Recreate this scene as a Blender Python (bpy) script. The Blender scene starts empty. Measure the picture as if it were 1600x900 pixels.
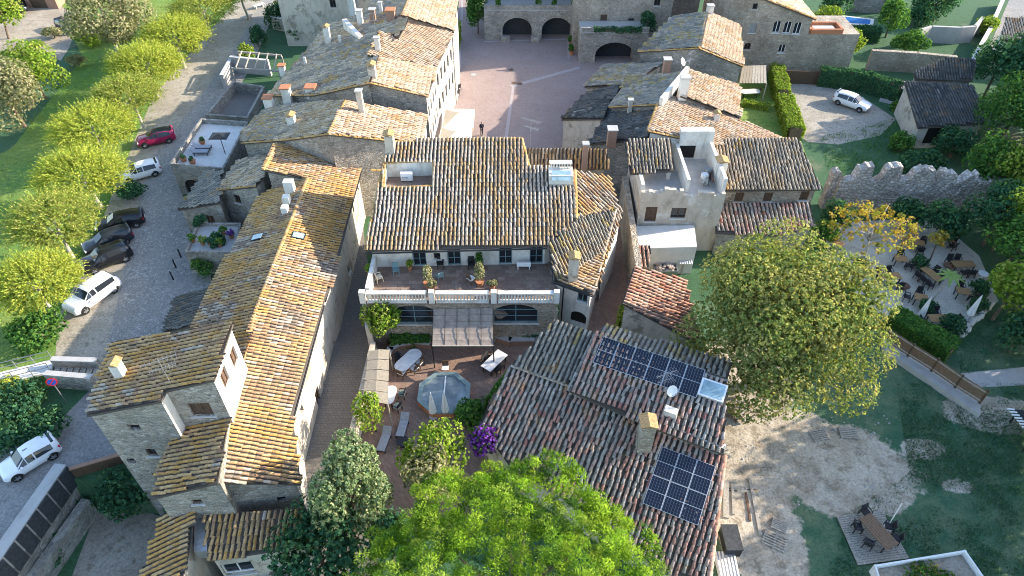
import bpy, math, random
import numpy as np
from mathutils import Vector, Matrix

R = math.radians
rng = np.random.default_rng(7)
random.seed(7)
scene = bpy.context.scene
C = scene.collection

# ------------------------------------------------------------------ camera
CAM_H, PITCH, FPX = 40.0, R(43), 1067.0
cd = bpy.data.cameras.new('camera'); cam = bpy.data.objects.new('camera', cd); C.objects.link(cam)
cd.sensor_width = 36; cd.lens = FPX / 1600 * 36; cd.clip_start = .5; cd.clip_end = 2000
cam.location = (0, 0, CAM_H); cam.rotation_euler = (R(90) - PITCH, 0, 0)
scene.camera = cam
# ------------------------------------------------------------------ light
SUN_AZ, SUN_EL = R(13), R(22.5)      # azimuth measured from +X towards +Y
w = bpy.data.worlds.new('World'); scene.world = w; w.use_nodes = True
nt = w.node_tree; nt.nodes.clear()
sky = nt.nodes.new('ShaderNodeTexSky'); sky.sky_type = 'NISHITA'; sky.sun_disc = False
sky.sun_elevation = SUN_EL; sky.sun_rotation = R(90) - SUN_AZ
sky.ozone_density = 1.6; sky.dust_density = .8
bg = nt.nodes.new('ShaderNodeBackground'); bg.inputs[1].default_value = .15
wo = nt.nodes.new('ShaderNodeOutputWorld')
nt.links.new(sky.outputs[0], bg.inputs[0]); nt.links.new(bg.outputs[0], wo.inputs[0])
sd = bpy.data.lights.new('sun', 'SUN'); sun = bpy.data.objects.new('sun', sd); C.objects.link(sun)
sd.energy = 3.4; sd.angle = R(.5); sd.color = (1, .88, .72)
S = Vector((math.cos(SUN_EL) * math.cos(SUN_AZ), math.cos(SUN_EL) * math.sin(SUN_AZ), math.sin(SUN_EL)))
sun.rotation_euler = S.to_track_quat('Z', 'Y').to_euler(); sun.location = S * 150
scene.cycles.filter_width = 1.0
scene.view_settings.view_transform = 'Standard'; scene.view_settings.look = 'None'
scene.view_settings.exposure = 1.82; scene.view_settings.gamma = 1

# ------------------------------------------------------------------ pixel -> place
sT, cT = math.sin(PITCH), math.cos(PITCH)
def ray(px, py):
    u = (px - 800) / FPX; v = (py - 450) / FPX
    return u, cT - v * sT, sT + v * cT           # X per t, Y per t, drop per t
def P(px, py, z=0.0):                             # pixel on the level z
    u, y, d = ray(px, py); t = (CAM_H - z) / d
    return Vector((u * t, y * t, z))
def PP(px, py, pl):                               # pixel on the plane z = a + bX + cY
    a, b, c = pl; u, y, d = ray(px, py); t = (CAM_H - a) / (d + b * u + c * y)
    return Vector((u * t, y * t, CAM_H - d * t))
def PY(px, py, Y):                                # pixel on the upright plane at distance Y
    u, y, d = ray(px, py); t = Y / y
    return Vector((u * t, Y, CAM_H - d * t))
def pxm(py, z=0.0, px=800):                       # metres per pixel at that place
    u, y, d = ray(px, py); return (CAM_H - z) / d / FPX
def proj(p):
    dep = p[1] * cT + (CAM_H - p[2]) * sT
    return 800 + FPX * p[0] / dep, 450 + FPX * (-p[1] * sT + (CAM_H - p[2]) * cT) / dep
def plane3(p0, p1, p2):
    n = (p1 - p0).cross(p2 - p0); b = -n.x / n.z; c = -n.y / n.z
    return (p0.z - b * p0.x - c * p0.y, b, c)
def zp(pl, x, y): return pl[0] + pl[1] * x + pl[2] * y

# ------------------------------------------------------------------ materials
M = {}
def nodes(name, rough=.85):
    m = bpy.data.materials.new(name); m.use_nodes = True; M[name] = m
    t = m.node_tree; b = t.nodes['Principled BSDF']; b.inputs['Roughness'].default_value = rough
    if 'Specular IOR Level' in b.inputs: b.inputs['Specular IOR Level'].default_value = .3
    return m, t, b
def N(t, k, **kw):
    n = t.nodes.new(k)
    for a, v in kw.items():
        if a in n.inputs: n.inputs[a].default_value = v
        else: setattr(n, a, v)
    return n
def coords(t, scale=(1, 1, 1), rot=(0, 0, 0), obj=False):
    if obj: g = t.nodes.new('ShaderNodeTexCoord'); o = g.outputs['Object']
    else: g = t.nodes.new('ShaderNodeNewGeometry'); o = g.outputs['Position']
    mp = t.nodes.new('ShaderNodeMapping'); mp.inputs['Scale'].default_value = scale; mp.inputs['Rotation'].default_value = rot
    t.links.new(o, mp.inputs[0]); return mp.outputs[0]
def ramp(t, src, stops):
    r = t.nodes.new('ShaderNodeValToRGB'); e = r.color_ramp.elements
    while len(e) < len(stops): e.new(.5)
    for k, (p, c) in enumerate(stops):
        e[k].position = p; e[k].color = (*c, 1) if len(c) == 3 else c
    t.links.new(src, r.inputs[0]); return r.outputs[0]
def noise(t, vec, scale, detail=4, rough=.6, dist=0):
    n = N(t, 'ShaderNodeTexNoise', Scale=scale, Detail=detail, Roughness=rough, Distortion=dist)
    t.links.new(vec, n.inputs['Vector']); return n.outputs[0]
def mix(t, fac, a, b, mode='MIX'):
    m = t.nodes.new('ShaderNodeMix'); m.data_type = 'RGBA'; m.blend_type = mode
    for k, s in ((0, fac), (6, a), (7, b)):
        if isinstance(s, (int, float)): m.inputs[k].default_value = s
        elif isinstance(s, tuple): m.inputs[k].default_value = (*s, 1)
        else: t.links.new(s, m.inputs[k])
    return m.outputs[2]
def bump(t, b, h, dist=.02, strength=.6):
    n = N(t, 'ShaderNodeBump', Strength=strength, Distance=dist); t.links.new(h, n.inputs['Height']); t.links.new(n.outputs[0], b.inputs['Normal'])
def bw(t, src, lo, hi): return ramp(t, src, [(lo, (0, 0, 0)), (hi, (1, 1, 1))])

def plain(name, col, rough=.7, metal=0, var=.12, scale=6, obj=False):
    m, t, b = nodes(name, rough); b.inputs['Metallic'].default_value = metal
    if var:
        n = noise(t, coords(t, obj=obj), scale, 5)
        c = ramp(t, n, [(.3, tuple(x * (1 - var * 1.6) for x in col)), (.7, tuple(min(1, x * (1 + var)) for x in col))])
        t.links.new(c, b.inputs['Base Color'])
    else: b.inputs['Base Color'].default_value = (*col, 1)
    return m
def attr_mat(name, rough=.9, speck=.25, leaf=False, transl=.42):
    m, t, b = nodes(name, rough)
    a = N(t, 'ShaderNodeAttribute', attribute_name='tcol')
    if leaf:
        t.nodes.remove(b); d = t.nodes.new('ShaderNodeBsdfDiffuse'); tr = t.nodes.new('ShaderNodeBsdfTranslucent'); mx = t.nodes.new('ShaderNodeMixShader')
        mx.inputs[0].default_value = transl
        t.links.new(a.outputs[0], d.inputs[0]); br = mix(t, 1.0, a.outputs[0], (1.0, 1.05, .55), 'MULTIPLY'); t.links.new(br, tr.inputs[0])
        t.links.new(d.outputs[0], mx.inputs[1]); t.links.new(tr.outputs[0], mx.inputs[2])
        t.links.new(mx.outputs[0], t.nodes['Material Output'].inputs[0])
    else:
        v = coords(t); n1 = noise(t, v, 12, 6, .72); n2 = noise(t, v, 1.3, 6, .68); n5 = noise(t, v, .8, 6, .7)
        c = mix(t, 1.0, a.outputs[0], ramp(t, n1, [(.30, (.42, .42, .42)), (.60, (1.12, 1.12, 1.12))]), 'MULTIPLY')
        c = mix(t, ramp(t, n1, [(.60, (0, 0, 0)), (.72, (speck * 1.6,) * 3)]), c, (.62, .58, .50))
        c = mix(t, ramp(t, n2, [(.52, (0, 0, 0)), (.68, (.6,) * 3)]), c, (.10, .09, .075))
        c = mix(t, ramp(t, n5, [(.56, (0, 0, 0)), (.68, (.45,) * 3)]), c, (.38, .21, .06))
        t.links.new(c, b.inputs['Base Color']); bump(t, b, n1, .015, .5)
    return m
def rubble(name, cols, mortar, scale=3.2, stretch=1.7, dist=.03):
    m, t, b = nodes(name, .92)
    v = coords(t, (1, 1, stretch)); w_ = noise(t, v, 2.5, 2)
    vv = N(t, 'ShaderNodeVectorMath', operation='ADD'); t.links.new(v, vv.inputs[0])
    ws = N(t, 'ShaderNodeVectorMath', operation='SCALE'); ws.inputs['Scale'].default_value = .25
    nz = N(t, 'ShaderNodeTexNoise', Scale=3.0); t.links.new(v, nz.inputs['Vector']); t.links.new(nz.outputs[1], ws.inputs[0]); t.links.new(ws.outputs[0], vv.inputs[1])
    vo = N(t, 'ShaderNodeTexVoronoi', Scale=scale); t.links.new(vv.outputs[0], vo.inputs['Vector'])
    ve = N(t, 'ShaderNodeTexVoronoi', Scale=scale, feature='DISTANCE_TO_EDGE'); t.links.new(vv.outputs[0], ve.inputs['Vector'])
    sep = t.nodes.new('ShaderNodeSeparateColor'); t.links.new(vo.outputs['Color'], sep.inputs[0])
    st = [(i / (len(cols) - 1), c) for i, c in enumerate(cols)]
    c = ramp(t, sep.outputs[0], st)
    n1 = noise(t, v, 9, 5, .7); big = noise(t, coords(t), .35, 4, .65)
    c = mix(t, 1.0, c, ramp(t, n1, [(.3, (.6, .6, .6)), (.7, (1.2, 1.2, 1.2))]), 'MULTIPLY')
    edge = ramp(t, ve.outputs[0], [(.0, (1, 1, 1)), (.10, (0, 0, 0))])
    c = mix(t, edge, c, mortar)
    c = mix(t, 1.0, c, ramp(t, big, [(.3, (.62, .62, .60)), (.65, (1.15, 1.12, 1.08))]), 'MULTIPLY')
    t.links.new(c, b.inputs['Base Color'])
    h = ramp(t, ve.outputs[0], [(0, (0, 0, 0)), (.2, (1, 1, 1))]); bump(t, b, h, dist * 2, .9)
    return m
def plaster(name, col, stain, patch=None, amt=.55):
    m, t, b = nodes(name, .93); v = coords(t, (1, 1, .45)); n1 = noise(t, v, 1.3, 7, .7); n2 = noise(t, coords(t), 14, 4)
    c = mix(t, ramp(t, n1, [(.45, (0, 0, 0)), (.7, (amt,) * 3)]), col, stain)
    if patch: c = mix(t, bw(t, noise(t, coords(t), .7, 6, .72), .56, .60), c, patch)
    c = mix(t, 1.0, c, ramp(t, n2, [(.3, (.86,) * 3), (.7, (1.06,) * 3)]), 'MULTIPLY')
    t.links.new(c, b.inputs['Base Color']); bump(t, b, n2, .01, .4); return m
def paving(name, kind, c1, c2, mortar, bwid, bh, rot=0, gap=.02, grime=(.1, .1, .09), gr=.5):
    m, t, b = nodes(name, .9); v = coords(t, rot=(0, 0, rot)); 
    if kind == 'brick':
        br = N(t, 'ShaderNodeTexBrick', Scale=1.0); br.inputs['Color1'].default_value = (*c1, 1); br.inputs['Color2'].default_value = (*c2, 1); br.inputs['Mortar'].default_value = (*mortar, 1)
        br.inputs['Brick Width'].default_value = bwid; br.inputs['Row Height'].default_value = bh; br.inputs['Mortar Size'].default_value = gap; br.inputs['Mortar Smooth'].default_value = .2
        t.links.new(v, br.inputs[0]); c = br.outputs[0]; h = br.outputs[1]
        inv = N(t, 'ShaderNodeInvert'); t.links.new(h, inv.inputs[1]); h = inv.outputs[0]
    else:
        vo = N(t, 'ShaderNodeTexVoronoi', Scale=1 / bwid); t.links.new(v, vo.inputs['Vector']); ve = N(t, 'ShaderNodeTexVoronoi', Scale=1 / bwid, feature='DISTANCE_TO_EDGE'); t.links.new(v, ve.inputs['Vector'])
        sep = t.nodes.new('ShaderNodeSeparateColor'); t.links.new(vo.outputs['Color'], sep.inputs[0])
        c = ramp(t, sep.outputs[0], [(0, c1), (.75, c2), (1, tuple(min(1, x * 1.25) for x in c2))]); e = ramp(t, ve.outputs[0], [(0, (1, 1, 1)), (gap * 4, (0, 0, 0))]); c = mix(t, e, c, mortar)
        h = ramp(t, ve.outputs[0], [(0, (0, 0, 0)), (.25, (1, 1, 1))])
    n = noise(t, coords(t), .33, 8, .7); n3 = noise(t, coords(t), 7, 5, .7)
    c = mix(t, ramp(t, n, [(.42, (0, 0, 0)), (.72, (gr,) * 3)]), c, grime)
    c = mix(t, 1.0, c, ramp(t, n3, [(.3, (.75,) * 3), (.7, (1.18,) * 3)]), 'MULTIPLY')
    t.links.new(c, b.inputs['Base Color']); bump(t, b, h, .02, .5); return m
def earth(name, a, b_, c_, s1=.25, lo=.42, hi=.58, fine=6):
    m, t, b = nodes(name, .97); n = noise(t, coords(t), s1, 9, .68); n2 = noise(t, coords(t), fine, 6, .7); n4 = noise(t, coords(t), 1.6, 6, .7)
    c = mix(t, bw(t, n, lo, hi), a, b_); c = mix(t, bw(t, n4, .52, .66), c, c_)
    c = mix(t, 1.0, c, ramp(t, n2, [(.28, (.55,) * 3), (.72, (1.3,) * 3)]), 'MULTIPLY')
    t.links.new(c, b.inputs['Base Color']); bump(t, b, n2, .06, .7); return m

attr_mat('tile'); attr_mat('leaf', leaf=True); attr_mat('grass_leaf', leaf=True, transl=.25)
plain('mortar_bed', (.10, .085, .07), .95)
rubble('stone', [(.27, .25, .21), (.42, .39, .34), (.34, .30, .25), (.52, .50, .45), (.24, .23, .21)], (.40, .38, .33))
rubble('stone_warm', [(.36, .30, .23), (.48, .42, .34), (.32, .27, .21), (.56, .52, .44)], (.44, .39, .32), 3.6)
rubble('stone_grey', [(.22, .22, .20), (.36, .35, .32), (.28, .26, .23), (.46, .45, .42)], (.30, .28, .25), 2.8)
rubble('stone_wall_ruin', [(.50, .46, .42), (.62, .57, .52), (.54, .48, .44), (.72, .68, .63)], (.34, .31, .28), 2.6, 1.3, .05)
plaster('plaster_white', (.70, .67, .60), (.40, .36, .29), None, .8)
plaster('plaster_old', (.56, .50, .41), (.33, .29, .23), (.30, .26, .20), .8)
plaster('plaster_ruin', (.52, .46, .38), (.30, .26, .21), (.60, .57, .51), .8)
plaster('concrete', (.42, .41, .39), (.28, .27, .25))
plaster('concrete_pale', (.60, .59, .56), (.42, .40, .37))
plaster('brick_edge', (.34, .20, .14), (.24, .15, .11))
paving('cobble', 'vor', (.25, .24, .22), (.34, .325, .30), (.17, .16, .15), .24, 0, gap=.03, grime=(.27, .25, .22), gr=.7)
paving('plaza_brick', 'brick', (.28, .205, .185), (.33, .25, .225), (.30, .245, .225), .45, .22, R(38), .02, (.345, .285, .26), .6)
plaster('plaza_band', (.40, .35, .34), (.33, .28, .27))
paving('alley_stone', 'brick', (.17, .16, .145), (.21, .195, .175), (.125, .115, .105), .30, .22, 0, .02, (.13, .12, .105), .6)
paving('court_brick', 'brick', (.22, .13, .095), (.30, .19, .14), (.20, .165, .14), .36, .14, R(45), .012, (.24, .19, .15))
paving('terrace_tile', 'brick', (.20, .135, .105), (.30, .225, .18), (.15, .12, .10), .55, .42, 0, .012, (.16, .12, .095))
earth('gravel', (.48, .45, .38), (.56, .53, .45), (.40, .37, .31), .3, .4, .6, 9)
earth('dirt', (.30, .25, .19), (.40, .35, .28), (.22, .18, .13))
earth('parking', (.32, .285, .23), (.40, .36, .30), (.22, .20, .16))
earth('lawn', (.11, .22, .04), (.20, .27, .06), (.07, .16, .035), .10)
earth('ground', (.05, .12, .055), (.22, .20, .14), (.04, .09, .035), .10, .56, .68)
earth('yard', (.34, .31, .26), (.055, .085, .035), (.25, .225, .18), .11, .53, .60, 5)
def yard_mat():
    m, t, b = nodes('yard_mix', .97); a = N(t, 'ShaderNodeAttribute', attribute_name='tcol'); n = noise(t, coords(t), 1.1, 9, .72); n2 = noise(t, coords(t), 6, 6, .7); n3 = noise(t, coords(t), .5, 7, .7)
    sp_ = t.nodes.new('ShaderNodeSeparateColor'); t.links.new(a.outputs[0], sp_.inputs[0])
    ad = N(t, 'ShaderNodeMath', operation='ADD'); t.links.new(sp_.outputs[0], ad.inputs[0]); t.links.new(n, ad.inputs[1])
    soil = mix(t, bw(t, n3, .42, .6), (.50, .44, .35), (.38, .32, .24)); soil = mix(t, ramp(t, noise(t, coords(t), .9, 9, .75), [(.50, (0, 0, 0)), (.62, (.75,) * 3)]), soil, (.20, .16, .11)); soil = mix(t, bw(t, noise(t, coords(t), 3.2, 6, .7), .62, .72), soil, (.58, .53, .45))
    gr = mix(t, bw(t, n3, .4, .62), (.045, .12, .065), (.12, .17, .095))
    c = mix(t, bw(t, ad.outputs[0], .88, 1.10), soil, gr); c = mix(t, 1.0, c, ramp(t, n2, [(.28, (.6,) * 3), (.72, (1.3,) * 3)]), 'MULTIPLY')
    t.links.new(c, b.inputs['Base Color']); bump(t, b, n2, .07, .8)
yard_mat()
earth('asphalt', (.24, .235, .22), (.29, .28, .265), (.19, .185, .175), .3)
plain('bark', (.16, .12, .085), .95, var=.3, scale=9); plain('bark_pale', (.42, .39, .33), .95, var=.25, scale=7)
plain('wood', (.34, .20, .09), .7, var=.22, scale=11); plain('wood_dark', (.10, .065, .04), .7, var=.25, scale=9); plain('wood_grey', (.36, .33, .28), .9, var=.25, scale=8)
plain('wood_fence', (.20, .125, .08), .85, var=.25, scale=10)
plain('metal_dark', (.035, .037, .04), .5, .4); plain('metal_grey', (.30, .31, .32), .45, .6); plain('metal_white', (.75, .75, .73), .5, 0, .06)
plain('rattan_dark', (.028, .028, .032), .6, var=.3, scale=20); plain('cushion', (.30, .31, .34), .9); plain('cushion_green', (.30, .36, .30), .9)
plain('cloth_white', (.78, .77, .74), .9, var=.08); plain('cloth_beige', (.72, .62, .47), .9, var=.08); plain('awning', (.30, .25, .21), .95, var=.16, scale=3)
plain('marble', (.70, .70, .70), .35, var=.12, scale=3); plain('rubber', (.02, .02, .02), .85, var=0); plain('rim', (.45, .46, .48), .35, .7, 0)
plain('paint_white', (.80, .80, .80), .25, var=.04, scale=2); plain('paint_black', (.012, .013, .016), .18, var=0); plain('paint_red', (.30, .015, .07), .22, var=0); plain('paint_dark', (.02, .025, .035), .18, var=0)
plain('lamp_red', (.45, .01, .03), .3, var=0); plain('lamp_clear', (.75, .77, .8), .15, var=0); plain('terracotta', (.42, .18, .09), .85)
plain('glass_dark', (.018, .022, .028), .06, var=0); plain('glass_sky', (.30, .42, .46), .08, var=.2, scale=1.5); plain('interior_shade', (.02, .018, .016), .95, var=0)
plain('door_green', (.16, .26, .27), .6); plain('door_brown', (.12, .075, .05), .7, var=.2); plain('shutter_grey', (.30, .31, .31), .7)
plain('reed', (.30, .26, .20), .95, var=.35, scale=16); plain('lichen_ochre', (.40, .26, .12), .95, var=.3, scale=9); plain('tin', (.50, .51, .52), .4, .7, .15)
plain('solar_cell', (.006, .009, .022), .3, var=.15, scale=2); plain('solar_line', (.50, .52, .54), .4, 0, 0); plain('pool_blue', (.04, .16, .42), .1); plain('pool_cover', (.22, .27, .29), .35, var=.28, scale=.9); plain('pool_rim', (.19, .26, .26), .5, var=.15)
plain('skin', (.55, .36, .27), .7, var=0); plain('navy', (.02, .025, .05), .9, var=0); plain('sign_blue', (.02, .07, .35), .5, var=0); plain('sign_red', (.55, .02, .03), .5, var=0); plain('plastic_green', (.05, .30, .12), .5, var=0)
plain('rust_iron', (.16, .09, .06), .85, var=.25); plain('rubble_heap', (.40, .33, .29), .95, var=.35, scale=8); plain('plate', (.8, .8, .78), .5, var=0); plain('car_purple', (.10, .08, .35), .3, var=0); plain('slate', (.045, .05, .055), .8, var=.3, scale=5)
for q in ('glass_dark', 'paint_white', 'paint_black', 'paint_red', 'paint_dark', 'solar_cell'): M[q].node_tree.nodes['Principled BSDF'].inputs['Specular IOR Level'].default_value = .5

# ------------------------------------------------------------------ object helpers
WL = {}                                            # world origin of unrotated parents
def wl(o): return WL.get(o.name, Vector((0, 0, 0))) if o else Vector((0, 0, 0))
def tag(o, label, cat, group=None, kind=None):
    if label: o['label'] = label
    if cat: o['category'] = cat
    if group: o['group'] = group
    if kind: o['kind'] = kind
    return o
def thing(name, label, cat, loc, rz=0, group=None):
    o = bpy.data.objects.new(name, None); C.objects.link(o); o.empty_display_size = .3
    o.location = loc; o.rotation_euler = (0, 0, rz); WL[o.name] = Vector(loc)
    return tag(o, label, cat, group)
class MB:
    def __init__(s): s.v = []; s.f = []; s.mi = []; s.cur = 0
    def add(s, vs, fs):
        k = len(s.v); s.v += [tuple(p) for p in vs]; s.f += [tuple(i + k for i in f) for f in fs]; s.mi += [s.cur] * len(fs); return s
    def box(s, c, size, rz=0, ax=None):
        hx, hy, hz = size[0] / 2, size[1] / 2, size[2] / 2; vs = []
        if ax is None: X = Vector((math.cos(rz), math.sin(rz), 0)); Y = Vector((-math.sin(rz), math.cos(rz), 0)); Z = Vector((0, 0, 1))
        else: X, Y, Z = ax
        c = Vector(c)
        for dz in (-hz, hz):
            for dx, dy in ((-hx, -hy), (hx, -hy), (hx, hy), (-hx, hy)): vs.append(c + X * dx + Y * dy + Z * dz)
        return s.add(vs, [(3, 2, 1, 0), (4, 5, 6, 7), (0, 1, 5, 4), (1, 2, 6, 5), (2, 3, 7, 6), (3, 0, 4, 7)])
    def bar(s, p, q, w_, h=None):
        p = Vector(p); q = Vector(q); d = q - p; L = d.length; d.normalize()
        up = Vector((0, 0, 1)) if abs(d.z) < .95 else Vector((1, 0, 0)); y = up.cross(d).normalized(); z = d.cross(y)
        return s.box((p + q) / 2, (L, w_, h or w_), ax=(d, y, z))
    def tube(s, pts, rad, n=8, cap=True):
        pts = [Vector(p) for p in pts]; rad = rad if isinstance(rad, (list, tuple)) else [rad] * len(pts); vs = []; fs = []
        for i, p in enumerate(pts):
            d = (pts[min(i + 1, len(pts) - 1)] - pts[max(i - 1, 0)]).normalized(); up = Vector((0, 0, 1)) if abs(d.z) < .9 else Vector((1, 0, 0))
            x = up.cross(d).normalized(); y = d.cross(x)
            for k in range(n): a = 2 * math.pi * k / n; vs.append(p + (x * math.cos(a) + y * math.sin(a)) * rad[i])
        for i in range(len(pts) - 1):
            for k in range(n): fs.append((i * n + k, i * n + (k + 1) % n, (i + 1) * n + (k + 1) % n, (i + 1) * n + k))
        if cap: fs += [tuple(range(n))[::-1], tuple((len(pts) - 1) * n + k for k in range(n))]
        return s.add(vs, fs)
    def lathe(s, c, prof, n=12, sq=1.0):
        c = Vector(c); vs = []; fs = []
        for r_, z in prof:
            for k in range(n): a = 2 * math.pi * k / n; vs.append(c + Vector((r_ * math.cos(a), r_ * math.sin(a) * sq, z)))
        for i in range(len(prof) - 1):
            for k in range(n): fs.append((i * n + k, i * n + (k + 1) % n, (i + 1) * n + (k + 1) % n, (i + 1) * n + k))
        fs += [tuple(range(n))[::-1], tuple((len(prof) - 1) * n + k for k in range(n))]
        return s.add(vs, fs)
    def prism(s, poly, z0, z1):                    # poly [(x,y)..], z0/z1 numbers or functions of (x,y)
        f0 = z0 if callable(z0) else (lambda x, y: z0); f1 = z1 if callable(z1) else (lambda x, y: z1)
        if area(poly) < 0: poly = poly[::-1]
        n = len(poly); vs = [(p[0], p[1], f0(p[0], p[1])) for p in poly] + [(p[0], p[1], f1(p[0], p[1])) for p in poly]
        return s.add(vs, [tuple(range(n))[::-1], tuple(range(n, 2 * n))] + [(i, (i + 1) % n, n + (i + 1) % n, n + i) for i in range(n)])
    def build(s, name, mat, parent=None, local=False, smooth=False, loc=None):
        o0 = Vector((0, 0, 0)) if local else wl(parent)
        if loc is not None: o0 = Vector(loc)
        me = bpy.data.meshes.new(name); me.from_pydata([(p[0] - o0.x, p[1] - o0.y, p[2] - o0.z) for p in s.v], [], s.f)
        mats = mat if isinstance(mat, (list, tuple)) else [mat]
        for m in mats: me.materials.append(M[m])
        if len(mats) > 1: me.polygons.foreach_set('material_index', s.mi)
        if smooth: me.polygons.foreach_set('use_smooth', [True] * len(me.polygons))
        o = bpy.data.objects.new(name, me); C.objects.link(o)
        if loc is not None: o.location = o0 - (wl(parent) if parent else Vector((0, 0, 0)))
        if parent: o.parent = parent; WL[o.name] = wl(parent) if loc is None else o0
        elif loc is not None: WL[o.name] = o0
        return o
def area(poly): return .5 * sum(poly[i - 1][0] * poly[i][1] - poly[i][0] * poly[i - 1][1] for i in range(len(poly)))
def sheet(name, pxs, mat, z, zg=0.0, label=None):
    pts = [P(x, y, zg) for x, y in pxs]; mb = MB(); poly = [(p.x, p.y) for p in pts]
    if area(poly) < 0: poly = poly[::-1]
    mb.add([(x, y, z) for x, y in poly], [tuple(range(len(poly)))])
    o = mb.build(name, mat); o['kind'] = 'structure'; return o
def copy_tree(o, parent=None):
    c = o.copy(); C.objects.link(c); c.parent = parent
    for ch in list(o.children): copy_tree(ch, c)
    return c
def inset(poly, ds):
    """move every edge of a CCW polygon inwards by ds[i] (edge i runs from i to i+1)"""
    n = len(poly); out = []
    L = []
    for i in range(n):
        a = Vector((poly[i][0], poly[i][1])); b = Vector((poly[(i + 1) % n][0], poly[(i + 1) % n][1])); d = (b - a).normalized()
        nn = Vector((-d.y, d.x)); L.append((a + nn * ds[i], d))
    for i in range(n):
        p, d = L[i - 1]; q, e = L[i]; cr = d.x * e.y - d.y * e.x
        if abs(cr) < .05: out.append((q.x, q.y)); continue
        k = ((q.x - p.x) * e.y - (q.y - p.y) * e.x) / cr; r_ = p + d * k; out.append((r_.x, r_.y))
    return out
def inside(poly, x, y):
    c = np.zeros(x.shape, bool); n = len(poly)
    for i in range(n):
        x0, y0 = poly[i]; x1, y1 = poly[i - 1]
        if y0 == y1: continue
        c ^= ((y0 > y) != (y1 > y)) & (x < (x1 - x0) * (y - y0) / (y1 - y0) + x0)
    return c
_g = rng.random((64, 64))
def vnoise(x, y, s):
    x = np.asarray(x) * s; y = np.asarray(y) * s; i = np.floor(x).astype(int); j = np.floor(y).astype(int); f = x - i; g = y - j
    f = f * f * (3 - 2 * f); g = g * g * (3 - 2 * g); G = lambda a, b: _g[a % 64, b % 64]
    return (G(i, j) * (1 - f) + G(i + 1, j) * f) * (1 - g) + (G(i, j + 1) * (1 - f) + G(i + 1, j + 1) * f) * g
def np_mesh(name, V, F, cols, mat, parent=None, loc=None):
    """V (n,3), F (m,k), cols (n,3): one mesh with a point colour"""
    o0 = Vector(loc) if loc is not None else wl(parent)
    V = np.asarray(V, float) - np.array(o0); me = bpy.data.meshes.new(name); m, k = F.shape
    me.vertices.add(len(V)); me.vertices.foreach_set('co', V.astype(np.float32).ravel())
    me.loops.add(m * k); me.loops.foreach_set('vertex_index', F.astype(np.int32).ravel())
    me.polygons.add(m); me.polygons.foreach_set('loop_start', (np.arange(m) * k).astype(np.int32)); me.polygons.foreach_set('loop_total', np.full(m, k, np.int32))
    me.update(calc_edges=True)
    at = me.attributes.new('tcol', 'FLOAT_COLOR', 'POINT'); c4 = np.ones((len(V), 4), np.float32); c4[:, :3] = cols; at.data.foreach_set('color', c4.ravel())
    me.materials.append(M[mat]); o = bpy.data.objects.new(name, me); C.objects.link(o)
    if loc is not None: o.location = o0 - (wl(parent) if parent else Vector((0, 0, 0)))
    if parent: o.parent = parent; WL[o.name] = o0
    return o

# ------------------------------------------------------------------ clay tile roofs
PAL = {
 'ochre': [((.49, .28, .09), 4), ((.50, .33, .16), 3), ((.37, .23, .13), 2.4), ((.47, .39, .31), 1.8), ((.26, .20, .15), 1.6)],
 'pale':  [((.54, .45, .37), 5), ((.50, .39, .29), 3.4), ((.47, .31, .16), 3.4), ((.40, .29, .20), 1.8), ((.33, .28, .23), .8)],
 'mixed': [((.44, .32, .19), 3), ((.50, .40, .29), 3), ((.34, .29, .23), 2.4), ((.27, .23, .18), 1.6), ((.44, .29, .12), 1.8)],
 'grey':  [((.30, .28, .24), 4), ((.24, .23, .20), 3), ((.37, .33, .27), 2), ((.35, .28, .12), 1.8), ((.19, .18, .16), 1.8)],
 'red':   [((.37, .32, .28), 3.4), ((.43, .23, .18), 2.2), ((.47, .33, .27), 2.4), ((.30, .27, .24), 1.8), ((.42, .38, .33), 2), ((.35, .15, .13), 1.0)],
 'slate': [((.09, .092, .09), 5), ((.13, .13, .125), 3), ((.065, .07, .07), 3), ((.28, .28, .25), .35)],
 'tan':   [((.44, .31, .21), 4), ((.48, .37, .28), 3), ((.40, .26, .15), 2.4), ((.31, .25, .19), 1.8)],
 'brick': [((.48, .25, .17), 4), ((.54, .34, .25), 3), ((.42, .19, .13), 2), ((.52, .44, .38), 1.2)],
}
NS = 5
_th = np.linspace(math.pi, 0, NS + 1)
def tile_template(pitch, expo):
    r0, r1 = pitch * .315, pitch * .27; L = expo * 1.22; h = pitch * .36; V = []
    for s_, r_, lift in ((-.06, r0, .055), (L - .06, r1, .012)):
        for a in _th: V.append((r_ * math.cos(a), s_, lift + (h * (r_ / r0)) * math.sin(a) + .03))
    for a in _th: V.append((r0 * .8 * math.cos(a), -.06, .055 + h * .72 * math.sin(a) + .03))   # inner rim of the open end
    n = NS + 1; F = [(k, k + 1, n + k + 1, n + k) for k in range(NS)] + [(2 * n + k, 2 * n + k + 1, k + 1, k) for k in range(NS)]
    return np.array(V), np.array(F)
def chan_template(pitch, expo):
    r_ = pitch * .32; L = expo * 1.1; V = []
    for s_, lift in ((0, .03), (L, .0)):
        for a, z in ((-r_, .05), (-r_ * .5, .005), (r_ * .5, .005), (r_, .05)): V.append((a, s_, lift + z))
    return np.array(V), np.array([(k, k + 1, 4 + k + 1, 4 + k) for k in range(3)])
_vars = {}
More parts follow.
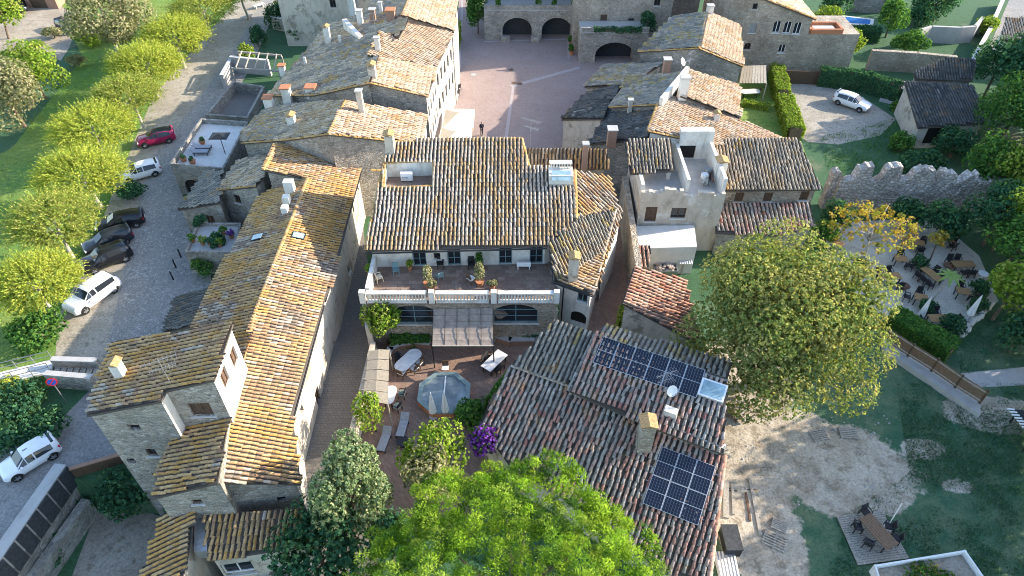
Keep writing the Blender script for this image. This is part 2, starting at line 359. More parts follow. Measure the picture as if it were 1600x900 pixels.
def tile_variants(pitch, expo, pal):
    key = (round(pitch, 3), round(expo, 3), pal)
    if key in _vars: return _vars[key]
    V, F = tile_template(pitch, expo); out = []
    for col, _ in PAL[pal]:
        row = []
        for j in range(4):
            k = .72 + .17 * j; me = bpy.data.meshes.new('tile'); me.from_pydata(V.tolist(), [], F.tolist())
            at = me.attributes.new('tcol', 'FLOAT_COLOR', 'POINT'); c4 = np.ones((len(V), 4), np.float32); c4[:, :3] = np.array(col) * k; at.data.foreach_set('color', c4.ravel())
            me.materials.append(M['tile']); me.polygons.foreach_set('use_smooth', [True] * NS + [False] * NS); row.append(me)
        out.append(row)
    _vars[key] = out; return out
def roof(b, pxs, pl, pal='mixed', pitch=.31, expo=.42, n_ind=0, holes=(), skip=None, thick=.14, world=None, jit=1.0, patch=True):
    """clay tiles laid on the plane pl inside the pixel polygon; slab is the part 'roof' of thing b"""
    pts = [PP(x, y, pl) for x, y in pxs] if world is None else world
    poly = [(p[0], p[1]) for p in pts]
    if area(poly) < 0: poly = poly[::-1]
    slab = MB().prism(poly, lambda x, y: zp(pl, x, y) - thick, lambda x, y: zp(pl, x, y)).build('roof', 'mortar_bed', b)
    g = math.hypot(pl[1], pl[2]); up = np.array((pl[1], pl[2])) / g; e = np.array((up[1], -up[0])); cs = 1 / math.hypot(1, g)
    A = np.array(poly) @ e; Sx = np.array(poly) @ up
    na = int((A.max() - A.min()) / pitch); nsr = int((Sx.max() - Sx.min()) / (expo * cs)) + 1
    off = ((A.max() - A.min()) - na * pitch) / 2
    E3 = np.array((e[0], e[1], 0)); U3 = np.array((up[0], up[1], g)) * cs; N3 = np.cross(E3, U3)
    if N3[2] < 0: N3 = -N3
    def field(aoff, count):
        ai, si = np.meshgrid(np.arange(count), np.arange(nsr), indexing='ij'); a = A.min() + off + pitch * (ai + aoff); s_ = Sx.min() + expo * cs * si
        a = a.ravel(); s_ = s_.ravel(); x = a * e[0] + s_ * up[0]; y = a * e[1] + s_ * up[1]
        xm = x + up[0] * expo * cs * .45; ym = y + up[1] * expo * cs * .45
        k = inside(poly, xm, ym)
        for h in holes: k &= ~inside(h, xm, ym)
        return x[k], y[k]
    x, y = field(.5, na); n = len(x)
    xc, yc = field(0, na + 1)
    col = np.array([c for c, _ in PAL[pal]]); wt = np.array([q for _, q in PAL[pal]], float)
    colv = rng.random(4000)[(np.round((x * e[0] + y * e[1]) / pitch).astype(int)) % 4000]; u = .55 * colv + .45 * rng.random(n)
    if patch:                                     # lichen and soot come in drifts over the roof
        d = vnoise(x, y, .33) * .6 + vnoise(x + 31, y, 1.1) * .4; u = np.clip(u * .62 + (d - .5) * 1.1 + .19, 0, .999)
    ci = np.searchsorted(np.cumsum(wt) / wt.sum(), u).clip(0, len(col) - 1)
    br = rng.uniform(.82, 1.14, n)
    sag = lambda X_, Y_: .11 * vnoise(X_ + 7, Y_ + 3, .22) + .03 * vnoise(X_, Y_, .9)
    way = .13 * (vnoise(x, y, .3) - .5); base = np.stack([x + way * E3[0], y + way * E3[1], pl[0] + pl[1] * x + pl[2] * y + sag(x, y)], 1)
    jr = rng.normal(0, .022 * jit, (n, 2))
    keep = np.ones(n, bool)
    if n_ind:
        d2 = ((base - np.array((0, 0, CAM_H))) ** 2).sum(1); ok = np.ones(n, bool)
        for i in range(n):
            q = proj(base[i]); ok[i] = -5 < q[0] < 1605 and -5 < q[1] < 905 and not (skip and skip(*q))
        idx = [i for i in np.argsort(d2) if ok[i]][:n_ind]; keep[idx] = False
        var = tile_variants(pitch, expo, pal); o0 = wl(b)
        for i in idx:
            me = var[ci[i]][int(np.clip((br[i] - .64) / .17, 0, 3))]; o = bpy.data.objects.new('tile', me); C.objects.link(o); o.parent = slab
            ang = jr[i, 0] * 2.2; ex = E3 * math.cos(ang) + U3 * math.sin(ang); uy = -E3 * math.sin(ang) + U3 * math.cos(ang)
            mt = Matrix(((ex[0], uy[0], N3[0], base[i, 0] - o0.x + jr[i, 1] * E3[0]), (ex[1], uy[1], N3[1], base[i, 1] - o0.y), (ex[2], uy[2], N3[2], base[i, 2] - o0.z), (0, 0, 0, 1)))
            o.matrix_basis = mt
    def emit(T, Fq, bs, cc, jt):
        m = len(bs); ang = jt[:, 0:1, None] * 2.2
        ta, ts, tn = T[None, :, 0:1], T[None, :, 1:2], T[None, :, 2:3]
        a_ = ta * np.cos(ang) - ts * np.sin(ang) + jt[:, 1:2, None]; s_ = ta * np.sin(ang) + ts * np.cos(ang)
        V = bs[:, None, :] + a_ * E3 + s_ * U3 + tn * N3
        F = Fq[None] + (np.arange(m) * len(T))[:, None, None]
        return V.reshape(-1, 3), F.reshape(-1, 4), np.repeat(cc, len(T), 0)
    T, Fq = tile_template(pitch, expo); cc = col[ci] * br[:, None]
    r1 = emit(T, Fq, base[keep], cc[keep], jr[keep])
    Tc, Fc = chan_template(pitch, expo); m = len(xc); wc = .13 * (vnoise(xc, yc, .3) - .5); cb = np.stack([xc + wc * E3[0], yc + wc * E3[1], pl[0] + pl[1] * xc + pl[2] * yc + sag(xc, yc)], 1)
    chc = np.array((.075, .062, .05)) * rng.uniform(.6, 1.5, (m, 1)) + (rng.random((m, 1)) < .2) * np.array((.06, .05, .035))  # channel tiles coloured dark, shade between the covers put into the colour
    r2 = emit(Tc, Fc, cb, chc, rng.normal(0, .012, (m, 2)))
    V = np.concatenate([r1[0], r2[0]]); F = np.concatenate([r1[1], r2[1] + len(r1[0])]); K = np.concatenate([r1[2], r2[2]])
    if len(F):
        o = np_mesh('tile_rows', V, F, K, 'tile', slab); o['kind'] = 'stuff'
    return slab, poly
def ridge(b, pts, pal='ochre', w_=.30, L=.42, parent=None, lift=.02):
    """a run of half-round cap tiles along a ridge, hip or verge"""
    col = [c for c, _ in PAL[pal]][:2]; V = []; F = []; K = []
    for p, q in zip(pts[:-1], pts[1:]):
        p = Vector(p); q = Vector(q); d = q - p; n = max(1, int(d.length / L)); d.normalize(); sd_ = d.cross(Vector((0, 0, 1))).normalized(); up = sd_.cross(d)
        st = (q - p).length / n
        for i in range(n):
            c = np.array(col[random.random() < .35]) * random.uniform(.75, 1.2); k = len(V)
            for s_, r_, z in ((0, w_ * .5, .03), (st * 1.15, w_ * .42, 0)):
                for a in np.linspace(math.pi, 0, 6): V.append(p + d * (st * i + s_) + sd_ * (r_ * math.cos(a) + random.gauss(0, .006)) + up * (lift + z + r_ * .75 * math.sin(a))); K.append(c)
            F += [(k + j, k + j + 1, k + 6 + j + 1, k + 6 + j) for j in range(5)]
    o = np_mesh('ridge_tiles', np.array([tuple(v) for v in V]), np.array(F), np.array(K), 'tile', parent or b); o['kind'] = 'stuff'; return o

# ------------------------------------------------------------------ walls with real openings
def walls(b, poly, ztop, z0, mat, wins=(), name='wall', reveal=.22, east=None, cap=True):
    """poly CCW (x,y); ztop(x,y); wins: (px,py,w,h,style[,arch]) seen through that pixel (centre of the opening)"""
    if area(poly) < 0: poly = poly[::-1]
    n = len(poly); per = {i: [] for i in range(n)}
    for wd in wins:
        if wd[0] == 'E':                           # ('E', fraction, w, h, style, z): on the longest east facing wall
            es = [i for i in range(n) if poly[(i + 1) % n][1] - poly[i][1] > .6 * math.dist(poly[i], poly[(i + 1) % n])]; i = max(es, key=lambda i: math.dist(poly[i], poly[(i + 1) % n])); L = math.dist(poly[i], poly[(i + 1) % n])
            per[i].append((L * wd[1] - wd[2] / 2, L * wd[1] + wd[2] / 2, wd[5] - wd[3] / 2, wd[5] + wd[3] / 2, wd[4], 0)); continue
        u, yy, d = ray(wd[0], wd[1]); best = None
        for i in range(n):
            ax, ay = poly[i]; bx, by = poly[(i + 1) % n]; dx, dy = bx - ax, by - ay; L = math.hypot(dx, dy)
            if L < .3: continue
            nx, ny = dy / L, -dx / L; dn = u * nx + yy * ny
            if dn >= -1e-4: continue
            t = (ax * nx + ay * ny) / dn; s_ = ((u * t - ax) * dx + (yy * t - ay) * dy) / L; z = CAM_H - d * t
            if t > 0 and -.2 < s_ < L + .2 and z0 - .5 < z < ztop(u * t, yy * t) + .6 and (best is None or t < best[0]): best = (t, i, s_, z)
        if best is None: print('WINDOW MISSED', b.name, wd); continue
        t, i, s_, z = best; L = math.dist(poly[i], poly[(i + 1) % n]); wv, hv = wd[2], wd[3]
        s_ = min(max(s_, wv / 2 + .12), L - wv / 2 - .12)
        lo = z - hv / 2; hi = z + hv / 2
        if wd[4] in ('door', 'gate', 'arcade', 'doorg') and lo < z0 + 1.2: lo = z0 + .02; hi = z0 + hv
        e0, e1 = ztop(*poly[i]), ztop(*poly[(i + 1) % n]); top = min(e0 + (e1 - e0) * (s_ - wv / 2) / L, e0 + (e1 - e0) * (s_ + wv / 2) / L) - .12
        if hi > top: lo -= hi - top; hi = top
        lo = max(lo, z0 + .02)
        if len(wd) > 6: lo, hi = wd[6], min(wd[6] + hv, top)
        per[i].append((s_ - wv / 2, s_ + wv / 2, lo, hi, wd[4], wd[5] if len(wd) > 5 else 0))
    mb = MB()
    for i in range(n):
        A = Vector((*poly[i], 0)); B = Vector((*poly[(i + 1) % n], 0)); L = (B - A).length
        if L < 1e-3: continue
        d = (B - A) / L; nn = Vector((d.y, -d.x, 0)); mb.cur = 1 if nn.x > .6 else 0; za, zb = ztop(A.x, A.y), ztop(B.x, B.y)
        ws = []
        for q in sorted(per[i]):
            if any(q[0] < r_[1] + .05 and q[1] > r_[0] - .05 and q[2] < r_[3] + .05 and q[3] > r_[2] - .05 for r_ in ws): print('WINDOW OVERLAP', b.name, q); continue
            ws.append(q)
        top = lambda s_: za + (zb - za) * s_ / L
        pt = lambda s_, z, dep=0: A + d * s_ - nn * dep + Vector((0, 0, z))
        xs = sorted({0, L} | {q[0] for q in ws} | {q[1] for q in ws})
        for x0, x1 in zip(xs[:-1], xs[1:]):
            mine = sorted((q for q in ws if q[0] <= x0 + 1e-6 and q[1] >= x1 - 1e-6), key=lambda q: q[2]); z = z0
            for q in mine:
                mb.add([pt(x0, z), pt(x1, z), pt(x1, q[2]), pt(x0, q[2])], [(0, 1, 2, 3)]); z = q[3]
            mb.add([pt(x0, z), pt(x1, z), pt(x1, top(x1)), pt(x0, top(x0))], [(0, 1, 2, 3)])
        for (s0, s1, lo, hi, sty, arch) in ws:
            r_ = reveal * (1 if sty != 'arcade' else 9)
            if arch:
                zs = hi - arch; m = 12; cx = (s0 + s1) / 2; hw = (s1 - s0) / 2
                arc = [(cx - hw * math.cos(math.pi * k / m), zs + arch * math.sin(math.pi * k / m)) for k in range(m + 1)]
                for k in range(m):
                    (xa, ya), (xb, yb) = arc[k], arc[k + 1]
                    mb.add([pt(xa, ya), pt(xb, yb), pt(xb, hi), pt(xa, hi)], [(0, 1, 2, 3)])
                    mb.add([pt(xa, ya), pt(xa, ya, r_), pt(xb, yb, r_), pt(xb, yb)], [(0, 1, 2, 3)])
                mb.add([pt(s0, lo), pt(s0, lo, r_), pt(s0, zs, r_), pt(s0, zs)], [(0, 1, 2, 3)]); mb.add([pt(s1, lo, r_), pt(s1, lo), pt(s1, zs), pt(s1, zs, r_)], [(0, 1, 2, 3)])
            else:
                mb.add([pt(s0, lo), pt(s0, lo, r_), pt(s0, hi, r_), pt(s0, hi)], [(0, 1, 2, 3)]); mb.add([pt(s1, lo, r_), pt(s1, lo), pt(s1, hi), pt(s1, hi, r_)], [(0, 1, 2, 3)])
                mb.add([pt(s0, hi), pt(s0, hi, r_), pt(s1, hi, r_), pt(s1, hi)], [(0, 1, 2, 3)])
            mb.add([pt(s0, lo, r_), pt(s0, lo), pt(s1, lo), pt(s1, lo, r_)], [(0, 1, 2, 3)])
    mb.cur = 0
    if cap: mb.add([(x, y, ztop(x, y)) for x, y in poly], [tuple(range(n))])
    mb.add([(x, y, z0) for x, y in poly], [tuple(range(n))[::-1]])
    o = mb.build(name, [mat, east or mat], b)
    for i in range(n):
        A = Vector((*poly[i], 0)); B = Vector((*poly[(i + 1) % n], 0)); L = (B - A).length
        if not per[i]: continue
        d = (B - A) / L; nn = Vector((d.y, -d.x, 0))
        for q in per[i]: opening(b, A, d, nn, q, reveal)
    return o
def opening(b, A, d, nn, q, reveal):
    s0, s1, lo, hi, sty, arch = q; w_ = s1 - s0; h = hi - lo; Z = Vector((0, 0, 1)); ax = (d, nn, Z)
    c = lambda s_, z, dep: A + d * s_ - nn * dep + Z * z
    cx, cz = (s0 + s1) / 2, (lo + hi) / 2
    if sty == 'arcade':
        MB().box(c(cx, cz, reveal * 9 + .05), (w_ + .1, .06, h + .1), ax=ax).build('back_wall', 'slate', b); return  # dark material puts the deep shade of the arch into the back wall
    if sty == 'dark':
        MB().box(c(cx, cz, reveal + .04), (w_ + .06, .05, h + .06), ax=ax).build('opening', 'interior_shade', b); return  # near-black board stands in for the unlit room behind
    door = sty in ('door', 'doorg', 'gate')
    fm = {'win': 'wood_dark', 'wing': 'door_green', 'winw': 'metal_white', 'door': 'door_brown', 'doorg': 'door_green', 'gate': 'wood_dark', 'shut': 'shutter_grey', 'brown': 'door_brown'}[sty]
    f = MB(); t = .07 if w_ > .5 else .05; dp = reveal * .7
    f.box(c(s0 + t / 2, cz, dp), (t, .07, h), ax=ax).box(c(s1 - t / 2, cz, dp), (t, .07, h), ax=ax).box(c(cx, hi - t / 2, dp), (w_ - 2 * t, .07, t), ax=ax).box(c(cx, lo + t / 2, dp), (w_ - 2 * t, .07, t), ax=ax)
    if w_ > .7: f.box(c(cx, cz, dp), (.06, .062, h - 2 * t), ax=ax)
    if sty in ('wing', 'win', 'doorg') and h > 1.1:
        for k in (1, 2): f.box(c(cx, lo + h * k / 3, dp + .002), (w_ - 2 * t, .05, .04), ax=ax)
    fo = f.build('door' if door else 'window', fm, b)
    if sty in ('door', 'gate', 'brown', 'shut'):
        p = MB(); n = max(2, int(w_ / .25))
        for k in range(n): p.box(c(s0 + w_ * (k + .5) / n, cz, dp + .04), (w_ / n - .012, .04, h - .02), ax=ax)
        p.build('panel', fm, fo)
    else: MB().box(c(cx, cz, dp + .045), (w_ - .02, .02, h - .02), ax=ax).build('pane', 'glass_dark', fo)
    if not door:
        MB().box(c(cx, lo - .045, -.03), (w_ + .24, .16, .07), ax=ax).build('sill', 'concrete_pale', fo)
def chimney(b, px, py, z, w_=.5, h=1.3, mat='plaster_white', cap='tile', d_=None, rz=0, sink=.4):
    """chimney whose foot is seen at the pixel on level z or plane z"""
    p = PP(px, py, z) if isinstance(z, tuple) else P(px, py, z); d_ = d_ or w_
    o = MB().box(p + Vector((0, 0, (h - sink) / 2)), (w_, d_, h + sink), rz).build('chimney', mat, b); top = p + Vector((0, 0, h))
    if cap == 'tile':
        m = MB()
        for s_ in (-1, 1):
            for q in (-1, 1): m.box(top + Vector((s_ * (w_ / 2 - .06), q * (d_ / 2 - .06), .08)), (.1, .1, .18), rz)
        m.build('cap_posts', mat, o); r_ = MB(); g = .18; ww, dd = w_ / 2 + .1, d_ / 2 + .1; zt = top.z + .17
        r_.add([(top.x - ww, top.y - dd, zt), (top.x + ww, top.y - dd, zt), (top.x + ww, top.y + dd, zt), (top.x - ww, top.y + dd, zt), (top.x, top.y - dd, zt + g), (top.x, top.y + dd, zt + g)], [(0, 3, 2, 1), (0, 1, 4), (2, 3, 5), (1, 2, 5, 4), (3, 0, 4, 5)])
        r_.build('cap', 'lichen_ochre', o)
    elif cap == 'slab': MB().box(top + Vector((0, 0, .05)), (w_ + .16, d_ + .16, .09), rz).build('cap', 'concrete', o)
    elif cap == 'terra': MB().box(top + Vector((0, 0, .06)), (w_ + .2, d_ + .2, .12), rz).build('cap', 'terracotta', o)
    return o
def antenna(label, p, h=2.6, arm=1.0, rz=.3):
    t = thing('roof_antenna', label, 'antenna', p); m = MB().tube([p - Vector((0, 0, .25)), p + Vector((0, 0, h))], .022, 6); m.build('mast', 'metal_grey', t)
    d = Vector((math.cos(rz), math.sin(rz), 0)); e = Vector((-d.y, d.x, 0))
    for z, a in ((h - .08, arm), (h * .68, arm * .75)):
        m = MB(); c = p + Vector((0, 0, z)); m.bar(c - d * a, c + d * a, .03)
        for k in range(9): q = c + d * (a * (k / 4 - 1)); m.bar(q - e * (.12 + .03 * k), q + e * (.12 + .03 * k), .015)
        m.build('boom', 'metal_grey', t)
    return t
def dish(label, p, r_=.42, yaw=-.6):
    t = thing('satellite_dish', label, 'satellite dish', p); MB().tube([p - Vector((0, 0, .2)), p + Vector((0, 0, .7))], .03, 6).build('post', 'metal_grey', t)
    d = Vector((math.cos(yaw) * .85, math.sin(yaw) * .85, .5)).normalized(); x = Vector((0, 0, 1)).cross(d).normalized(); y = d.cross(x); c = p + Vector((0, 0, .75)); V = [c]; F = []
    for j, (q, dep) in enumerate(((.5, .03), (1, .11))):
        for k in range(14): a = 2 * math.pi * k / 14; V.append(c + (x * math.cos(a) + y * math.sin(a)) * r_ * q + d * dep)
    F += [(0, 1 + k, 1 + (k + 1) % 14) for k in range(14)] + [(1 + k, 15 + k, 15 + (k + 1) % 14, 1 + (k + 1) % 14) for k in range(14)]
    MB().add(V, F).build('reflector', 'metal_white', t, smooth=True); MB().bar(c - y * r_ * .9, c + d * .5 - y * .1, .03).box(c + d * .52 - y * .08, (.1, .08, .08)).build('feed_arm', 'metal_grey', t); return t
# ================================================================== GROUND
g = MB(); GZ = -3.05
gx_ = sorted(set(np.round(np.concatenate([np.linspace(-190, 190, 60), np.arange(-40, -9, .4)]), 3))); gy_ = sorted(set(np.round(np.concatenate([np.linspace(-30, 320, 60), np.arange(4, 27, .4)]), 3))); nx, ny = len(gx_) - 1, len(gy_) - 1
q0, q1 = P(112, 750), P(-4, 912); dq = (q1 - q0).normalized(); q2 = q1 + dq * 12
pit = [(q0.x, q0.y), (-23.2, 23.6), (-14, 22.5), (-14, 5), (q2.x, q2.y)]
vs = []
for y in gy_:
    k = inside(pit, np.array(gx_), np.full(len(gx_), float(y)))
    for x, b_ in zip(gx_, k): vs.append((float(x), float(y), GZ if b_ else 0.0))
g.add(vs, [(j * (nx + 1) + i, j * (nx + 1) + i + 1, (j + 1) * (nx + 1) + i + 1, (j + 1) * (nx + 1) + i) for j in range(ny) for i in range(nx)])
o = g.build('ground', 'ground'); o['kind'] = 'structure'
sheet('lawn', [(-150, 760), (60, 640), (150, 470), (205, 330), (255, 170), (330, 60), (400, -30), (250, -60), (90, 10), (130, 90), (20, 230), (-160, 330)], 'lawn', .006)
sheet('parking_strip', [(85, 575), (92, 490), (132, 420), (165, 330), (208, 225), (240, 150), (315, 62), (380, -10), (425, -10), (372, 70), (302, 170), (242, 245), (212, 335), (190, 450), (170, 530), (168, 575)], 'parking', .010)
sheet('road', [(150, 640), (168, 535), (188, 450), (210, 335), (240, 245), (300, 170), (370, 70), (425, -30), (465, -30), (420, 40), (395, 100), (372, 140), (340, 190), (280, 268), (290, 330), (330, 380), (330, 450), (300, 540), (260, 640)], 'cobble', .014)
sheet('street', [(168, 560), (150, 600), (96, 655), (-60, 735), (-160, 940), (-22, 930), (106, 742), (150, 735), (205, 700), (240, 650), (260, 560)], 'asphalt', .018)
sheet('sand_yard', [(90, 5), (130, -25), (20, -40), (-80, 30), (-60, 90), (50, 75), (95, 95), (108, 75), (125, 30)], 'dirt', .010)
sheet('garden_soil', [(150, 800), (215, 790), (330, 850), (330, 960), (90, 960)], 'dirt', GZ + .01, GZ)
sheet('plaza', [(722, -30), (1075, -30), (1090, 60), (1010, 110), (940, 240), (950, 330), (880, 360), (600, 360), (560, 300), (660, 240), (700, 120)], 'plaza_brick', .010)
sheet('alley', [(948, 200), (1010, 190), (995, 470), (975, 560), (905, 560), (965, 330)], 'court_brick', .015)
sheet('lane', [(420, 900), (590, 900), (600, 560), (570, 380), (560, 230), (510, 230), (525, 450), (482, 660)], 'alley_stone', .012)
sheet('courtyard', [(572, 470), (890, 470), (860, 600), (760, 760), (720, 830), (500, 830), (556, 690), (584, 560)], 'court_brick', .016)
ypoly = [(P(x, y).x, P(x, y).y) for x, y in ((1085, 470), (1400, 500), (1480, 560), (1560, 500), (1800, 480), (1800, 960), (1020, 960))]
gx, gy = np.meshgrid(np.arange(8, 44, .3), np.arange(12, 46, .3), indexing='ij'); dirt = np.zeros(gx.shape)
for ex, ey, rx, ry in ((1300, 728, 110, 62), (1210, 690, 95, 55), (1185, 810, 62, 120), (1555, 648, 70, 26), (1345, 755, 70, 42), (1160, 600, 70, 60), (1440, 700, 30, 14), (1500, 760, 24, 10)):
    c0 = P(ex, ey); r1 = rx * pxm(ey); r2 = (P(ex, ey - ry).y - P(ex, ey + ry).y) / 2; dirt = np.maximum(dirt, 1.35 - np.sqrt(((gx - c0.x) / r1) ** 2 + ((gy - c0.y) / r2) ** 2))
gk = np.clip(.72 - dirt * 1.25 + (vnoise(gx, gy, .5) - .5) * .35, 0, 1); I = np.arange(gx.size).reshape(gx.shape); F4 = np.stack([I[:-1, :-1], I[1:, :-1], I[1:, 1:], I[:-1, 1:]], -1).reshape(-1, 4)
cx4, cy4 = gx.ravel()[F4].mean(1), gy.ravel()[F4].mean(1); F4 = F4[inside(ypoly, cx4, cy4)]
hz = .008 + .05 * vnoise(gx, gy, .8) * np.clip(dirt, 0, 1); o = np_mesh('yard', np.stack([gx.ravel(), gy.ravel(), hz.ravel()], 1), F4, np.repeat(gk.ravel()[:, None], 3, 1), 'yard_mix'); o['kind'] = 'structure'
sheet('gravel_terrace', [(1270, 350), (1460, 340), (1530, 400), (1560, 470), (1505, 525), (1430, 525), (1340, 470)], 'gravel', .010)
sheet('path', [(1500, 583), (1800, 555), (1800, 592), (1520, 606)], 'concrete', .012)
sheet('parking_yard', [(1218, 130), (1290, 132), (1345, 150), (1400, 186), (1375, 212), (1310, 226), (1262, 222), (1235, 200)], 'parking', .012)
sheet('garden_court', [(1150, 120), (1222, 130), (1262, 250), (1150, 250)], 'lawn', .009)
sheet('side_road', [(1545, 75), (1585, -20), (1720, -40), (1640, 130)], 'asphalt', .012)

# ================================================================== HOUSES
def block(b, pxs, pl, shared=(), z0=-.05, mat='stone', east=None, wins=(), over=.2, wall=True, cap_drop=.16, slab_hole=None, **kw):
    """roof plane over a pixel polygon, with the walls that carry it; shared = edges (i to i+1) that meet another slope"""
    pts = [PP(x, y, pl) for x, y in pxs]; poly = [(p.x, p.y) for p in pts]; n = len(poly); rev = area(poly) < 0
    sh = {(n - 2 - i) % n if rev else i for i in shared}
    slab, poly = roof(b, pxs, pl, **kw)
    if wall:
        ip = inset(poly, [(.0 if i in sh else over) for i in range(n)])
        walls(b, ip, lambda x, y: zp(pl, x, y) - cap_drop, z0, mat, wins, east=east)
    return slab
def flat(b, pxs, z, z0=-.05, mat='plaster_white', wins=(), name='wall', floor=None, parapet=0, pt=.2):
    poly = [(P(x, y, z).x, P(x, y, z).y) for x, y in pxs]
    if area(poly) < 0: poly = poly[::-1]
    walls(b, poly, lambda x, y: z, z0, mat, wins, name)
    if floor: MB().prism(inset(poly, [.02] * len(poly)), z + .004, z + .03).build('floor', floor, b)
    if parapet:
        q = inset(poly, [pt] * len(poly)); m = MB(); n = len(poly)
        for i in range(n):
            j = (i + 1) % n; m.prism([poly[i], poly[j], q[j], q[i]], z + .03, z + parapet)
        m.build('parapet', mat, b)
    return poly
def house(name, label, px, py, group=None): return thing(name, label, 'house', P(px, py, 0), 0, group)
def S_(pts, pl): return [PP(x, y, pl) for x, y in pts]

# ---- long house on the lane
PL1 = (5.2 - .3 * 13.7, -.3, 0); PL2 = (6.4 + .3 * 17.8, .3, 0)
lh = house('stone_house', 'long stone house with ochre tiled roof beside the narrow lane', 400, 600)
block(lh, [(432, 225), (567, 253), (520, 440), (507, 470), (457, 650), (470, 757), (340, 755), (360, 640), (400, 487), (415, 447), (480, 280), (412, 266)], PL1, shared=(6, 7, 8, 9, 10), mat='stone', east='plaster_old', pal='ochre', pitch=.28, n_ind=300, over=.3, z0=GZ - .1,
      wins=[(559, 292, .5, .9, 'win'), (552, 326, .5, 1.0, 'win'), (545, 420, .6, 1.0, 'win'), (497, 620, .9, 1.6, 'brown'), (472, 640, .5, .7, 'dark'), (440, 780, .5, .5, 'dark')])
block(lh, [(480, 280), (415, 447), (400, 487), (360, 640), (340, 755), (235, 780), (250, 742), (265, 697), (285, 600), (305, 507), (332, 447), (372, 372), (400, 312), (445, 283)], PL2, shared=(0, 1, 2, 3), mat='stone', pal='ochre', z0=GZ - .1,
      wins=[(308, 784, .55, .45, 'win')])
ridge(lh, S_([(481, 280), (415, 447), (400, 487), (360, 640), (340, 757)], PL1), lift=.06)
ridge(lh, S_([(432, 225), (567, 253)], PL1), lift=.03, w_=.26); ridge(lh, S_([(432, 225), (412, 266)], PL1), lift=.04)
for px, py in ((466, 371), (404, 373)):
    pl = PL1 if px > 440 else PL2; p = PP(px, py, pl); t = thing('skylight', 'small white roof window on the ochre slope of the long house' if px > 440 else 'small roof window on the grey slope of the long house', 'skylight', p)
    n3 = Vector((-pl[1], -pl[2], 1)).normalized(); x3 = Vector((0, 1, 0)); y3 = n3.cross(x3)
    MB().box(p + n3 * .12, (.75, 1.0, .22), ax=(x3, y3, n3)).build('frame', 'metal_dark', t); MB().box(p + n3 * .245, (.6, .84, .02), ax=(x3, y3, n3)).build('pane', 'glass_sky', t)
# white chimney bank on the ridge
t = thing('chimney_bank', 'white stepped chimney bank with two boxes on the long house ridge', 'chimney', PP(450, 318, PL2))
for px, py, h, w_ in ((455, 302, 1.3, .8), (450, 320, .9, .55), (447, 333, .7, .5)):
    p = PP(px, py, PL2); MB().box(p + Vector((0, 0, h / 2 - .15)), (w_, .6, h + .3)).build('flue', 'plaster_white', t)
# ---- tower
PT = (8.4 + .28 * 23.9, .28, 0)
tw = house('stone_tower', 'square stone tower with bright ochre sloping roof above the road', 200, 760)
block(tw, [(135, 650), (175, 537), (364, 506), (335, 594), (260, 611), (252, 627)], PT, z0=GZ - .1, mat='stone', east='plaster_white', pal='ochre', n_ind=300, over=.15, pitch=.31, expo=.40, jit=1.5,
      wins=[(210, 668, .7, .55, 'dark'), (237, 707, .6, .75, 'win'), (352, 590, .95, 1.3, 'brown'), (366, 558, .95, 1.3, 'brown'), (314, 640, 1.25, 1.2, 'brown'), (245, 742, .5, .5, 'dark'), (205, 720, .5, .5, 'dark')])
p = PP(196, 590, PT); chimney(tw, 191, 588, PT, .55, 1.1, 'plaster_white', 'tile')
antenna('tall thin antenna on the ochre tower roof', PP(268, 602, PT), 2.2, .9, .5)
# ---- low annexes south of the long house
an = house('tiled_annex', 'low annex with rows of ochre tiles against the south gable', 390, 860)
PA = plane3(P(320, 803, 3.3), P(475, 795, 3.3), P(400, 870, 2.7))
block(an, [(318, 803), (478, 793), (490, 852), (325, 876)], PA, mat='plaster_old', pal='ochre', n_ind=120, wins=[(372, 888, 1.7, 1.3, 'winw')], z0=GZ - .1, skip=lambda x, y: x > 440)
PA2 = plane3(P(303, 806, 3.6), P(285, 900, 3.4), P(225, 895, 2.5))
block(an, [(255, 806), (303, 800), (300, 840), (285, 905), (222, 905)], PA2, mat='plaster_old', pal='ochre', n_ind=120, z0=GZ - .1)
MB().prism([(P(x, y, 3).x, P(x, y, 3).y) for x, y in ((303, 862), (324, 862), (322, 812), (305, 810))], 2.2, 3.05).build('tin_roof', 'tin', an)
# ---- main house
PM = (6.9 - .33 * 39.7, 0, .33)
mh = house('main_house', 'large house with wide pale tiled roof and balustraded terrace', 700, 500)
hole_px = [(601, 256), (678, 252), (677, 291), (600, 294)]
hole = [(PP(x, y, PM).x, PP(x, y, PM).y) for x, y in hole_px]
main_px = [(570, 392), (607, 222), (815, 217), (826, 262), (898, 268), (900, 342), (855, 384)]
mpts = [(PP(x, y, PM).x, PP(x, y, PM).y) for x, y in main_px]
_prism = MB.prism
def keyhole(self, poly, z0, z1):
    if area(poly) < 0: poly = poly[::-1]
    h = hole if area(hole) < 0 else hole[::-1]
    k = min(range(len(poly)), key=lambda i: math.dist(poly[i], h[0])); q = poly[k:] + poly[:k]
    return _prism(self, q + [q[0]] + h + [h[0]], z0, z1)
MB.prism = keyhole
slab, poly = roof(mh, main_px, PM, 'pale', pitch=.31, expo=.42, n_ind=300, holes=[hole], jit=.8)
MB.prism = _prism
wpoly = inset(poly, [.25] * len(poly))
wpoly = [(x, y + (.75 if y < 40.6 else 0)) for x, y in wpoly]
walls(mh, wpoly, lambda x, y: zp(PM, x, y) - .15, -.05, 'plaster_white', [(px, 405, 1.05, 2.1, 'doorg', 0, 4.38) for px in (709.8, 790, 846, 655.6)] + [(683, 400, .5, .6, 'win')], cap=False)
hb = inset(hole if area(hole) > 0 else hole[::-1], [.02] * 4); zf = zp(PM, *min(hb, key=lambda q: q[1])) - .5
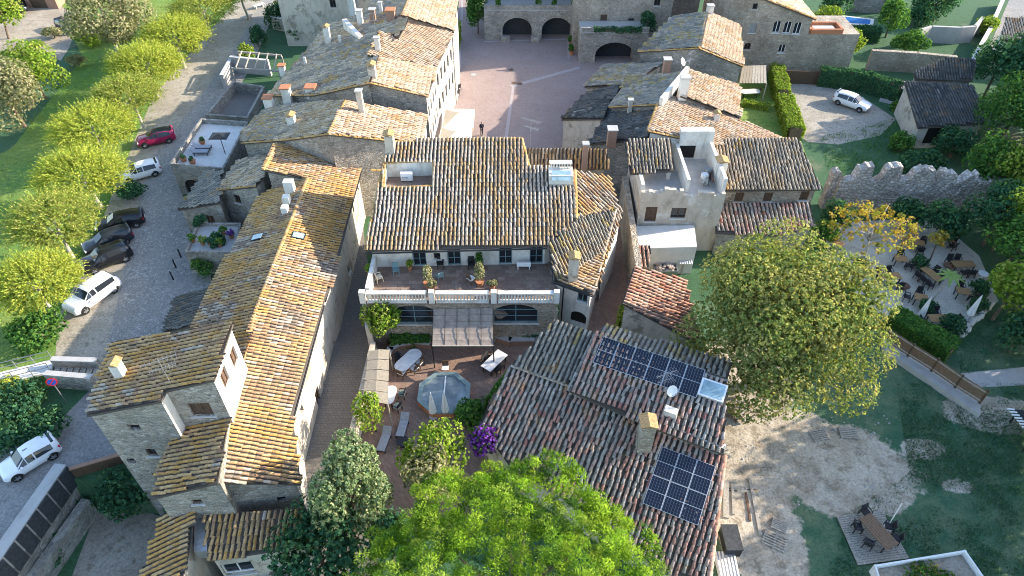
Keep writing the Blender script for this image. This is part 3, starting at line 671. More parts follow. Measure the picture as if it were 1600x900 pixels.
m = MB(); m.add([(*q, zf) for q in hb], [(0, 1, 2, 3)]); m.build('patio_floor', 'terrace_tile', mh)
m = MB()
for i in range(4):
    a, b2 = hb[i], hb[(i + 1) % 4]; m.add([(*a, zf), (*b2, zf), (*b2, zp(PM, *b2) + .05), (*a, zp(PM, *a) + .05)], [(3, 2, 1, 0)])
m.build('patio_wall', 'plaster_white', mh)
ridge(mh, [PP(x, y, PM) for x, y in hole_px + hole_px[:1]], w_=.24, lift=.03)
ridge(mh, S_([(607, 222), (815, 217)], PM)); ridge(mh, S_([(570, 392), (607, 222)], PM), w_=.26); ridge(mh, S_([(580, 267), (600, 267)], PM)); ridge(mh, S_([(678, 258), (826, 255)], PM), w_=.24); ridge(mh, S_([(815, 217), (826, 262), (898, 268)], PM)); ridge(mh, S_([(898, 268), (900, 342)], PM), lift=.1, w_=.34)
ac = thing('air_conditioner', 'white air conditioning unit in the sunken roof patio', 'air conditioner', Vector((sum(q[0] for q in hb) / 4 - .3, max(q[1] for q in hb) - .75, zf)))
p = wl(ac); MB().box(p + Vector((0, 0, .42)), (.95, .36, .7)).build('casing', 'metal_white', ac); MB().lathe(p + Vector((-.12, -.19, .42)), [(0.001, 0), (.26, 0), (.26, .02), (.001, .02)], 16).build('fan_grille', 'metal_grey', ac).rotation_euler = (0, 0, 0)
MB().box(p + Vector((-.3, 0, .035)), (.08, .4, .07)).box(p + Vector((.3, 0, .035)), (.08, .4, .07)).build('foot', 'metal_dark', ac)
chimney(mh, 611, 238, PM, .7, 1.6, 'plaster_old', 'tile'); 
# east parts of the main house
PE1 = plane3(PP(899, 268, PM), PP(903, 340, PM) - Vector((0, 0, .1)), P(963, 326, 7.0))
block(mh, [(899, 268), (954, 277), (965, 325), (903, 340)], PE1, shared=(3,), mat='plaster_old', pal='ochre')
PE2 = plane3(P(820, 232, 8.6), P(945, 233, 8.6), P(952, 262, 7.1))
block(mh, [(818, 232), (945, 233), (952, 263), (828, 263)], PE2, mat='stone_warm', pal='ochre')
PWW = plane3(PP(902, 337, PM) - Vector((0, 0, .12)), P(962, 325, 6.98), P(866, 440, 5.0))
block(mh, [(858, 383), (902, 337), (962, 325), (943, 395), (905, 417), (866, 440)], PWW, shared=(2, 3, 4), mat='plaster_white', pal='grey')
PWS = plane3(PP(943, 395, PWW), PP(868, 441, PWW), P(925, 460, 4.8))
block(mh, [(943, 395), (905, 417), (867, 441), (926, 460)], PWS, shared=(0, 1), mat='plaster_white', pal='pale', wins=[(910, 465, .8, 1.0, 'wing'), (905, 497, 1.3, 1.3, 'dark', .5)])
PWE = plane3(PP(943, 395, PWW), PP(962, 325, PWW), P(972, 330, 6.5))
block(mh, [(943, 394), (962, 325), (973, 330), (951, 393), (929, 457)], PWE, shared=(0,), mat='plaster_white', pal='ochre', over=.12)
ridge(mh, S_([(902, 337), (962, 325)], PWW), lift=.05); ridge(mh, S_([(962, 325), (943, 395), (926, 460)], PWE), w_=.36, lift=.07, pal='pale')
chimney(mh, 895, 432, 5.3, .7, 1.9, 'plaster_old', 'tile'); chimney(mh, 912, 266, 7.4, .42, 2.6, 'brick_edge', 'slab')
t = thing('roof_lantern', 'white roof lantern with glass front and small balusters on main roof', 'skylight', PP(876, 290, PM))
p = wl(t); MB().box(p + Vector((0, .55, .45)), (1.9, 1.3, 1.1)).box(p + Vector((0, 1.15, 1.45)), (1.8, .5, .09)).build('housing', 'plaster_white', t)
n3 = Vector((0, -.5, .86)).normalized(); MB().box(p + Vector((0, -.02, .95)), (1.5, .9, .05), ax=(Vector((1, 0, 0)), Vector((0, .86, .5)), n3)).build('pane', 'glass_sky', t)
for k in range(8): MB().box(p + Vector((-.75 + k * .215, .95, 1.2)), (.08, .08, .42)).build('baluster', 'plaster_white', t)
antenna('branched antenna at the back edge of the pale roof', PP(829, 226, PE2) , 2.4, .9, -.5)
# terrace in front of the main house
TZ = 4.3; TY = 36.6
xl, xr = P(572, 475, TZ).x, P(872, 470, TZ).x
walls(mh, [(xl, TY), (xr, TY), (xr, 41.0), (xl, 41.0)], lambda x, y: TZ, -.05, 'stone_warm', [(647, 492, 3.6, 2.0, 'wing', .9), (806, 489, 3.4, 2.0, 'wing', .9)], 'terrace_wall')
MB().prism([(xl - .05, TY - .12), (xr, TY - .12), (xr, 41.0), (xl - .05, 41.0)], TZ + .004, TZ + .07).build('terrace_floor', 'terrace_tile', mh)
bal = []
for a, b2 in ((575, 668), (682, 764), (778, 866)):
    x0, x1 = P(a, 470, TZ).x, P(b2, 470, TZ).x; y0 = TY + .1; f = TZ + .07
    MB().box(((x0 + x1) / 2, y0, f + .06), (x1 - x0, .34, .12)).box(((x0 + x1) / 2, y0, f + .92), (x1 - x0, .38, .13)).build('balustrade_rail', 'plaster_white', mh)
    n = int((x1 - x0) / .235)
    for k in range(n): bal.append((x0 + (k + .5) * (x1 - x0) / n, y0, f + .12))
    MB().box((x0 - .3, y0, f + .55), (.42, .42, 1.1)).build('pier', 'plaster_white', mh)
MB().box((P(871, 470, TZ).x - .1, TY + .1, TZ + .62), (.42, .42, 1.1)).build('pier', 'plaster_white', mh)
me0 = None
for q in bal:
    if me0 is None: me0 = MB().lathe((0, 0, 0), [(.07, 0), (.085, .05), (.05, .12), (.085, .28), (.05, .5), (.045, .6), (.075, .7), (.075, .735)], 8).build('baluster', 'plaster_white', mh, local=True, smooth=True); ob = me0
    else: ob = bpy.data.objects.new('baluster', me0.data); C.objects.link(ob); ob.parent = mh
    ob.location = Vector(q) - wl(mh)
MB().box((xl + .15, 39.0, TZ + .62), (.3, 3.9, 1.1)).build('terrace_parapet', 'plaster_white', mh)
# ---- north west row along the plaza
nw = house('row_house', 'terraced house with long grey west slope and sunlit plaza facade', 640, 200)
def ePl(z, x, s=.33): return (z - s * -x * -1 if False else z + s * x, -s, 0)
PE4 = (7 - .33 * 8.3, -.33, 0); PE3 = (8.2 - .33 * 8.0, -.33, 0); PE2b = plane3(P(709, 51, 8.6), P(682, 106, 8.2), P(574, 87, 10.4)); PE0 = plane3(P(715, 0, 9), P(710, 50, 8.8), P(627, 25, 11.2))
block(nw, [(577, 129), (591, 89), (683, 107), (669, 151)], PE3, shared=(0,), mat='stone', east='plaster_white', pal='tan', wins=[('E', f, .8, 1.4, 'win', z) for f in (.12, .37, .62, .87) for z in (6.2, 3.6)])
block(nw, [(594, 51), (624, 58), (638, 32), (709, 51), (682, 106), (574, 87)], PE2b, mat='stone', east='plaster_white', pal='tan', wins=[('E', f, .8, 1.5, 'win', z) for f in (.1, .3, .5, .7, .9) for z in (6.4, 3.6)])
block(nw, [(627, 25), (641, -8), (716, -8), (710, 50)], PE0, mat='stone', east='plaster_white', pal='tan')
PR1 = plane3(P(577, 129, 10.2), P(638, 2, 10.6), P(419, 150, 6.6))
block(nw, [(419, 150), (505, 50), (516, 39), (572, 21), (585, -4), (640, -4), (627, 25), (638, 33), (624, 58), (594, 51), (574, 86), (591, 89), (579, 130), (491, 149)], PR1, mat='stone', pal='mixed', pitch=.34, over=.25, wins=[])
ridge(nw, S_([(577, 129), (591, 89)], PE3)); ridge(nw, S_([(577, 130), (669, 151)], PE3), w_=.26); ridge(nw, S_([(574, 87), (594, 51)], PE2b)); ridge(nw, S_([(627, 25), (641, -8)], PE0)); ridge(nw, S_([(419, 150), (491, 149), (579, 130)], PR1), w_=.26)
PR2 = plane3(P(540, 158, 9.3), P(513, 210, 9.3), P(380, 205, 6.0))
n2 = house('row_house', 'front row house with two chimneys, sunny east slope and grey west slope', 600, 250)
block(n2, [(513, 210), (540, 159), (668, 181), (657, 224), (600, 219)], PE4, shared=(0,), mat='stone', east='plaster_white', pal='tan', wins=[('E', .25, .8, 1.4, 'win', 5.3), ('E', .7, .8, 1.4, 'win', 5.3), ('E', .3, .9, 1.9, 'brown', 2.0), ('E', .75, .9, 1.9, 'brown', 2.0)])
block(n2, [(378, 224), (447, 219), (513, 210), (540, 158), (470, 162), (412, 172), (378, 208)], PR2, shared=(2,), mat='stone', pal='mixed')
ridge(n2, S_([(540, 159), (513, 210)], PE4), lift=.08); ridge(n2, S_([(378, 224), (447, 219), (513, 210)], PR2), w_=.26); ridge(n2, S_([(513, 210), (600, 219)], PE4), w_=.26)
for px, py, z, w_, h, mt, cp, bb in ((566, 178, PE4, .5, 2.3, 'plaster_old', 'slab', n2), (457, 195, PR2, .7, .9, 'plaster_white', 'tile', n2), (422, 168, 6.5, .8, 1.1, 'plaster_white', 'terra', n2), (451, 160, 6.9, .8, 1.6, 'plaster_white', 'terra', n2), (487, 146, 8.0, .9, .7, 'plaster_white', 'terra', nw), (514, 68, PR1, .6, 1.8, 'plaster_white', 'tile', nw), (564, 40, PR1, .6, 1.7, 'plaster_white', 'slab', nw), (584, 37, PR1, .6, 1.6, 'brick_edge', 'slab', nw), (612, 34, PR1, .9, 1.3, 'brick_edge', 'terra', nw), (596, 22, PR1, .35, 1.3, 'plaster_white', 'slab', nw), (442, 112, PR1, .6, .7, 'plaster_white', 'terra', nw), (583, 122, PE3, .7, 1.3, 'plaster_old', 'tile', nw), (591, 80, PE2b, .5, 1.4, 'plaster_white', 'slab', nw), (532, 68, PR1, .25, .9, 'plaster_white', None, nw), (478, 102, PR1, .25, .9, 'plaster_white', None, nw)):
    chimney(bb, px, py, z, w_, h, mt, cp)
p = PP(552, 54, PR1); MB().box(p + Vector((0, 0, .3)), (.5, 5.5, 1.0), .5).build('roof_dormer', 'plaster_white', nw)
antenna('thin antenna standing on the grey west slope', PP(588, 58, PR1), 2.6, .5, .2)
# ---- white house behind
t = house('white_house', 'white gabled house with a tall thin chimney behind the grey slope', 550, 20)
wp = [(-31, 92), (-17, 92), (-17, 104), (-31, 104)]
walls(t, wp, lambda x, y: 9.5 - .25 * abs(x + 24), -.05, 'plaster_old', [(520, 6, .8, 1, 'win')]); chimney(t, 553, 30, 4.2, .9, 3.2, 'plaster_white', 'slab'); roof(t, None, (9.5 + .25 * 24 + .2, .25, 0), 'mixed', world=[(-31.3, 91.8), (-24, 91.8), (-24, 104), (-31.3, 104)]); roof(t, None, (9.5 - .25 * 24 + .2, -.25, 0), 'mixed', world=[(-24, 91.8), (-16.7, 91.8), (-16.7, 104), (-24, 104)])
# ---- roof terrace house and patios on the west side
t = house('terrace_house', 'low house with white roof terrace and arched cellar opening', 320, 260)
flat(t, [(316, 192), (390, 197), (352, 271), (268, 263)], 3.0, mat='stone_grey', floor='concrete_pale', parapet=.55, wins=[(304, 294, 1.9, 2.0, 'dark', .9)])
t = house('west_annex', 'small annex roofs of grey tiles stepping down towards the cobbled road', 330, 330)
PW1 = plane3(P(415, 243, 6.2), P(412, 272, 6.2), P(343, 297, 4.4))
block(t, [(372, 252), (418, 243), (413, 276), (400, 292), (341, 297)], PW1, pal='mixed', mat='stone', wins=[(371, 311, .7, .9, 'win')]); ridge(t, S_([(341, 297), (400, 291)], PW1), w_=.24)
PW2 = plane3(P(347, 268, 4.3), P(346, 315, 4.1), P(278, 328, 2.6))
block(t, [(278, 328), (322, 270), (348, 268), (346, 317)], PW2, pal='grey', mat='stone', wins=[(330, 345, .8, 1.2, 'brown')])
flat(t, [(290, 398), (372, 398), (378, 352), (310, 352)], 2.2, mat='stone', floor='concrete', parapet=.3)
PW3 = plane3(P(335, 452, 4.0), P(306, 507, 4.0), P(255, 520, 2.6))
block(t, [(276, 466), (336, 450), (306, 508), (254, 521)], PW3, pal='slate', mat='stone')
t = house('patio_enclosure', 'walled grey paved patio beside the long grey roof', 365, 170)
poly = [(P(x, y, 0).x, P(x, y, 0).y) for x, y in ((368, 142), (418, 150), (392, 200), (326, 195))]
m = MB(); q = inset(poly if area(poly) > 0 else poly[::-1], [.3] * 4); pp = poly if area(poly) > 0 else poly[::-1]
for i in range(4): m.prism([pp[i], pp[(i + 1) % 4], q[(i + 1) % 4], q[i]], -.02, 1.3)
m.build('wall', 'stone_grey', t); MB().prism(q, .02, .06).build('paving', 'alley_stone', t)
m = MB()
for x0, y0, x1, y1, h in ((366, 112, 425, 118, 2.0), (366, 112, 352, 138, 1.7), (428, 45, 452, 50, 1.8)):
    a = P(x0, y0); b2 = P(x1, y1); w1 = thing('garden_wall', None, 'wall', (a + b2) / 2); d = (b2 - a).normalized()
    MB().bar(a + Vector((0, 0, h / 2)), b2 + Vector((0, 0, h / 2)), .35, h).build('wall', 'concrete' if y0 > 60 else 'wood_grey', w1); MB().bar(a + Vector((0, 0, h + .05)), b2 + Vector((0, 0, h + .05)), .45, .09).build('coping', 'concrete_pale', w1)
    w1['label'] = {112: 'grey rendered garden wall north of the paved patio', 45: 'plank fence between dark shrubs near the pergola'}.get(y0) if x1 != 352 else 'short grey garden wall along the cobbled road'
for (pts, lab, n) in (([(372, 82), (440, 88), (436, 112), (362, 108)], 'dark pergola roof with a white beam over the sunken court', 5), ([(455, 8), (500, 6), (497, 30), (452, 30)], 'white beamed pergola beside the white house', 6)):
    t = thing('pergola', lab, 'pergola', P(*pts[0], 0)); c = [P(x, y, 2.6) for x, y in pts]
    for q in c: MB().box(q - Vector((0, 0, 1.3)), (.16, .16, 2.6)).build('post', 'wood_grey', t)
    MB().bar(c[0] + Vector((0, 0, .09)), c[1] + Vector((0, 0, .09)), .18, .2).build('beam', 'wood_grey', t); MB().bar(c[3] + Vector((0, 0, .09)), c[2] + Vector((0, 0, .09)), .18, .2).build('beam', 'wood_grey', t)
    for k in range(n):
        f = (k + .5) / n; MB().bar(c[0].lerp(c[1], f) + Vector((0, 0, .25)), c[3].lerp(c[2], f) + Vector((0, 0, .25)), .1, .14).build('rafter', 'wood_grey', t)
# ---- arcade house at the top of the plaza
t = house('arcade_house', 'stone house with two round porch arches facing the plaza', 830, 60)
AY = 94.0; x0, x1 = PY(757, 50, AY).x, PY(900, 50, AY).x
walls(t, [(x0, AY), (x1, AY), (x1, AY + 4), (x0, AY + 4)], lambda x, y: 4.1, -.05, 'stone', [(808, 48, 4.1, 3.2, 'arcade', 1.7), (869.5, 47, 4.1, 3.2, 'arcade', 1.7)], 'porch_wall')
MB().prism([(x0, AY - .05), (x1, AY - .05), (x1, AY + 4), (x0, AY + 4)], 4.11, 4.25).build('terrace_floor', 'concrete', t); MB().box(((x0 + x1) / 2, AY + .1, 4.55), (x1 - x0, .25, .6)).build('parapet', 'stone', t)
walls(t, [(x0, AY + 3.5), (x1, AY + 3.5), (x1, AY + 13), (x0, AY + 13)], lambda x, y: 10.5, -.05, 'stone', [(806, 6, 1.0, 2.1, 'winw'), (853, 5, 1.2, 2.0, 'brown'), (881, 5, 1.2, 2.0, 'brown')])
roof(t, None, (10.7 + .25 * -(AY + 8) + .25 * 5, 0, .25), 'mixed', world=[(x0 - .3, AY + 3.2), (x1 + .3, AY + 3.2), (x1 + .3, AY + 13), (x0 - .3, AY + 13)])
for px in (812, 858, 899): MB().box((PY(px - 22 if px < 890 else px - 3, 62, AY - .1).x, AY - .35, .32), (1.2, .8, .64)).build('plinth', 'stone', t)
t = house('porch_house', 'tall stone house with one wide porch arch and balcony plants', 960, 95)
BY = 86.8; x0, x1 = PY(906, 80, BY).x, PY(1010, 80, BY).x
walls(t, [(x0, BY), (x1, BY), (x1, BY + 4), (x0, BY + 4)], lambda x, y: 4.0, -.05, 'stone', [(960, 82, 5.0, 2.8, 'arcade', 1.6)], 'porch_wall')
MB().prism([(x0, BY - .05), (x1, BY - .05), (x1, BY + 4), (x0, BY + 4)], 4.01, 4.12).build('balcony_floor', 'concrete', t); MB().box(((x0 + x1) / 2, BY + .1, 4.4), (x1 - x0, .25, .55)).build('parapet', 'stone', t)
walls(t, [(8.2, BY + 3.6), (21, BY + 3.6), (21, BY + 14), (8.2, BY + 14)], lambda x, y: 12, -.05, 'stone_warm', [(943, 34, .9, 1.9, 'brown'), (986, 34, .8, .9, 'win'), (1004, 40, .8, 1.7, 'brown'), (1027, 4, .8, .8, 'win')])
roof(t, None, (12.2 - .25 * (BY + 9) + 1.3, 0, .25), 'grey', world=[(8, BY + 3.3), (21.3, BY + 3.3), (21.3, BY + 14), (8, BY + 14)])
# ---- gabled house east of the plaza
t = house('gabled_house', 'stone house with tiled gable, moss green west slope and ochre east slope', 1080, 130)
PG1 = plane3(P(1092, 75, 8.7), P(1104, 20, 8.7), P(997, 81, 6.6)); PG2 = plane3(P(1092, 75, 8.7), P(1104, 21, 8.7), P(1161, 104, 6.6))
block(t, [(997, 81), (1050, 27), (1104, 20), (1092, 75)], PG1, shared=(2,), mat='stone_grey', pal='grey'); block(t, [(1104, 20), (1155, 40), (1161, 104), (1092, 75)], PG2, shared=(3,), mat='stone_grey', pal='tan')
ridge(t, S_([(1104, 20), (1092, 76)], PG1), lift=.08); ridge(t, S_([(997, 81), (1092, 76)], PG1), w_=.26); ridge(t, S_([(1092, 76), (1161, 104), (1155, 40)], PG2), w_=.26); chimney(t, 1108, 22, 8.6, .7, 1.0, 'plaster_white', 'slab')
# ---- big stone house at the top right
t = house('stone_house', 'big stone house with three arched windows in a row', 1230, 110)
QY = 84.0; PH = (9.2 + .352 * 30.9, -.352, 0)
walls(t, [(26.5, QY), (37.0, QY), (37.0, QY + 12), (26.5, QY + 12)], lambda x, y: 9.2 - .352 * (x - 30.9) - .1, -.05, 'stone_warm', [(1180, 10, .6, .7, 'win'), (1176, 44, .9, 1.2, 'shut'), (1214, 42, .95, 1.5, 'winw', .45), (1230.5, 43, .95, 1.5, 'winw', .45), (1246, 44, .95, 1.5, 'winw', .45), (1168, 72, .8, .9, 'win', .35), (1222, 76, .9, 1.1, 'winw')])
roof(t, None, PH, 'mixed', world=[(26.3, QY - .25), (37.3, QY - .25), (37.3, QY + 12), (26.3, QY + 12)]); ridge(t, [(26.3, QY - .2, zp(PH, 26.3, 0)), (37.3, QY - .2, zp(PH, 37.3, 0)), (37.3, QY + 12, zp(PH, 37.3, 0))], w_=.26)
walls(t, [(37.01, QY + .02), (43.5, QY + .02), (43.5, QY + 6), (37.01, QY + 6)], lambda x, y: 5.0, -.05, 'stone_warm', name='side_wall')
m = MB()
for a, b2 in (((37.3, QY + .15), (41.2, QY + .15)), ((41.2, QY + .15), (41.2, QY + 2.4)), ((37.3, QY + 2.4), (41.2, QY + 2.4)), ((37.3, QY + .15), (37.3, QY + 2.4))): m.bar((*a, 5.3), (*b2, 5.3), .3, .6)
m.build('roof_box', 'terracotta', t); MB().box((39.2, QY + 1.3, 5.2), (2.6, .8, .4)).build('service_units', 'metal_white', t)
t = house('back_house', 'dark grey tiled roof between the gabled house and porch house', 1110, 5)
roof(t, None, (9.5 - .3 * 26 , .3, 0), 'slate', world=[(19, 96), (26, 96), (26, 108), (19, 108)]); walls(t, [(19.2, 96.2), (26, 96.2), (26, 108), (19.2, 108)], lambda x, y: 9.3 - .3 * (26 - x), -.05, 'stone_grey')
# ---- cluster of houses on the right of the plaza
cl = house('cluster_house', 'cluster of stepped tiled roofs with a white parapet between them', 1040, 260)
pa = plane3(P(1035, 99, 6.6), P(980, 134, 6.2), P(913, 136, 4.4)); block(cl, [(913, 136), (945, 102), (1037, 99), (982, 134)], pa, pal='grey', mat='stone_grey')
pb = plane3(P(972, 132, 6.3), P(945, 183, 6.1), P(877, 187, 4.2)); block(cl, [(877, 187), (915, 147), (973, 132), (950, 168), (942, 186)], pb, pal='slate', mat='plaster_old')
pc = plane3(P(1071, 114, 8.8), P(1030, 164, 8.6), P(952, 168, 6.6)); block(cl, [(952, 168), (982, 122), (1071, 114), (1030, 164)], pc, pal='grey', mat='stone_grey')
pd = plane3(P(1020, 175, 7.6), P(1007, 215, 7.4), P(920, 225, 5.2)); block(cl, [(920, 226), (952, 171), (1024, 175), (1010, 217)], pd, pal='slate', mat='stone_grey')
pe = plane3(P(1072, 118, 8.9), P(1063, 150, 8.9), P(1157, 160, 6.8)); block(cl, [(1072, 108), (1155, 134), (1157, 186), (1063, 150)], pe, pal='tan', mat='stone')
pf = plane3(P(1028, 162, 8.6), P(1012, 203, 8.6), P(1157, 195, 6.4)); block(cl, [(1028, 162), (1061, 151), (1157, 190), (1205, 208), (1238, 224), (1120, 228), (1012, 205)], pf, pal='tan', mat='plaster_white')
ridge(cl, S_([(1028, 162), (1012, 205)], pf)); ridge(cl, S_([(1012, 205), (1120, 228)], pf), w_=.26); ridge(cl, S_([(952, 168), (1030, 164)], pc), w_=.26); ridge(cl, S_([(877, 187), (915, 147)], pb), w_=.24)
a, b2 = PP(1030, 166, pc), PP(1071, 116, pc); MB().bar(a + Vector((.1, 0, .3)), b2 + Vector((.1, 0, .3)), .35, 1.1).build('parapet', 'plaster_white', cl)
chimney(cl, 1066, 148, 8.8, .8, 1.8, 'plaster_white', 'slab'); chimney(cl, 1040, 114, 8.0, .7, 1.5, 'brick_edge', 'slab'); chimney(cl, 983, 178, pd, .4, 1.5, 'plaster_old', 'slab'); chimney(cl, 955, 222, 6.4, .8, 1.4, 'brick_edge', 'slab'); chimney(cl, 1118, 190, pf, .5, .8, 'plaster_white', 'tile')
antenna('antenna mast beside the white chimney on the cluster roof', PP(1073, 120, pe), 2.6, .6, 1.0); dish('white satellite dish beside the cluster chimney', PP(1064, 108, pe))
eh = house('east_house', 'house with a long sunny tiled roof and lower shaded lean-to', 1200, 340)
pg = (5.1 - .33 * 50, 0, .33); block(eh, [(1105, 226), (1127, 298), (1282, 296), (1247, 219), (1140, 219)], pg, pal='mixed', mat='stone_warm', over=.25, wins=[(1155, 308, .8, 1.0, 'brown'), (1200, 308, .8, 1.0, 'brown'), (1257, 306, .8, 1.0, 'brown')])
ph = (3.5 - .33 * 50, 0, .33); block(eh, [(1118, 320), (1263, 317), (1272, 352), (1216, 368), (1118, 364)], ph, pal='red', mat='stone', pitch=.36)
chimney(eh, 1120, 285, pg, .9, 2.2, 'plaster_white', 'tile')
rh = house('ruined_house', 'half ruined plastered house with roofless rooms open to the sky', 1050, 370)
FY = 47.9; xa, xb, xm = 11.0, 18.2, 15.0
walls(rh, [(xa, FY), (xb, FY), (xb, 55), (xa, 55)], lambda x, y: 5.7, -.05, 'plaster_ruin', [(1017, 335, 1.0, 1.6, 'brown'), (1060, 333, 1.3, 1.1, 'win')])
random.seed(4); m = MB(); n = 22
for k in range(n):
    x = xa + (xb - xa) * k / n; hh = 5.7 + (.9 if x < xm - .5 else .55) + random.uniform(-.3, .18); m.box((x + (xb - xa) / n / 2, FY + .2, (5.69 + hh) / 2), ((xb - xa) / n + .003 * (k % 2), .4, hh - 5.69))
m.build('broken_parapet', 'plaster_ruin', rh)
for q, s3 in (((xb - .15, 51.5, 6.6), (.3, 6.4, 1.8)), ((xm, 51.6, 6.5), (.28, 6.2, 1.6)), ((xa + .15, 51.4, 6.3), (.3, 6.2, 1.2))): MB().box(q, s3).build('room_wall', 'plaster_white', rh)
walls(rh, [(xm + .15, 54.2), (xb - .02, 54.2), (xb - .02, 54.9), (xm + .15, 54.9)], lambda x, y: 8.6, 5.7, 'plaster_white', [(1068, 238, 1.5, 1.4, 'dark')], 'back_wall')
MB().prism([(xa + .3, FY + .4), (xb - .3, FY + .4), (xb - .3, 54.2), (xa + .3, 54.2)], 5.705, 5.73).build('floor', 'concrete', rh)
pi = (7.0 - .35 * 50.4, 0, .35); block(rh, [(975, 222), (1047, 219), (1053, 267), (985, 272)], pi, pal='mixed', wall=False, mat='plaster_white')
for px in (1000, 1048): q = PP(px, 262, pi); MB().box((q.x, q.y + .3, 6.35), (.3, .3, 1.2)).build('pillar', 'plaster_white', rh)
MB().box((12.9, 54.6, 6.6), (4, .3, 1.75)).build('room_wall', 'plaster_white', rh)
sl = house('flat_annex', 'flat white concrete roof annex below the ruined facade', 1040, 380); flat(sl, [(993, 353), (1085, 352), (1089, 386), (993, 389)], 3.0, mat='concrete_pale', floor='concrete_pale')
rr = house('red_roof_house', 'low house with red brick coloured tiles beside the big tree', 1030, 500)
pj = plane3(P(990, 418, 4.3), P(972, 473, 4.3), P(1094, 537, 3.0)); block(rr, [(990, 418), (1070, 437), (1096, 540), (972, 474)], pj, pal='brick', mat='plaster_old', pitch=.34); 
pk = plane3(P(993, 388, 3.6), P(1015, 388, 3.6), P(1010, 418, 3.0)); block(rr, [(993, 388), (1016, 389), (1014, 420), (992, 418)], pk, pal='brick', mat='plaster_old')
# tall brown wall along the alley
a, b2 = P(981, 425, 0), P(977, 268, 0); t = thing('alley_wall', 'tall brown stone wall along the narrow brick alley', 'wall', (a + b2) / 2)
MB().bar((10.0, 36.5, 2.0), (10.6, 54, 2.0), .5, 4.1).build('wall', 'stone_warm', t)
# ---- solar house
e_, up_ = Vector((.905, -.425)), Vector((.425, .905))
def sp(z, s0): return (z - .3 * s0, .3 * up_.x, .3 * up_.y)
PSL, PSU, PSW = sp(2.8, 20.9), sp(5.15, 26.5), sp(3.0, 20.9)
so = house('solar_house', 'big red and grey tiled house carrying two solar arrays', 960, 760)
under_pine = lambda x, y: y > 690 + max(0, (x - 760)) * .72 or x < 770 and y > 700
block(so, [(799, 572), (886, 602), (892, 612), (1032, 672), (1132, 712), (1108, 905), (1042, 897), (865, 768), (800, 732), (748, 662)], PSL, mat='plaster_old', pal='red', n_ind=300, pitch=.34, expo=.42, skip=under_pine, patch=False, jit=1.3)
block(so, [(931, 524), (1136, 595), (1131, 710), (1032, 673), (888, 610)], PSU, shared=(0,), mat='stone_grey', pal='red', pitch=.34, patch=False, jit=1.3)
nback = (up_ * -1); rdg = PP(931, 524, PSU); sb = .425 * rdg.x + .905 * rdg.y
PSB = (rdg.z + .28 * sb, -.28 * up_.x, -.28 * up_.y)
block(so, [(946, 509), (1141, 568), (1136, 595), (931, 524)], PSB, shared=(2,), mat='stone_grey', pal='grey', pitch=.34)
block(so, [(799, 572), (866, 505), (930, 523), (887, 603)], PSW, mat='plaster_old', pal='grey', pitch=.34)
ridge(so, S_([(931, 524), (1136, 595)], PSU), pal='grey'); ridge(so, S_([(1132, 712), (1108, 905)], PSL), pal='brick', w_=.34); ridge(so, S_([(799, 572), (887, 603)], PSW), pal='pale', w_=.24); ridge(so, S_([(930, 523), (888, 610)], PSU), pal='grey', w_=.26)
a, b2 = PP(892, 612, PSL), PP(1130, 711, PSL); MB().bar(a + Vector((0, .1, .38)), b2 + Vector((0, .1, .38)), .34, .7).build('step_wall', 'concrete_pale', so)
chimney(so, 1004, 700, PSL, .85, 2.6, 'stone_warm', 'tile'); 
p = PP(1047, 648, PSU); MB().box(p + Vector((0, 0, .2)), (.8, .5, .6), -.44).build('vent', 'plaster_white', so)
def solar(label, o, ncol, nrow, pw, ph, pl, sub):
    t = thing('solar_array', label, 'solar panels', o); U3 = Vector((up_.x, up_.y, .3)).normalized(); E3 = Vector((e_.x, e_.y, 0)); N3 = E3.cross(U3)
    for k in (.2, .8) if nrow == 1 else (.12, .38, .62, .88): MB().box(o + E3 * (ncol * pw / 2 - .02) - U3 * (nrow * ph * k) + N3 * .14, (ncol * pw + .5, .05, .05), ax=(E3, U3, N3)).build('rail', 'metal_grey', t)
    for i in range(ncol):
        for j in range(nrow):
            c = o + E3 * (pw * (i + .5)) - U3 * (ph * (j + .5)) + N3 * .20
            f = MB().box(c, (pw - .02, ph - .02, .045), ax=(E3, U3, N3)).build('panel', 'solar_line', t)
            m = MB(); nc, nr = 6, 10
            for a in range(nc):
                for h in (0, 1):
                    for r_ in range(nr // 2): m.box(c + E3 * ((a + .5) / nc - .5) * (pw - .07) + U3 * (((h * (nr // 2) + r_ + .5) / nr - .5) * (ph - .09) + (.015 if h else -.015)) + N3 * .026, ((pw - .07) / nc - .010, (ph - .09) / nr - .006, .006), ax=(E3, U3, N3))
            m.build('cells', 'solar_cell', f)
solar('row of six dark blue solar panels on the upper roof', PP(943, 528, PSU) + Vector((0, 0, .02)), 6, 1, 1.14, 2.05, PSU, 2)
solar('block of six solar panels beside the chimney on the lower roof', PP(1034, 700, PSL) + Vector((0, 0, .05)), 3, 2, 1.1, 1.85, PSL, 2)
dish('white satellite dish in front of the upper solar panels', PP(1046, 622, PSU) , .38, -1.2); antenna('spindly antenna above the upper solar panels', PP(1034, 618, PSU), 2.2, .7, .4)
p = PP(1113, 612, PSU); t = thing('skylight', 'large glazed roof window beside the row of solar panels', 'skylight', p); U3 = Vector((up_.x, up_.y, .3)).normalized(); E3 = Vector((e_.x, e_.y, 0)); N3 = E3.cross(U3)
MB().box(p + N3 * .16, (1.6, 1.2, .3), ax=(E3, U3, N3)).build('frame', 'metal_white', t); MB().box(p + N3 * .32, (1.36, .98, .02), ax=(E3, U3, N3)).build('pane', 'glass_sky', t)
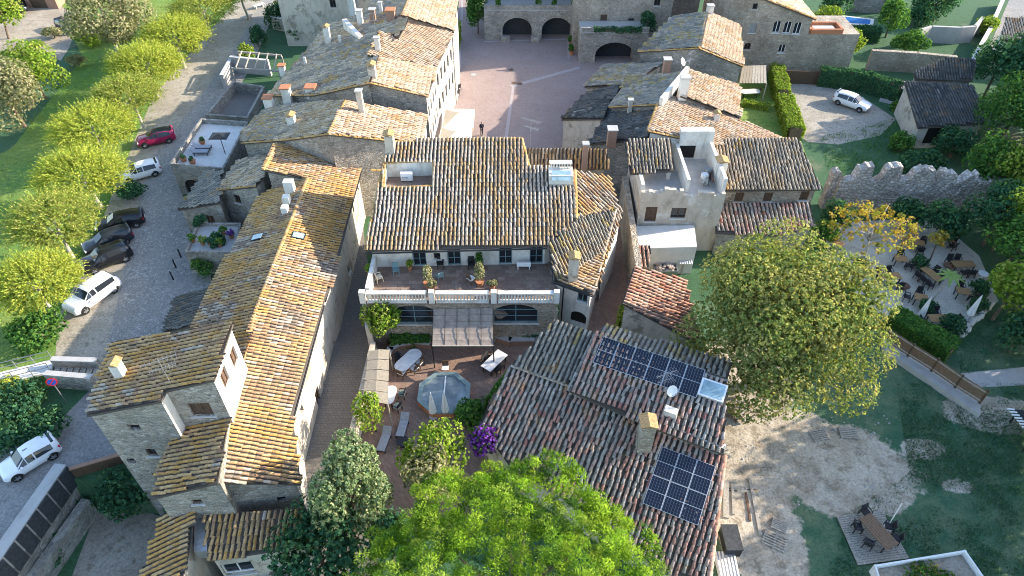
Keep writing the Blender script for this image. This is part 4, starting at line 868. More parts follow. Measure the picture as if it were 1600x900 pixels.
# ---- shed and far right bits
sh = house('shed', 'open shed with dark slate coloured roof by the yard', 1470, 210)
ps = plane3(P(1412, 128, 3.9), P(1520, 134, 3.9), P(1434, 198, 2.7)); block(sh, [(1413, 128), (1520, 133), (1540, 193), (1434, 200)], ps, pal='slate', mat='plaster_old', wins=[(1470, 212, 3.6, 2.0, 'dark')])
ps2 = plane3(P(1470, 92, 4.6), P(1530, 100, 4.4), P(1427, 115, 3.6)); block(sh, [(1427, 114), (1478, 92), (1525, 96), (1520, 126), (1430, 124)], ps2, pal='slate', mat='stone_grey')
cr = house('corner_house', 'house corner with pale grey tiles beside the side road', 1590, 60); px_ = (4.5 - .3 * 60, 0, .3) ; px_ = plane3(P(1575, 25, 5.2), P(1640, 30, 5.2), P(1566, 62, 3.9)); block(cr, [(1572, 28), (1660, 30), (1690, 80), (1562, 62)], px_, pal='pale', mat='plaster_white')

t = house('brick_house', 'reddish house front behind the sandy yard', 60, 8); c0 = P(20, 10); c1 = P(92, 14)
wp = [(c0.x - 4, c0.y), (c1.x, c1.y), (c1.x - 1, c1.y + 9), (c0.x - 4, c0.y + 9)]
walls(t, wp, lambda x, y: 4.5, -.05, 'brick_edge', [(60, 6, 2.6, 2.2, 'gate'), (35, 4, 1.0, 1.2, 'win')]); roof(t, None, (4.7 - .2 * c0.y, 0, .2), 'brick', world=[(q[0] + (.3 if k in (1, 2) else -.3), q[1] + (-.4 if k < 2 else .2)) for k, q in enumerate(wp)])

# gutters and downpipes of the main house
a, b2 = PP(570, 393, PM), PP(855, 385, PM); MB().tube([a + Vector((0, -.1, -.12)), b2 + Vector((0, -.1, -.12))], .07, 8).build('gutter', 'metal_dark', mh)
a, b2 = PP(860, 384, PWW), PP(866, 441, PWW); MB().tube([a + Vector((-.08, 0, -.1)), b2 + Vector((-.08, 0, -.1)), PP(926, 461, PWS) + Vector((0, -.08, -.1))], .06, 8).build('gutter', 'metal_dark', mh)
p = PP(881, 446, PWS); MB().tube([p + Vector((0, .05, -.15)), p + Vector((0, .1, -.5)), Vector((p.x, p.y + .1, .05))], .05, 8).build('downpipe', 'metal_dark', mh)
for pts in ([PP(567, 254, PL1), PP(507, 470, PL1)], [PP(505, 476, PL1), PP(458, 648, PL1)]): MB().tube([q + Vector((.06, 0, -.1)) for q in pts], .06, 8).build('gutter', 'metal_dark', lh)
# paving strips in the plaza
for k, pts in enumerate(([(797, 133), (905, 104), (906, 107), (800, 137)], [(721, -5), (724, -5), (718, 150), (714, 150)], [(757, 64), (900, 60), (900, 62), (757, 66)], [(886, 60), (889, 60), (890, 92), (887, 92)], [(800, 137), (804, 136), (790, 240), (784, 240)])): sheet('paving_strip', pts, 'plaza_band', .014 + .0005 * k)
# ================================================================== VEGETATION
def leaf_mesh(name, pts, nrm, l, w_, cols, parent, mat='leaf', along=None):
    n = len(pts); nrm = nrm / np.linalg.norm(nrm, axis=1, keepdims=True)
    a = rng.normal(size=(n, 3)) if along is None else along + rng.normal(0, .25, (n, 3))
    t1 = a - nrm * (a * nrm).sum(1, keepdims=True); t1 /= np.linalg.norm(t1, axis=1, keepdims=True) + 1e-9; t2 = np.cross(nrm, t1)
    L = (l * rng.uniform(.65, 1.35, (n, 1))) * .5; W = (w_ * rng.uniform(.7, 1.3, (n, 1))) * .5
    fold = nrm * W * .5
    V = np.stack([pts - t1 * L, pts + t2 * W + fold - t1 * L * .1, pts + t1 * L, pts - t2 * W + fold - t1 * L * .1], 1).reshape(-1, 3)
    return np_mesh(name, V, np.arange(4 * n).reshape(-1, 4), np.repeat(cols, 4, 0), mat, parent)
def pick(pal, n, drift=None):
    c = np.array([p for p in pal]); u = rng.random(n) if drift is None else np.clip(drift + rng.normal(0, .22, n), 0, .999)
    return c[(u * len(c)).astype(int)] * rng.uniform(.7, 1.3, (n, 1))
def crown(parent, c, r3, n, leaf, pal, lobes=22, lr=(.3, .5), low=-.55, shoots=0, name='crown', fill=.25, gap=0.0):
    c = np.array(c); r3 = np.array(r3, float); d = rng.normal(size=(lobes, 3)); d /= np.linalg.norm(d, axis=1, keepdims=True); d[:, 2] = np.where(d[:, 2] < low, -d[:, 2], d[:, 2])
    lc = d * rng.uniform(.45, .80, (lobes, 1)); rad = rng.uniform(*lr, lobes)
    lc = np.vstack([lc, [(0, 0, 0)]]); rad = np.append(rad, .55); pr = rad ** 2; pr[-1] *= .5; k = rng.choice(lobes + 1, n, p=pr / pr.sum())
    e = rng.normal(size=(n, 3)); e /= np.linalg.norm(e, axis=1, keepdims=True)
    rr = np.where(rng.random(n) < fill, rng.uniform(.3, .9, n), rng.uniform(.86, 1.1, n))
    p = lc[k] + e * (rad[k] * rr)[:, None]
    q = np.linalg.norm(p, axis=1); keep = (p[:, 2] > low - .15) & (q > .35)
    # small tufts: pull leaves towards clump points so that dark gaps open between them
    nt_ = max(60, n // 14); ti = rng.integers(0, n, nt_); cell = {}
    p = p[keep]; e = e[keep]; k = k[keep]; m = len(p)
    tuft = p[rng.integers(0, m, max(40, m // 9))]
    cs_ = max(4.0, r3.max() / .6); g = np.floor(p * cs_).astype(int); tg = np.floor(tuft * cs_).astype(int); look = {tuple(a): b for a, b in zip(tg, tuft)}
    tgt = np.array([look.get(tuple(a), b) for a, b in zip(g, p)]); p = p + (tgt - p) * .55
    if gap:
        vv = vnoise(p[:, 0] * 3 + p[:, 2] * 2, p[:, 1] * 3 - p[:, 2] * 2, 1.3); kk = vv > gap; p = p[kk]; e = e[kk]; k = k[kk]
    W = c + p * r3; dr = vnoise(p[:, 0] * 4 + 9, p[:, 1] * 4 + p[:, 2] * 3, 1.0)
    nr = e * .8 + rng.normal(0, .55, e.shape) + np.array((0, 0, .35))
    cols = pick(pal, len(W), dr); o = leaf_mesh(name, W, nr, leaf[0], leaf[1], cols, parent)
    if shoots:
        d = rng.normal(size=(shoots, 3)); d /= np.linalg.norm(d, axis=1, keepdims=True); d[:, 2] = np.abs(d[:, 2]) * .8 + .05; s0 = c + d * r3 * rng.uniform(.7, .9, (shoots, 1)); dd = d * r3 / r3.max() + rng.normal(0, .2, d.shape); dd /= np.linalg.norm(dd, axis=1, keepdims=True)
        ln = rng.uniform(.2, .52, shoots) * r3.max() * .8; K = 12; f = np.linspace(0, 1, K)
        pts = (s0[:, None] + dd[:, None] * (ln[:, None] * f)[..., None]).reshape(-1, 3) + rng.normal(0, .03, (shoots * K, 3))
        al = np.repeat(dd, K, 0); leaf_mesh('shoots', pts, rng.normal(size=pts.shape) + np.array((0, 0, .6)), leaf[0] * 1.15, leaf[1] * .8, pick(pal, len(pts)), parent, along=al)
    return o
def trunk(parent, base, top, r0, limbs=6, spread=2.0, mat='bark'):
    base = Vector(base); top = Vector(top); m = MB(); mid = base.lerp(top, .5) + Vector((random.gauss(0, .12), random.gauss(0, .12), 0)) * r0 * 4
    m.tube([base - Vector((0, 0, .15)), base + Vector((0, 0, .25)), mid, top], [r0 * 1.35, r0, r0 * .8, r0 * .45], 9)
    for k in range(limbs):
        a = 2 * math.pi * k / limbs + random.random(); s_ = base.lerp(top, random.uniform(.5, .85)); e = s_ + Vector((math.cos(a) * spread, math.sin(a) * spread, random.uniform(.35, .9) * spread))
        m.tube([s_, s_.lerp(e, .5) + Vector((0, 0, .12 * spread)), e], [r0 * .42, r0 * .28, r0 * .08], 6)
    return m.build('trunk', mat, parent, smooth=True)
PALS = {
 'row': [(.48, .50, .08), (.40, .45, .07), (.28, .37, .06), (.54, .52, .12), (.36, .42, .08)],
 'row2': [(.36, .42, .08), (.28, .36, .07), (.22, .30, .06), (.46, .46, .12), (.40, .36, .12)],
 'pine': [(.14, .26, .025), (.23, .37, .03), (.33, .46, .05), (.07, .15, .03), (.18, .31, .035), (.28, .38, .06)],
 'olive': [(.28, .36, .17), (.19, .28, .13), (.40, .43, .24), (.12, .20, .10)],
 'big': [(.36, .37, .10), (.25, .30, .085), (.14, .22, .07), (.46, .42, .14), (.32, .32, .12)],
 'green': [(.08, .20, .05), (.12, .26, .055), (.06, .15, .045), (.17, .30, .06)],
 'dark': [(.05, .14, .075), (.07, .18, .09), (.04, .11, .06), (.11, .22, .09)],  # dark blue-green leaves, the shade on them put into the colour
 'lime': [(.22, .34, .04), (.30, .40, .06), (.15, .26, .035), (.36, .40, .10)],
 'yellow': [(.50, .36, .06), (.44, .30, .05), (.36, .36, .06), (.55, .40, .12)],
 'pale': [(.34, .32, .18), (.26, .27, .13), (.40, .36, .22), (.20, .23, .10)],
 'purple': [(.22, .06, .42), (.30, .10, .52), (.16, .04, .34), (.10, .16, .05)],
}
def tree(name, label, px, py, rpx, hc, pal, flat_=.8, dens=1.0, leaf=(.30, .17), shoots=0, cat='tree', group=None, trunk_mat='bark', lobes=22, depth=1.0, low=-.55, gap=0, base=None, r0=None, limbs=6, lr=(.3, .5)):
    c = P(px, py, hc); r = rpx * pxm(py, hc); b = base or Vector((c.x + random.gauss(0, .2), c.y + random.gauss(0, .2), 0))
    t = thing(name, label, cat, b, 0, group)
    trunk(t, b, (c.x, c.y, hc + r * flat_ * .2), r0 or max(.05, r * .045 + .03), limbs, r * .45, trunk_mat)
    n = int(dens * 260 * r * r * (1 + flat_) / (leaf[0] * leaf[1] * 10) ** .9) + 150
    crown(t, c, (r, r * depth, r * flat_), min(n, 95000), leaf, PALS[pal], lobes, shoots=shoots, gap=gap, low=low, lr=lr)
    return t
NL = 'row of clipped trees along the parking strip'
for i, (px, py, r_, lab) in enumerate(((62, 446, 74, 'yellow green tree over the white car parked along the strip'), (92, 352, 70, 'yellow green tree standing beside the two darkest parked cars'), (134, 281, 68, 'bright yellow green tree beside the white and purple car'), (150, 204, 64, 'yellow green tree whose crown overhangs the red car bonnet'), (204, 152, 50, 'round yellow green tree just beyond the red car'), (234, 106, 56, 'wide yellow green tree above the red car along the grass bank'), (279, 60, 50, 'yellow green tree between the grass bank and the bench'), (322, 18, 56, 'yellow green tree beside the stone benches on the bend'), (378, -12, 44, 'yellow green tree behind the stone benches, last of its row'))):
    tree('street_tree', lab, px - 4, py, r_ * random.uniform(.84, 1.0), random.uniform(3.5, 4.2), 'row' if i % 3 != 1 else 'row2', random.uniform(.55, .8), random.uniform(.45, .65), (.20, .09), shoots=[1100, 900, 1300][i % 3], depth=random.uniform(.85, 1.15), group=NL, trunk_mat='bark_pale', lobes=26, lr=(.2, .36), gap=.25)
tree('tree', 'tall grey green tree with two pale trunks by the sandy yard', 160, 22, 62, 6.0, 'pale', .85, .7, (.34, .2), trunk_mat='bark_pale')
tree('tree', 'bright green leafy tree between sandy yard and pale dry tree', 48, 108, 44, 3.8, 'lime', .9, .8, (.36, .22)); tree('tree', 'pale dry tree standing on the grass bank', 10, 150, 62, 4.0, 'pale', .9, .8, (.34, .2)); tree('tree', 'lime green tree beside the half hidden grey blue car', 2, 20, 32, 3.5, 'lime', .9, .8, (.36, .22))
for px, py, r_, pal, lab in ((80, 52, 14, 'pale', 'small silvery shrub in front of the dark car'), (55, 70, 12, 'lime', 'yellow shrub on the sandy yard edge'), (140, 58, 24, 'lime', 'green shrub at the foot of the pale trunks'), (185, 50, 22, 'green', 'dark shrub at the foot of the grey green tree'), (120, 95, 16, 'pale', 'dry tuft on the sandy slope'), (205, 300, 22, 'dark', 'dark green shrub between white and black parked cars'), (25, 628, 44, 'dark', 'dark ivy bank below the footbridge'), (70, 670, 36, 'dark', 'dark undergrowth beside the round parking sign'), (8, 608, 26, 'row', 'yellow shrub beside the footbridge railing'), (20, 690, 30, 'dark', 'dark shrub behind the small white car'), (60, 520, 46, 'green', 'green shrubbery on the bank below the last street tree')):
    tree('shrub', lab, px, py, r_, .75, pal, .55, .9, (.26, .16), cat='shrub', low=-.3, limbs=3)
# courtyard and foreground
tree('courtyard_tree', 'bright green small tree at the terrace corner', 598, 500, 30, 3.2, 'lime', 1.0, 1.1, (.22, .15)); tree('courtyard_tree', 'loose green tree over the reed roof by the lane', 576, 642, 27, 2.9, 'lime', 1.35, .8, (.24, .15), gap=.3)
tree('shrub', 'dense green bush between the octagonal pool and the red roof', 738, 645, 27, 1.0, 'green', .8, 1.2, (.24, .15), cat='shrub'); tree('bougainvillea', 'purple flowering bougainvillea at the roof corner', 757, 690, 24, 3.1, 'purple', 1.0, 1.6, (.2, .15), cat='shrub')
tree('courtyard_tree', 'green leafy tree in front of the octagonal pool', 678, 700, 54, 3.4, 'lime', .75, .8, (.25, .16), gap=.2)
tree('flowering_tree', 'pinkish green tree behind the big pine', 668, 745, 46, 3.8, 'pale', .8, .9, (.24, .15))
tree('olive_tree', 'grey green olive tree at the courtyard end beside the lane', 548, 770, 80, 4.8, 'olive', 1.5, 1.7, (.19, .10), lobes=34, lr=(.16, .36), gap=.1)
tree('tree', 'dark evergreen tree leaning over the low annex roof', 500, 872, 88, 3.0, 'dark', .8, .9, (.26, .15)); tree('tree', 'dark leafy tree between olive tree and pine', 610, 840, 40, 3.6, 'dark', 1.0, .9, (.26, .15))
# umbrella pine
c = P(806, 925, 7.6); t = thing('pine_tree', 'huge bright green umbrella pine in front of the tiled house', 'pine tree', (c.x, c.y, 0)); trunk(t, (c.x, c.y, 0), (c.x, c.y, 8.3), .42, 10, 3.4)
r_ = 7.1; K = 1150; d = rng.normal(size=(K, 3)); d /= np.linalg.norm(d, axis=1, keepdims=True); d[:, 2] = np.abs(d[:, 2]) ** .7 * np.sign(d[:, 2] + .35)
tc = d * np.array((r_, r_ * .95, 3.1)) * (np.where(rng.random((K, 1)) < .25, rng.uniform(.55, .8, (K, 1)), rng.uniform(.84, 1.02, (K, 1))) + .26 * (vnoise(d[:, 0] * 5, d[:, 1] * 5 + d[:, 2] * 3, 1.0)[:, None] - .5)); K2 = 120
ti = np.repeat(np.arange(K), K2); e = rng.normal(size=(K * K2, 3)); e /= np.linalg.norm(e, axis=1, keepdims=True); e[:, 2] = np.abs(e[:, 2]) * 1.1 - .25; ts = rng.uniform(.30, .58, K)
pts = np.array(c) + tc[ti] + e * (ts[ti] * rng.uniform(.5, 1.05, K * K2))[:, None]; tcol = pick(PALS['pine'], K)[ti] * rng.uniform(.75, 1.25, (K * K2, 1))
o = leaf_mesh('crown', pts, rng.normal(size=e.shape) + np.array((0, 0, .4)), .17, .05, tcol, t, along=e + np.array((0, 0, .5)))
# big tree on the right
rng = np.random.default_rng(5)
tree('big_tree', 'very large round olive yellow tree between house and gravel terrace', 1227, 509, 162, 6.4, 'big', .94, 2.0, (.22, .12), lobes=60, lr=(.16, .36), r0=.42, limbs=9)
# gravel terrace planting
c = P(1362, 362, 3.1); t = thing('fig_tree', 'sparse yellow leaved tree with bare branches over the tables', 'tree', (c.x, c.y - .5, 0)); trunk(t, (c.x, c.y - .5, 0), (c.x, c.y, 3.4), .12, 13, 2.6, 'bark_pale')
n = 190; d = rng.normal(size=(n, 3)); d /= np.linalg.norm(d, axis=1, keepdims=True); d[:, 2] = np.abs(d[:, 2]); cc = np.array(c) + d * np.array((4.1, 3.6, 1.9)) * rng.uniform(.45, 1.0, (n, 1)) ** .6
ti = np.repeat(np.arange(n), 8); pts = cc[ti] + rng.normal(0, .12, (n * 8, 3)); leaf_mesh('crown', pts, rng.normal(size=pts.shape) * .6 + np.array((0, 0, 1)), .26, .2, pick(PALS['yellow'], n)[ti], t)
tree('small_tree', 'young yellow tree beside the table at the creeper mound', 1466, 372, 16, 2.3, 'yellow', .8, .35, (.28, .2), gap=.35)
for px, py, r_, lab in ((1437, 411, 13, 'round potted bush between the wooden tables'), (1344, 412, 11, 'small dark bush beside the yellow tree tables'), (1451, 479, 13, 'leafy plant at the foot of the thin palm'), (1490, 510, 22, 'dark bush at the corner of the gravel terrace'), (1530, 478, 14, 'green bush behind the closed white parasol'), (1530, 450, 16, 'dark shrub along the terrace edge')):
    tree('shrub', lab, px, py, r_, .6, 'dark', .9, 1, (.2, .14), cat='shrub', limbs=3)
b = P(1452, 474); t = thing('palm', 'thin young palm leaning over the wooden tables', 'palm', b); tp = b + Vector((.9, .5, 2.6)); MB().tube([b, b.lerp(tp, .5) + Vector((.05, 0, .1)), tp], [.09, .07, .06], 8).build('trunk', 'bark_pale', t)
for k in range(9):
    a = k * .7; d = Vector((math.cos(a), math.sin(a), .25)); m = MB(); q = [tp + d * (s_ * 1.3) + Vector((0, 0, .25 * s_ - .75 * s_ * s_)) for s_ in (0, .3, .6, 1)]; sd2 = Vector((-d.y, d.x, 0)).normalized()
    for j, wv in enumerate((.04, .16, .14, .02)): m.v += [tuple(q[j] + sd2 * wv), tuple(q[j] - sd2 * wv)]
    m.f += [(0, 1, 3, 2), (2, 3, 5, 4), (4, 5, 7, 6)]; m.mi += [0] * 3; plain('frond', (.16, .24, .05), .8) if 'frond' not in M else 0; m.build('frond', 'frond', t)
# dark wood on the right edge and beyond the frame; green and lime palettes put sunlit tops into leaf colour
for px, py, r_, hc, pal, lab in ((1560, 105, 42, 4, 'dark', 'dark tree behind the shed by the road'), (1590, 170, 58, 4.5, 'green', 'broad green tree overhanging the dark roofed shed'), (1560, 255, 50, 4, 'green', 'dark tree at the end of the crenellated wall'), (1610, 265, 46, 5, 'lime', 'sunlit yellow green tree behind the crenellated wall end'), (1570, 330, 50, 4, 'dark', 'dark tree above the gravel terrace corner'), (1598, 380, 48, 4.2, 'green', 'green tree leaning over the white pedestal table'), (1596, 315, 26, 5.5, 'lime', 'sunlit lime crown rising above the ivy by the terrace'), (1585, 455, 46, 3.4, 'lime', 'lime green bushy tree beside the pale boulder edging'), (1600, 520, 34, 2, 'dark', 'dark bush between boulder edging and concrete path'), (1480, 345, 34, 2.2, 'dark', 'dark creeper mound in front of the crenellated wall'), (1420, 335, 30, 1.8, 'dark', 'dark creeper at the foot of the crenellated wall'), (1310, 335, 24, 2, 'dark', 'dark shrub beside the lean-to roof'), (1290, 365, 20, 1.5, 'green', 'green shrub beside the lean-to roof corner')):
    tree('tree' if hc > 3 else 'shrub', lab, px, py, r_, hc, pal, .9, .8, (.30, .19), cat='tree' if hc > 3 else 'shrub')
EB = 'trees of the wood east of the yard'
for i, (x, y, h, r2) in enumerate(((42, 22, 9, 6), (44, 30, 8.5, 6), (48, 38, 7.5, 6), (51, 46, 7, 6), (54, 54, 7, 6), (41, 13, 9, 6), (60, 63, 7.5, 6), (64, 74, 8, 6.5))):
    t = thing('woodland_tree', 'tall dark leafy tree of the wood east of the yard', 'tree', (x, y, 0), 0, EB); trunk(t, (x, y, 0), (x, y, h), .3, 6, 2.5); crown(t, (x, y, h - r2 * .35), (r2, r2, r2 * .95), 11000, (.5, .34), PALS['dark'], 24)
# top right gardens
for px, py, r_, hc, pal, fl, lab in ((1326, 66, 24, 2.2, 'lime', .8, 'bright green bush on top of the stone wall'), (1422, 66, 29, 1.6, 'green', .6, 'rounded green bush above the stone garden wall'), (1396, 26, 25, 3, 'green', 1.2, 'tall green tree beside the blue pool'), (1293, 28, 22, 3, 'lime', .9, 'yellow green bush between stone house and pool'), (1310, 5, 26, 3, 'dark', .9, 'dark tree behind the pool'), (1460, 5, 34, 2.4, 'dark', .8, 'dark shrubs behind the curved grey wall'), (1440, 25, 22, 1.4, 'dark', .8, 'dark bush in front of the curved wall'), (1540, 40, 18, 1.2, 'lime', .8, 'yellow shrubs beside the side road'), (1408, 222, 18, .9, 'green', .9, 'round bush at the yard corner by the shed'), (1490, 225, 34, 1.6, 'dark', .7, 'dark bushes below the open shed'), (1400, 150, 12, .6, 'dark', .8, 'small bush beside the garden steps'), (1012, 35, 14, 4.6, 'dark', 1.2, 'dark tree on the balcony side of the porch house'), (1400, 165, 9, .5, 'green', .9, 'small green bush by the steps'), (1440, 262, 40, 1.2, 'dark', .6, 'dark scrub behind the crenellated wall')):
    tree('bush' if hc < 2.5 else 'tree', lab, px, py, r_, hc, pal, fl, .9, (.30, .19), cat='bush' if hc < 2.5 else 'tree')
tree('topiary_tree', 'tall clipped dark green tree beside the arcade house', 747, 12, 17, 3.6, 'green', 2.2, 1.1, (.3, .2))
for px, py, r_, lab in ((430, 28, 18, 'dark shrub beside the plank fence'), (450, 15, 20, 'yellow green shrub behind the plank fence'), (462, 52, 15, 'tall dark shrub in front of the pergola'), (402, 56, 14, 'dark shrub by the cobbled bend'), (384, 84, 14, 'green shrub at the sunken court corner')): tree('shrub', lab, px, py, r_, 1.4, 'dark' if 'dark' in lab else 'lime', 1.1, 1, (.26, .17), cat='shrub')
for px, py, r_, pal, z, lab in ((320, 415, 20, 'green', 1.0, 'green shrubs in the little yard beside the cobbled road'), (312, 345, 10, 'dark', 2.8, 'dark plant on the small plant terrace'), (340, 375, 14, 'dark', 2.6, 'leafy pots on the small plant terrace')): 
    cc = P(px, py, z); t = thing('plant', lab, 'plant', (cc.x, cc.y, 0 if z < 2 else 2.23)); crown(t, cc, (r_ * pxm(py, z),) * 2 + (r_ * pxm(py, z) * .8,), 1500, (.2, .14), PALS[pal], 14); trunk(t, (cc.x, cc.y, 0 if z < 2 else 2.3), cc, .06, 4, .5)
for px, py, r_, hc, lab in ((200, 768, 46, -.9, 'dark leafy tree below the tower wall in the low garden'), (80, 868, 20, -2.3, 'small dark plant beside the grey bench'), (125, 790, 18, -2.2, 'dark creeper on the rubble wall of the low garden')):
    q = P(px, py, hc); tree('shrub', lab, px, py, r_, hc, 'dark', .8, .9, (.22, .12), cat='shrub', base=Vector((q.x, q.y, GZ)))
def hedge(label, pts, w_, h, pal, n, leaf=(.16, .11), z0=0, name='hedge', cat='hedge'):
    q = [P(x, y, z0) for x, y in pts]; t = thing(name, label, cat, q[0]); m = MB(); P3 = []; NN = []
    for a, b2 in zip(q[:-1], q[1:]):
        d = (b2 - a); L = d.length; d.normalize(); s_ = Vector((-d.y, d.x, 0)); m.bar(a + Vector((0, 0, h * .45)), b2 + Vector((0, 0, h * .45)), w_ * .7, h * .86)
        k = int(n * L / sum((q[i + 1] - q[i]).length for i in range(len(q) - 1)))
        f = rng.random(k) * L; sel = rng.random(k); wsum = w_ + 2 * h; off = np.where(sel < w_ / wsum, rng.uniform(-.5, .5, k) * w_, np.sign(rng.random(k) - .5) * w_ * .5) * 1.0; zz = np.where(sel < w_ / wsum, h, rng.random(k) * h)
        nr = np.stack([np.where(sel < w_ / wsum, 0, np.sign(off)) * s_.x, np.where(sel < w_ / wsum, 0, np.sign(off)) * s_.y, np.where(sel < w_ / wsum, 1.0, .25)], 1)
        lum = (vnoise(f, zz + off, 1.6) - .5) * .28
        off = off + np.sign(off) * lum * (sel >= w_ / wsum); zz = zz + lum * (sel < w_ / wsum) + rng.normal(0, .04, k)
        p3 = np.array(a) + f[:, None] * np.array(d) + off[:, None] * np.array(s_) + np.stack([0 * f, 0 * f, zz], 1); P3.append(p3); NN.append(nr + rng.normal(0, .5, nr.shape))
    m.build('branches', 'bark', t); P3 = np.concatenate(P3) + rng.normal(0, .05, (sum(map(len, P3)), 3)); leaf_mesh('foliage', P3, np.concatenate(NN), *leaf, pick(PALS[pal], len(P3)), t); return t
hedge('clipped bright green hedge beside the sliding gate', [(1210, 118), (1220, 160)], 1.6, 1.6, 'lime', 6000, (.2, .14)); hedge('clipped bright green hedge ending at the tiled roof', [(1222, 165), (1240, 218)], 1.8, 1.5, 'lime', 7000, (.2, .14))
hedge('dense green hedge along the gravel terrace and wooden fence', [(1385, 505), (1480, 560)], 1.6, 1.5, 'green', 12000, (.2, .13)); hedge('dark ivy covered wall behind the parked hatchback', [(1275, 132), (1345, 140), (1398, 158)], 1.2, 2.2, 'dark', 9000, (.24, .17)); hedge('green creeper hedge in front of the blue pool', [(1305, 62), (1370, 66)], 1.0, 2.0, 'dark', 4000, (.26, .18))
hedge('yellow green creeper along the red tiled house', [(966, 512), (1000, 528), (1050, 552), (1090, 575)], .9, 2.6, 'lime', 7000, (.22, .15)); hedge('ivy strip on the alley wall top', [(972, 242), (976, 212)], .6, 4.0, 'dark', 2500, (.22, .16)); hedge('clipped hedge beside the sunken court', [(368, 108), (398, 106)], .9, 1.3, 'green', 2500, (.22, .15))
hedge('dark ivy growing on the terrace wall by the wing', [(846, 527), (868, 528)], .5, 4.2, 'dark', 5000, (.22, .16)); hedge('low green planting behind the curved brick planter wall', [(612, 541), (672, 537)], .8, .9, 'green', 3500, (.2, .14)); hedge('low dark planting beside the ivy covered terrace wall', [(778, 526), (850, 530)], .8, .8, 'dark', 3500, (.2, .14)); hedge('climbing green along the solar house west eave', [(800, 610), (768, 655)], .7, 2.2, 'green', 4000, (.2, .14)); hedge('small lawn planting of yellow flowers', [(1160, 165), (1200, 172)], .8, .6, 'lime', 1800, (.2, .14)); hedge('green vine on the row house facade', [(700, 158), (704, 142)], .5, 2.4, 'lime', 1500, (.2, .15)); hedge('tall green shrub by the plaza facade', [(714, 80), (717, 60)], .6, 2.6, 'lime', 1500, (.22, .16)); hedge('balcony plants over the porch arch', [(928, 49), (1002, 50)], .5, .5, 'dark', 2000, (.2, .15), 4.15)
# grass tufts
def tufts(name, label, poly_px, n, pal, l=.22, w_=.05):
    q = [P(x, y) for x, y in poly_px]; poly = [(p.x, p.y) for p in q]; xs = [p[0] for p in poly]; ys = [p[1] for p in poly]
    x = rng.uniform(min(xs), max(xs), n); y = rng.uniform(min(ys), max(ys), n); k = inside(poly, x, y) & (vnoise(x, y, .35) * .6 + vnoise(x, y, 1.4) * .4 + rng.normal(0, .12, n) > .47); x = x[k]; y = y[k]
    pts = np.stack([x, y, rng.uniform(.03, .12, len(x))], 1); nr = rng.normal(size=pts.shape); nr[:, 2] *= .5
    o = leaf_mesh(name, pts, nr, l, w_, pick(PALS[pal], len(pts)), None, 'grass_leaf', along=np.tile((0, 0, 1.0), (len(x), 1)) + rng.normal(0, .4, pts.shape)); tag(o, label, 'grass', kind='stuff')
tufts('grass', 'short sunlit grass on the river bank', [(-100, 640), (60, 560), (120, 430), (205, 300), (260, 150), (330, 40), (250, -30), (120, 80), (20, 230), (-100, 300)], 60000, 'lime', .15, .05)
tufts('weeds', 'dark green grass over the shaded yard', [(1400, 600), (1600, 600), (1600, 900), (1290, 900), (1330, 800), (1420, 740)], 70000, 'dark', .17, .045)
tufts('weeds', 'dark grass between fence and gravel terrace', [(1500, 520), (1600, 480), (1600, 575), (1500, 585)], 9000, 'dark', .14, .04); tufts('weeds', 'dark grass around the parking yard', [(1280, 215), (1400, 185), (1440, 260), (1300, 290)], 9000, 'green', .2, .06)
